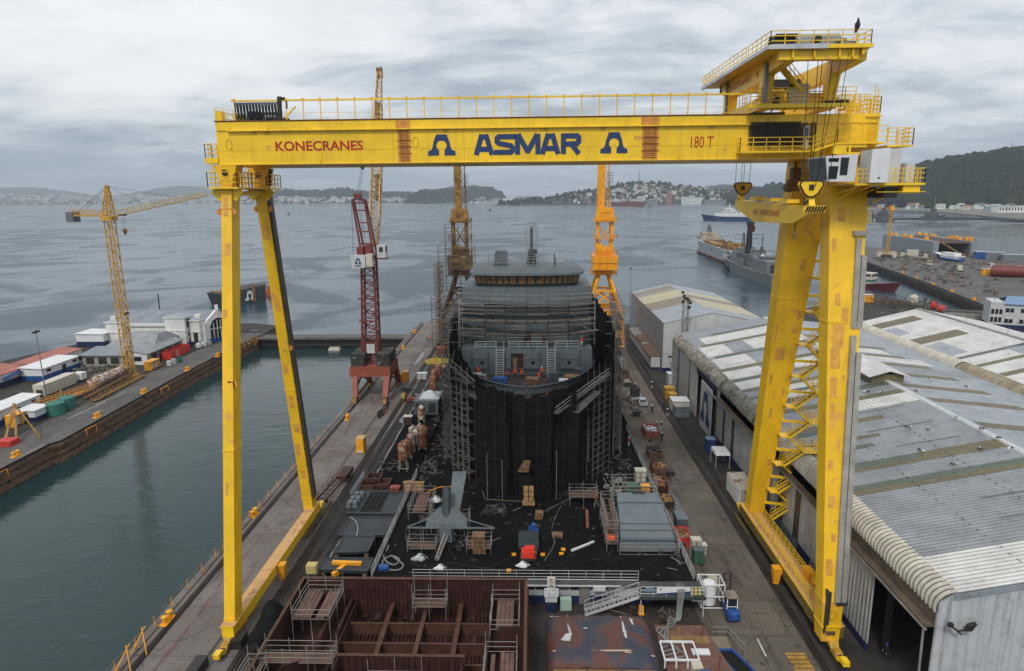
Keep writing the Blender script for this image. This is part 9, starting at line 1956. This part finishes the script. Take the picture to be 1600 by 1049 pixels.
# things along the right-hand road
CARB=M('car_silver',(.42,.44,.46),.3,metal=.4,var=.08)
p=G(1003,632);t=T('parked_car','silver car parked among scrap at the left side of the road','car',p);x,y=p.x,p.y
b=MB();b.hexa([(x-.9,y-2.1,.3),(x+.9,y-2.1,.3),(x+.9,y+2.1,.3),(x-.9,y+2.1,.3)],[(x-.88,y-2.05,.85),(x+.88,y-2.05,.85),(x+.88,y+2.05,.95),(x-.88,y+2.05,.95)]);b.hexa([(x-.82,y-1.4,.85),(x+.82,y-1.4,.85),(x+.82,y+1.0,.93),(x-.82,y+1.0,.93)],[(x-.66,y-1.0,1.45),(x+.66,y-1.0,1.45),(x+.66,y+.5,1.45),(x-.66,y+.5,1.45)]);b.build('body',CARB,t)
b=MB();b.hexa([(x-.7,y-1.42,.92),(x+.7,y-1.42,.92),(x+.7,y-1.36,.92),(x-.7,y-1.36,.92)],[(x-.6,y-1.06,1.4),(x+.6,y-1.06,1.4),(x+.6,y-1.0,1.4),(x-.6,y-1.0,1.4)]);b.box(x-.85,x-.74,y-.9,y+.5,1.0,1.36);b.box(x+.74,x+.85,y-.9,y+.5,1.0,1.36);b.each('window',GLS,t);b=MB()
for sx_ in(-.85,.85):
    for sy_ in(-1.35,1.3):b.lathe((x+sx_,y+sy_,.32),[(.32,-.1),(.32,.1)],10,'X')
b.each('wheel',BLK,t)
def skip(px,py,w,l,h,mat,label,fill=None,fm=None):
    p=G(px,py);t=T('skip',label,'skip',p);b=MB();x,y=p.x,p.y
    for a_,c_ in(((-w/2,-l/2),(w/2,-l/2)),((w/2,-l/2),(w/2,l/2)),((w/2,l/2),(-w/2,l/2)),((-w/2,l/2),(-w/2,-l/2))):b.beam((x+a_[0],y+a_[1],h/2),(x+c_[0],y+c_[1],h/2),.1,h)
    b.cbox((x,y,.06),(w-.12,l-.12,.1));b.build('body',mat,t);b=MB();r2=random.Random(px)
    for _ in range(26):b.cbox((x+r2.uniform(-.4,.4)*w,y+r2.uniform(-.42,.42)*l,h*.45),(r2.uniform(.2,.7),r2.uniform(.2,.9),h*r2.uniform(.3,.6)),r2.random()*3)
    b.build('rubbish',fm or WOOD,t)
skip(1016,678,2.5,4.4,1.3,M('skip_faded_red',(.30,.09,.075),.6,var=.25),'faded red skip heaped with white and pink rubbish by the road',fm=TARP);skip(1066,845,1.6,3.0,1.2,REDB,'small red bin with scrap beside the cream cabinets at the slipway rail',fm=RUSTO);skip(1041,790,1.7,2.6,1.2,DKST,'dark bin with ochre rim near the puddle beside the road',fm=OCH);skip(1030,762,1.8,4.5,1.2,HULLR,'dark red open box with scrap beside the road puddle',fm=RUSTO);skip(1022,712,2.2,3.2,1.2,M('rust_box',(.10,.055,.035),.8,var=.4),'rusty scrap box right behind the faded red skip',fm=DKST);skip(1028,738,2.0,3.4,1.4,MATS['rust_box'],'second rusty scrap box beside the road',fm=RUSTO);skip(992,618-6,1.8,2.4,1.0,DKST,'dark scrap box by the netting behind the silver car',fm=DKST);skip(981,602,2.2,3.0,1.1,DKST,'dark scrap box beside the far end of the netting',fm=STEEL);skip(975,588,2.2,3.6,1.2,MATS['rust_box'],'rusty scrap box furthest along the road, beside the netting',fm=DKST)
for px,py,d,mt,lm,l in((1086,868,(1.2,1.0,2.2),CREAM,CREAM,'tall cream cabinet at the slipway rail beside the road'),(1090,878,(1.2,1.2,1.7),GRN,SHG,'dark green and grey cabinet in front of the tall cream one'),(1063,822,(1.4,2.4,1.5),SHG,SHGL,'grey machine box on legs between rail and road'),(1047,745,(1.0,1.4,1.0),DKST,DKST,'black drum box at the road edge'),(994,650,(1.3,1.3,1.0),BLK,BLK,'black tyre-like box on the road near the skip'),(966,575,(2.0,3,2.4),WHT,ROOFB,'small white and navy kiosk beside the far netting'),(1045,622,(2.0,2.2,2.4),M('amber_box',(.48,.27,.03),.6,var=.2),MATS['amber_box'],'amber storage box by the shed, behind the white one'),(1050,632,(1.6,2.0,2.4),MATS['amber_box'],MATS['amber_box'],'second amber storage box by the shed'),(1061,640,(3.4,3.4,2.2),WHTC,WHTC,'white storage box with bright lid by the shed'),(1064,650,(3.0,2.4,2.2),M('weathered_blue',(.14,.17,.20),.7,var=.3),MASON,'blue-grey gabled storage box by the shed door'),(1050,600,(2.4,2.4,2.6),WHT,WHTC,'white box with tilted lid near the corner of the shed'),(1109,706,(1.5,1.5,2.4),BLU,M('pale_blue_lid',(.2,.3,.42),.6),'bright blue portable toilet by the shed wall'),(1098,935-70,(.8,.9,1.2),CREAM,WHT,'cream box behind the caged tank')):
    crate_thing('storage_box',l,'box',tuple(G(px,py)),d,mt,lm)
t=T('canopy','white canopy on four thin legs beside the blue toilet','canopy',(31.3,103.6,0));b=MB();b.hexa([(29.9,101.9,2.3),(32.3,101.9,2.3),(32.3,105.2,2.3),(29.9,105.2,2.3)],[(30.0,102.1,2.75),(32.2,102.1,2.75),(32.2,105,2.75),(30.0,105,2.75)]);b.build('roof',WHTC,t);b=MB()
for x in(30,32.2):
    for y in(102,105.1):b.tube((x,y,0),(x,y,2.35),.05,5)
b.each('post',WHT,t)
t=T('shipping_container','dirty white shipping container beside the shed near the far gantry leg','container',(30.8,91.2,0));b=MB();b.box(29.5,32.0,88.3,94.4,.1,2.75);bd=b.build('body',CONT,t);b=MB();b.box(29.5,32.0,88.25,94.4,2.752,2.79);b.build('rusty_roof',M('rust_stained_white',(.42,.38,.32),.7,var=.3,rust=.45,rustcol=(.18,.11,.07),rustscale=.6),bd);b=MB()
for x in(29.9,30.4,31.1,31.6):b.tube((x,88.2,.2),(x,88.2,2.7),.04,4)
b.box(30.73,30.77,88.22,88.3,.15,2.7);b.build('door_bar',STEEL,bd);b=MB()
for i in range(14):b.box(29.43,29.5,88.5+i*.42,88.7+i*.42,.25,2.6)
b.build('corrugation',CONT,bd)
t=T('floor_grating','faded yellow steel grating set in the road at the near right leg','grating',G(1250,1035));c=G(1250,1035);b=MB();b.cbox(c,(1.9,2.6,.05));b.build('plate',M('grating_yellow',(.36,.21,.04),.8,var=.4,rust=.4,rustcol=(.15,.07,.03)),t);b=MB()
for i in range(4):b.cbox(c+Vector((0,-.9+i*.6,.05)),(1.8,.06,.02))
b.build('bar',DKST,t)
# bird on the rail and a bird in flight
def bird(p,label,fly=False):
    t=T('bird',label,'bird',p);x,y,z=p;b=MB()
    if not fly:b.lathe((x,y,z),[(.05,0),(.16,.12),(.2,.35),(.15,.6),(.08,.74),(.09,.82),(.05,.9),(.01,.93)],9);b.build('body',BLK,t,smooth=True);b=MB();b.hexa([(x-.2,y-.1,z-.25),(x-.08,y-.1,z-.25),(x-.08,y+.1,z-.25),(x-.2,y+.1,z-.25)],[(x-.2,y-.16,z+.5),(x+.0,y-.16,z+.5),(x+.0,y+.16,z+.5),(x-.2,y+.16,z+.5)]);b.build('tail',BLK,t)
    else:
        b.lathe((x-.4,y,z),[(.02,0),(.14,.2),(.16,.45),(.08,.7),(.03,.85)],8,'X');b.build('body',DKST,t)
        for s in(-1,1):b=MB();b.slab([(x-.1,y,z),(x+.3,y,z),(x+.35,y+s*.5,z+.35),(x+.1,y+s*1.1,z+.75),(x-.05,y+s*.5,z+.3)],(0,0,.03));b.build('wing',DKST,t)
bp_=W(1340,44,60.1);bird((bp_.x,60.1,57.35),'black vulture perched on the railing of the highest crane deck');q=W(1475,441,170);bird(tuple(q),'dark bird gliding over the eastern basin',True)
# loose things on the foredeck
for dx_,dy_,d,mt,l in((-4.0,96.5,(2.0,1.4,1.6),BLU,'big blue box on the foredeck'),(-1.6,93.2,(1.0,.8,.9),WHTC,'white box on the foredeck by the blue one'),(.9,96.5,(1.8,1.6,1.6),WOOD,'brown crate pile in the middle of the foredeck'),(2.6,92.8,(1.7,1.0,.9),REDP,'pinkish box near the bow'),(5.6,95.5,(1.3,1.3,1.2),WHTC,'white sacks at the right of the foredeck'),(7.2,98.6,(2.4,1.6,1.0),PLY,'plywood sheet box at the right of the foredeck'),(4.2,98.8,(1.4,.8,1.8),SHG,'grey leaning plate box on the foredeck'),(-6.8,97.5,(.9,.9,1.4),MASON,'grey sack at the left of the foredeck'),(-7.8,99.2,(1.2,1.0,1.0),WHT,'white sack at the left edge of the foredeck'),(8.2,101,(1.0,.9,1.6),SHGL,'grey tank at the right edge of the foredeck'),(.2,92.4,(1.4,.9,.8),RUSTO,'rusty winch box at the stem')):
    while hb_deck(dy_)<abs(dx_)+1.6:dy_+=.3
    crate_thing('deck_box',l,'box',(SX+dx_,dy_,15.31),d,mt,mt,rnd.uniform(-.4,.4))
b=MB()
for _ in range(90):
    y=rnd.uniform(91,103.5);hw=hb_deck(y)-.9
    if hw>.5:x=SX+rnd.uniform(-hw,hw);b.cbox((x,y,15.31),(rnd.uniform(.1,.7),rnd.uniform(.1,.5),rnd.uniform(.05,.6)),rnd.random()*3)
tag(b.build('deck_clutter',M('clutter_mix',(.16,.14,.12),.8,var=.8,scale=2.2),None,None),'small loose gear strewn over the foredeck','gear',kind='stuff')

def junk(px,py,n,sx_,sy_,label,mat,tubes=10):
    p=GS(px,py);t=T('scrap_pile',label,'scrap pile',p);b=MB()
    for _ in range(n):
        x,y=p.x+rnd.gauss(0,sx_),p.y+rnd.gauss(0,sy_);b.cbox((x,y,p.z-.05),(rnd.uniform(.15,1.0),rnd.uniform(.1,.7),rnd.uniform(.08,.6)),rnd.random()*3)
    b.build('offcut',mat,t);b=MB()
    for _ in range(tubes):
        x,y=p.x+rnd.gauss(0,sx_),p.y+rnd.gauss(0,sy_);a=rnd.random()*3.1;l=rnd.uniform(.6,1.8);b.tube((x,y,p.z+.08),(x+l*math.cos(a),y+l*math.sin(a),p.z+rnd.uniform(.08,.6)),.04,4)
    b.build('tube_length',STEEL,t)
MIX=M('junk_mix',(.05,.042,.035),.8,var=.8,scale=2.0,rust=.35,rustcol=(.13,.06,.035),rustscale=1.2)
for a in((668,800,26,.9,1.5,'tangle of scrap and cable left of the grey mast section',MIX,16),(700,830,20,.8,.8,'brown sacks and rubble behind the grey mast section',WOOD,4),(672,735,30,1.0,3.0,'scrap strewn between the left railing and the dark netting',MIX,18),(690,690,30,.9,5.0,'long litter of hoses and offcuts at the foot of the netting on the left',MIX,22),(960,760,18,.9,2.0,'loose scaffold tubes lying behind the high open scaffold',STEEL,26),(1030,730,26,.7,4.0,'rusty scrap lining the left edge of the road',MATS['rust_box'],10),(985,630,26,.8,6.0,'dark scrap lining the netting beside the silver car',MIX,14),(1046,800,14,.6,2.5,'scrap between the bins and the road puddle',MIX,8),(640,915,20,2.5,.8,'pipes and scrap at the foot of the white and navy wall, left',MIX,12),(985,952,12,.8,.5,'scrap and muddy rubble below the steel stair',MIX,6),(1050,965,14,1.0,.8,'odds and ends around the hoses on the lower yard',MIX,8)):junk(*a)

for a in((690,650,34,.7,4.0,'dark machinery and drums packed along the netting beside the generator',DKST,14),(700,610,24,.6,5.0,'dark gear packed along the netting beside the far blast pots',DKST,10),(720,850,26,1.6,.8,'dark gear under the scaffolds of the grey mast section',DKST,10),(610,780-50,16,1.2,1.0,'dark plates lying before the red-oxide trays',DKST,6),(905,770,26,1.6,1.4,'dark timbers and pipes at the right foot of the netting',DKST,14),(780,800,20,1.4,.8,'dark offcuts at the left foot of the netting',DKST,10),(970,720,26,.7,4.0,'dark gear along the wet strip by the right netting',DKST,10),(1058,870,16,.6,1.6,'dark pumps and drums at the right corner of the slipway',DKST,6)):junk(*a)
openscaf('dark staging left of the grey mast section by the railing',-16.4,-13.6,80,86,slipz(83),slipz(83)+2.2,(slipz(83)+1.2,));openscaf('staging with boards right of the stem below the netting',5.2,9.0,84.5,86.5,slipz(85),slipz(85)+2.6,(slipz(85)+1.4,))
# ================================================================== PEOPLE
def person_mesh(pose,top,legs,skin=SKIN):
    P={}
    def v(n,x,y,z,r):P[n]=(x,y,z,r)
    bend,step,crouch,arm=pose
    hz=.93-.42*crouch;sy=.50*math.sin(bend);cz=.50*math.cos(bend)
    v('pel',0,0,hz,.135);v('wst',0,sy*.4,hz+cz*.4,.125);v('cst',0,sy*.85,hz+cz*.85,.155);v('nck',0,sy*1.12,hz+cz*1.14,.06)
    hx=sy*1.25;v('hd0',0,hx+.01,hz+cz*1.14+.10,.085);v('hd1',0,hx+.02,hz+cz*1.14+.20,.10);v('hd2',0,hx+.01,hz+cz*1.14+.28,.07);v('nose',0,hx+.125,hz+cz*1.14+.165,.016)
    E=[('pel','wst'),('wst','cst'),('cst','nck'),('nck','hd0'),('hd0','hd1'),('hd1','hd2'),('hd1','nose')]
    for s,k in((-1,'l'),(1,'r')):
        st=step*s;kn=.28*crouch
        v('hip'+k,s*.10,0,hz-.06,.105);v('kne'+k,s*.12,st*.5+kn+.03,hz*.52,.068);v('ank'+k,s*.12,st-.02,.09,.048);v('toe'+k,s*.13,st+.15,.045,.042)
        E+=[('pel','hip'+k),('hip'+k,'kne'+k),('kne'+k,'ank'+k),('ank'+k,'toe'+k)]
        a=arm*(1 if s>0 else.5)-st*.6;shz=hz+cz*.98;shy=sy*.98
        v('sh'+k,s*.20,shy,shz,.068);ey=shy+.28*math.sin(a*.6);ez=shz-.28*math.cos(a*.6);v('el'+k,s*.27,ey,ez,.048);wy=ey+.25*math.sin(a*1.3+.25);wz=ez-.25*math.cos(a*1.3+.25);v('wr'+k,s*.27,wy,wz,.033)
        dy,dz_=(wy-ey)/.25,(wz-ez)/.25;v('pm'+k,s*.265,wy+dy*.085,wz+dz_*.085,.036)
        E+=[('cst','sh'+k),('sh'+k,'el'+k),('el'+k,'wr'+k),('wr'+k,'pm'+k)]
        for i,(o,ln)in enumerate(((-.030,.075),(-.010,.088),(.010,.082),(.030,.062))):
            v('f%d%s'%(i,k),s*.262,wy+dy*(.085+ln*.5)+o*abs(dz_),wz+dz_*(.085+ln*.5)+o*abs(dy),.0095);v('g%d%s'%(i,k),s*.250,wy+dy*(.085+ln)+o*abs(dz_)*1.1+.008,wz+dz_*(.085+ln)+o*abs(dy),.008)
            E+=[('pm'+k,'f%d%s'%(i,k)),('f%d%s'%(i,k),'g%d%s'%(i,k))]
        v('th'+k,s*.235,wy+dy*.06+.04*abs(dz_),wz+dz_*.06+.02,.011);E+=[('wr'+k,'th'+k)]
    names=list(P);me=bpy.data.meshes.new('person');me.from_pydata([P[n][:3]for n in names],[(names.index(a),names.index(c))for a,c in E],[])
    o=bpy.data.objects.new('tmp',me);C.objects.link(o);md=o.modifiers.new('s','SKIN');md.use_smooth_shade=True
    for i,n in enumerate(names):r=P[n][3];me.skin_vertices[0].data[i].radius=(r,r*.85 if n in('pel','wst','cst')else r);me.skin_vertices[0].data[i].use_root=(i==0)
    sb_=o.modifiers.new('u','SUBSURF');sb_.levels=1
    dg=bpy.context.evaluated_depsgraph_get();dg.update();m2=bpy.data.meshes.new_from_object(o.evaluated_get(dg));bpy.data.objects.remove(o)
    m2.materials.clear()
    for mm in(top,legs,skin,BLK):m2.materials.append(mm)
    nz=P['nck'][2]+.03;hands=[Vector(P['pml'][:3]),Vector(P['pmr'][:3])]
    for f in m2.polygons:
        c=f.center
        if c.z<.12:k=3
        elif c.z>nz and abs(c.x)<.14:k=2
        elif min((c-h).length for h in hands)<.13:k=2
        elif c.z<hz-.03 and abs(c.x)<.24 and min((c-h).length for h in hands)>.13 and not(abs(c.x)>.215):k=1
        else:k=0
        f.material_index=k
    return m2,(0,P['hd2'][1],P['hd2'][2])
PCACHE={}
POSES={'stand':(.03,.02,0,.1),'walk':(.08,.24,0,.3),'bend':(.75,.10,.15,.9),'crouch':(.45,.12,.85,1.0),'work':(.25,.12,.05,1.3)}
def person(p,pose,outfit,label,rz=0):
    key=(pose,outfit)
    top,legs,hel={'orange':(HIVIS,CLOTH,HELM),'orangered':(HIVIS,CLOTH,HELR),'orangewhite':(HIVIS,CLOTH,HELW),'navy':(CLOTH,CLOTH,HELM),'dark':(CLOTH,CLOTH,HELW),'white':(CLOTH,WCLOTH,HELW),'blue':(BLU,CLOTH,HELM),'redwhite':(REDB,WCLOTH,HELW)}[outfit]
    if key not in PCACHE:
        m,hd=person_mesh(POSES[pose],top,legs);hb_=MB();hb_.lathe((hd[0],hd[1],hd[2]-.06),[(.155,0),(.15,.02),(.125,.02),(.12,.08),(.085,.13),(.03,.15),(.005,.152)],12);hb_.box(-.07,.07,hd[1]+.11,hd[1]+.19,hd[2]-.06,hd[2]-.045);ho_=hb_.build('helmet',hel)
        hm=ho_.data;bpy.data.objects.remove(ho_);vm=None
        PCACHE[key]=(m,hm)
    m,hm=PCACHE[key]
    t=bpy.data.objects.new('person',m);C.objects.link(t);t.location=p;t.rotation_euler=(0,0,rz);tag(t,label,'person')
    h=bpy.data.objects.new('helmet',hm);C.objects.link(h);h.parent=t;return t
PP=((992,611,'stand','dark','worker in dark overalls standing by the scrap behind the silver car',2.6),(1018.6,608,'walk','white','person in white trousers walking furthest up the road beside the rails',2.9),(1019,646,'walk','dark','worker in dark overalls walking alone in the middle of the road',3.0),(1036.8,641,'stand','navy','worker in navy standing by the rails in front of the white storage box',2.2),(1043.4,652,'walk','white','worker in pale trousers walking beside the rails, by the storage boxes',2.0),(1027,672.5,'stand','dark','left one of two white-helmeted workers talking in the road',1.2),(1032.5,672.5,'stand','white','right one of two white-helmeted workers talking in the road, pale trousers',-1.4),(1033.5,690,'walk','dark','worker in dark overalls walking nearest the camera on the road',3.1),(964,669,'stand','orangered','worker in orange vest standing beside the black netting',2.8),(969,707,'crouch','orange','worker in orange vest crouching on the wet ground by the netting',1.2),(982.5,698,'stand','redwhite','person in red top by the right slipway railing',.4),(1153,784,'stand','navy','worker in navy standing at the end of the dirty white container',2.9),(1384,1031,'walk','navy','worker in dark overalls just inside the open shed door',1.8),(672,533,'stand','orange','worker in orange vest standing on the wharf near the ochre crane',2.4),(668,534,'walk','dark','worker in dark overalls next to the orange vest on the wharf',1.0),(699,527,'work','blue','worker in blue by the foot of the ochre crane',1.5),(651,628,'walk','white','person in white overalls beside the plastic sheet on the generator',.7))
for px,py,ps,of,lb_,rz in PP:person(GS(px,py),ps,of,lb_,rz)
for x,y,ps,of,lb_,rz in((-3.0,101.2,'work','orange','orange-vested worker at the left end of the foredeck group',2.2),(-1.9,102.4,'stand','orange','orange-vested worker standing second from left in front of the bulkhead',2.8),(-.8,101.6,'stand','orangered','orange-vested worker with red helmet in the middle of the foredeck group',3.1),(1.9,99.8,'walk','orange','orange-vested worker walking nearest the bow on the foredeck',-2.9),(2.4,102.8,'stand','orangewhite','orange-vested worker with white helmet furthest right on the foredeck',2.6),(-7.6,103.6,'bend','orangered','orange-vested worker with red helmet bending by the left bulwark',1.6),(-.2,94.6,'crouch','blue','worker in blue crouching near the stem on the foredeck',.6),(-2.9,95.4,'bend','blue','worker in blue bending beside the blue box on the foredeck',2.6)):
    person((SX+x,y,15.31),ps,of,lb_,rz)
person((SX+9.0,106.2,19.62),'stand','redwhite','worker in red and white on the upper deck at the right of the ship',2.9)
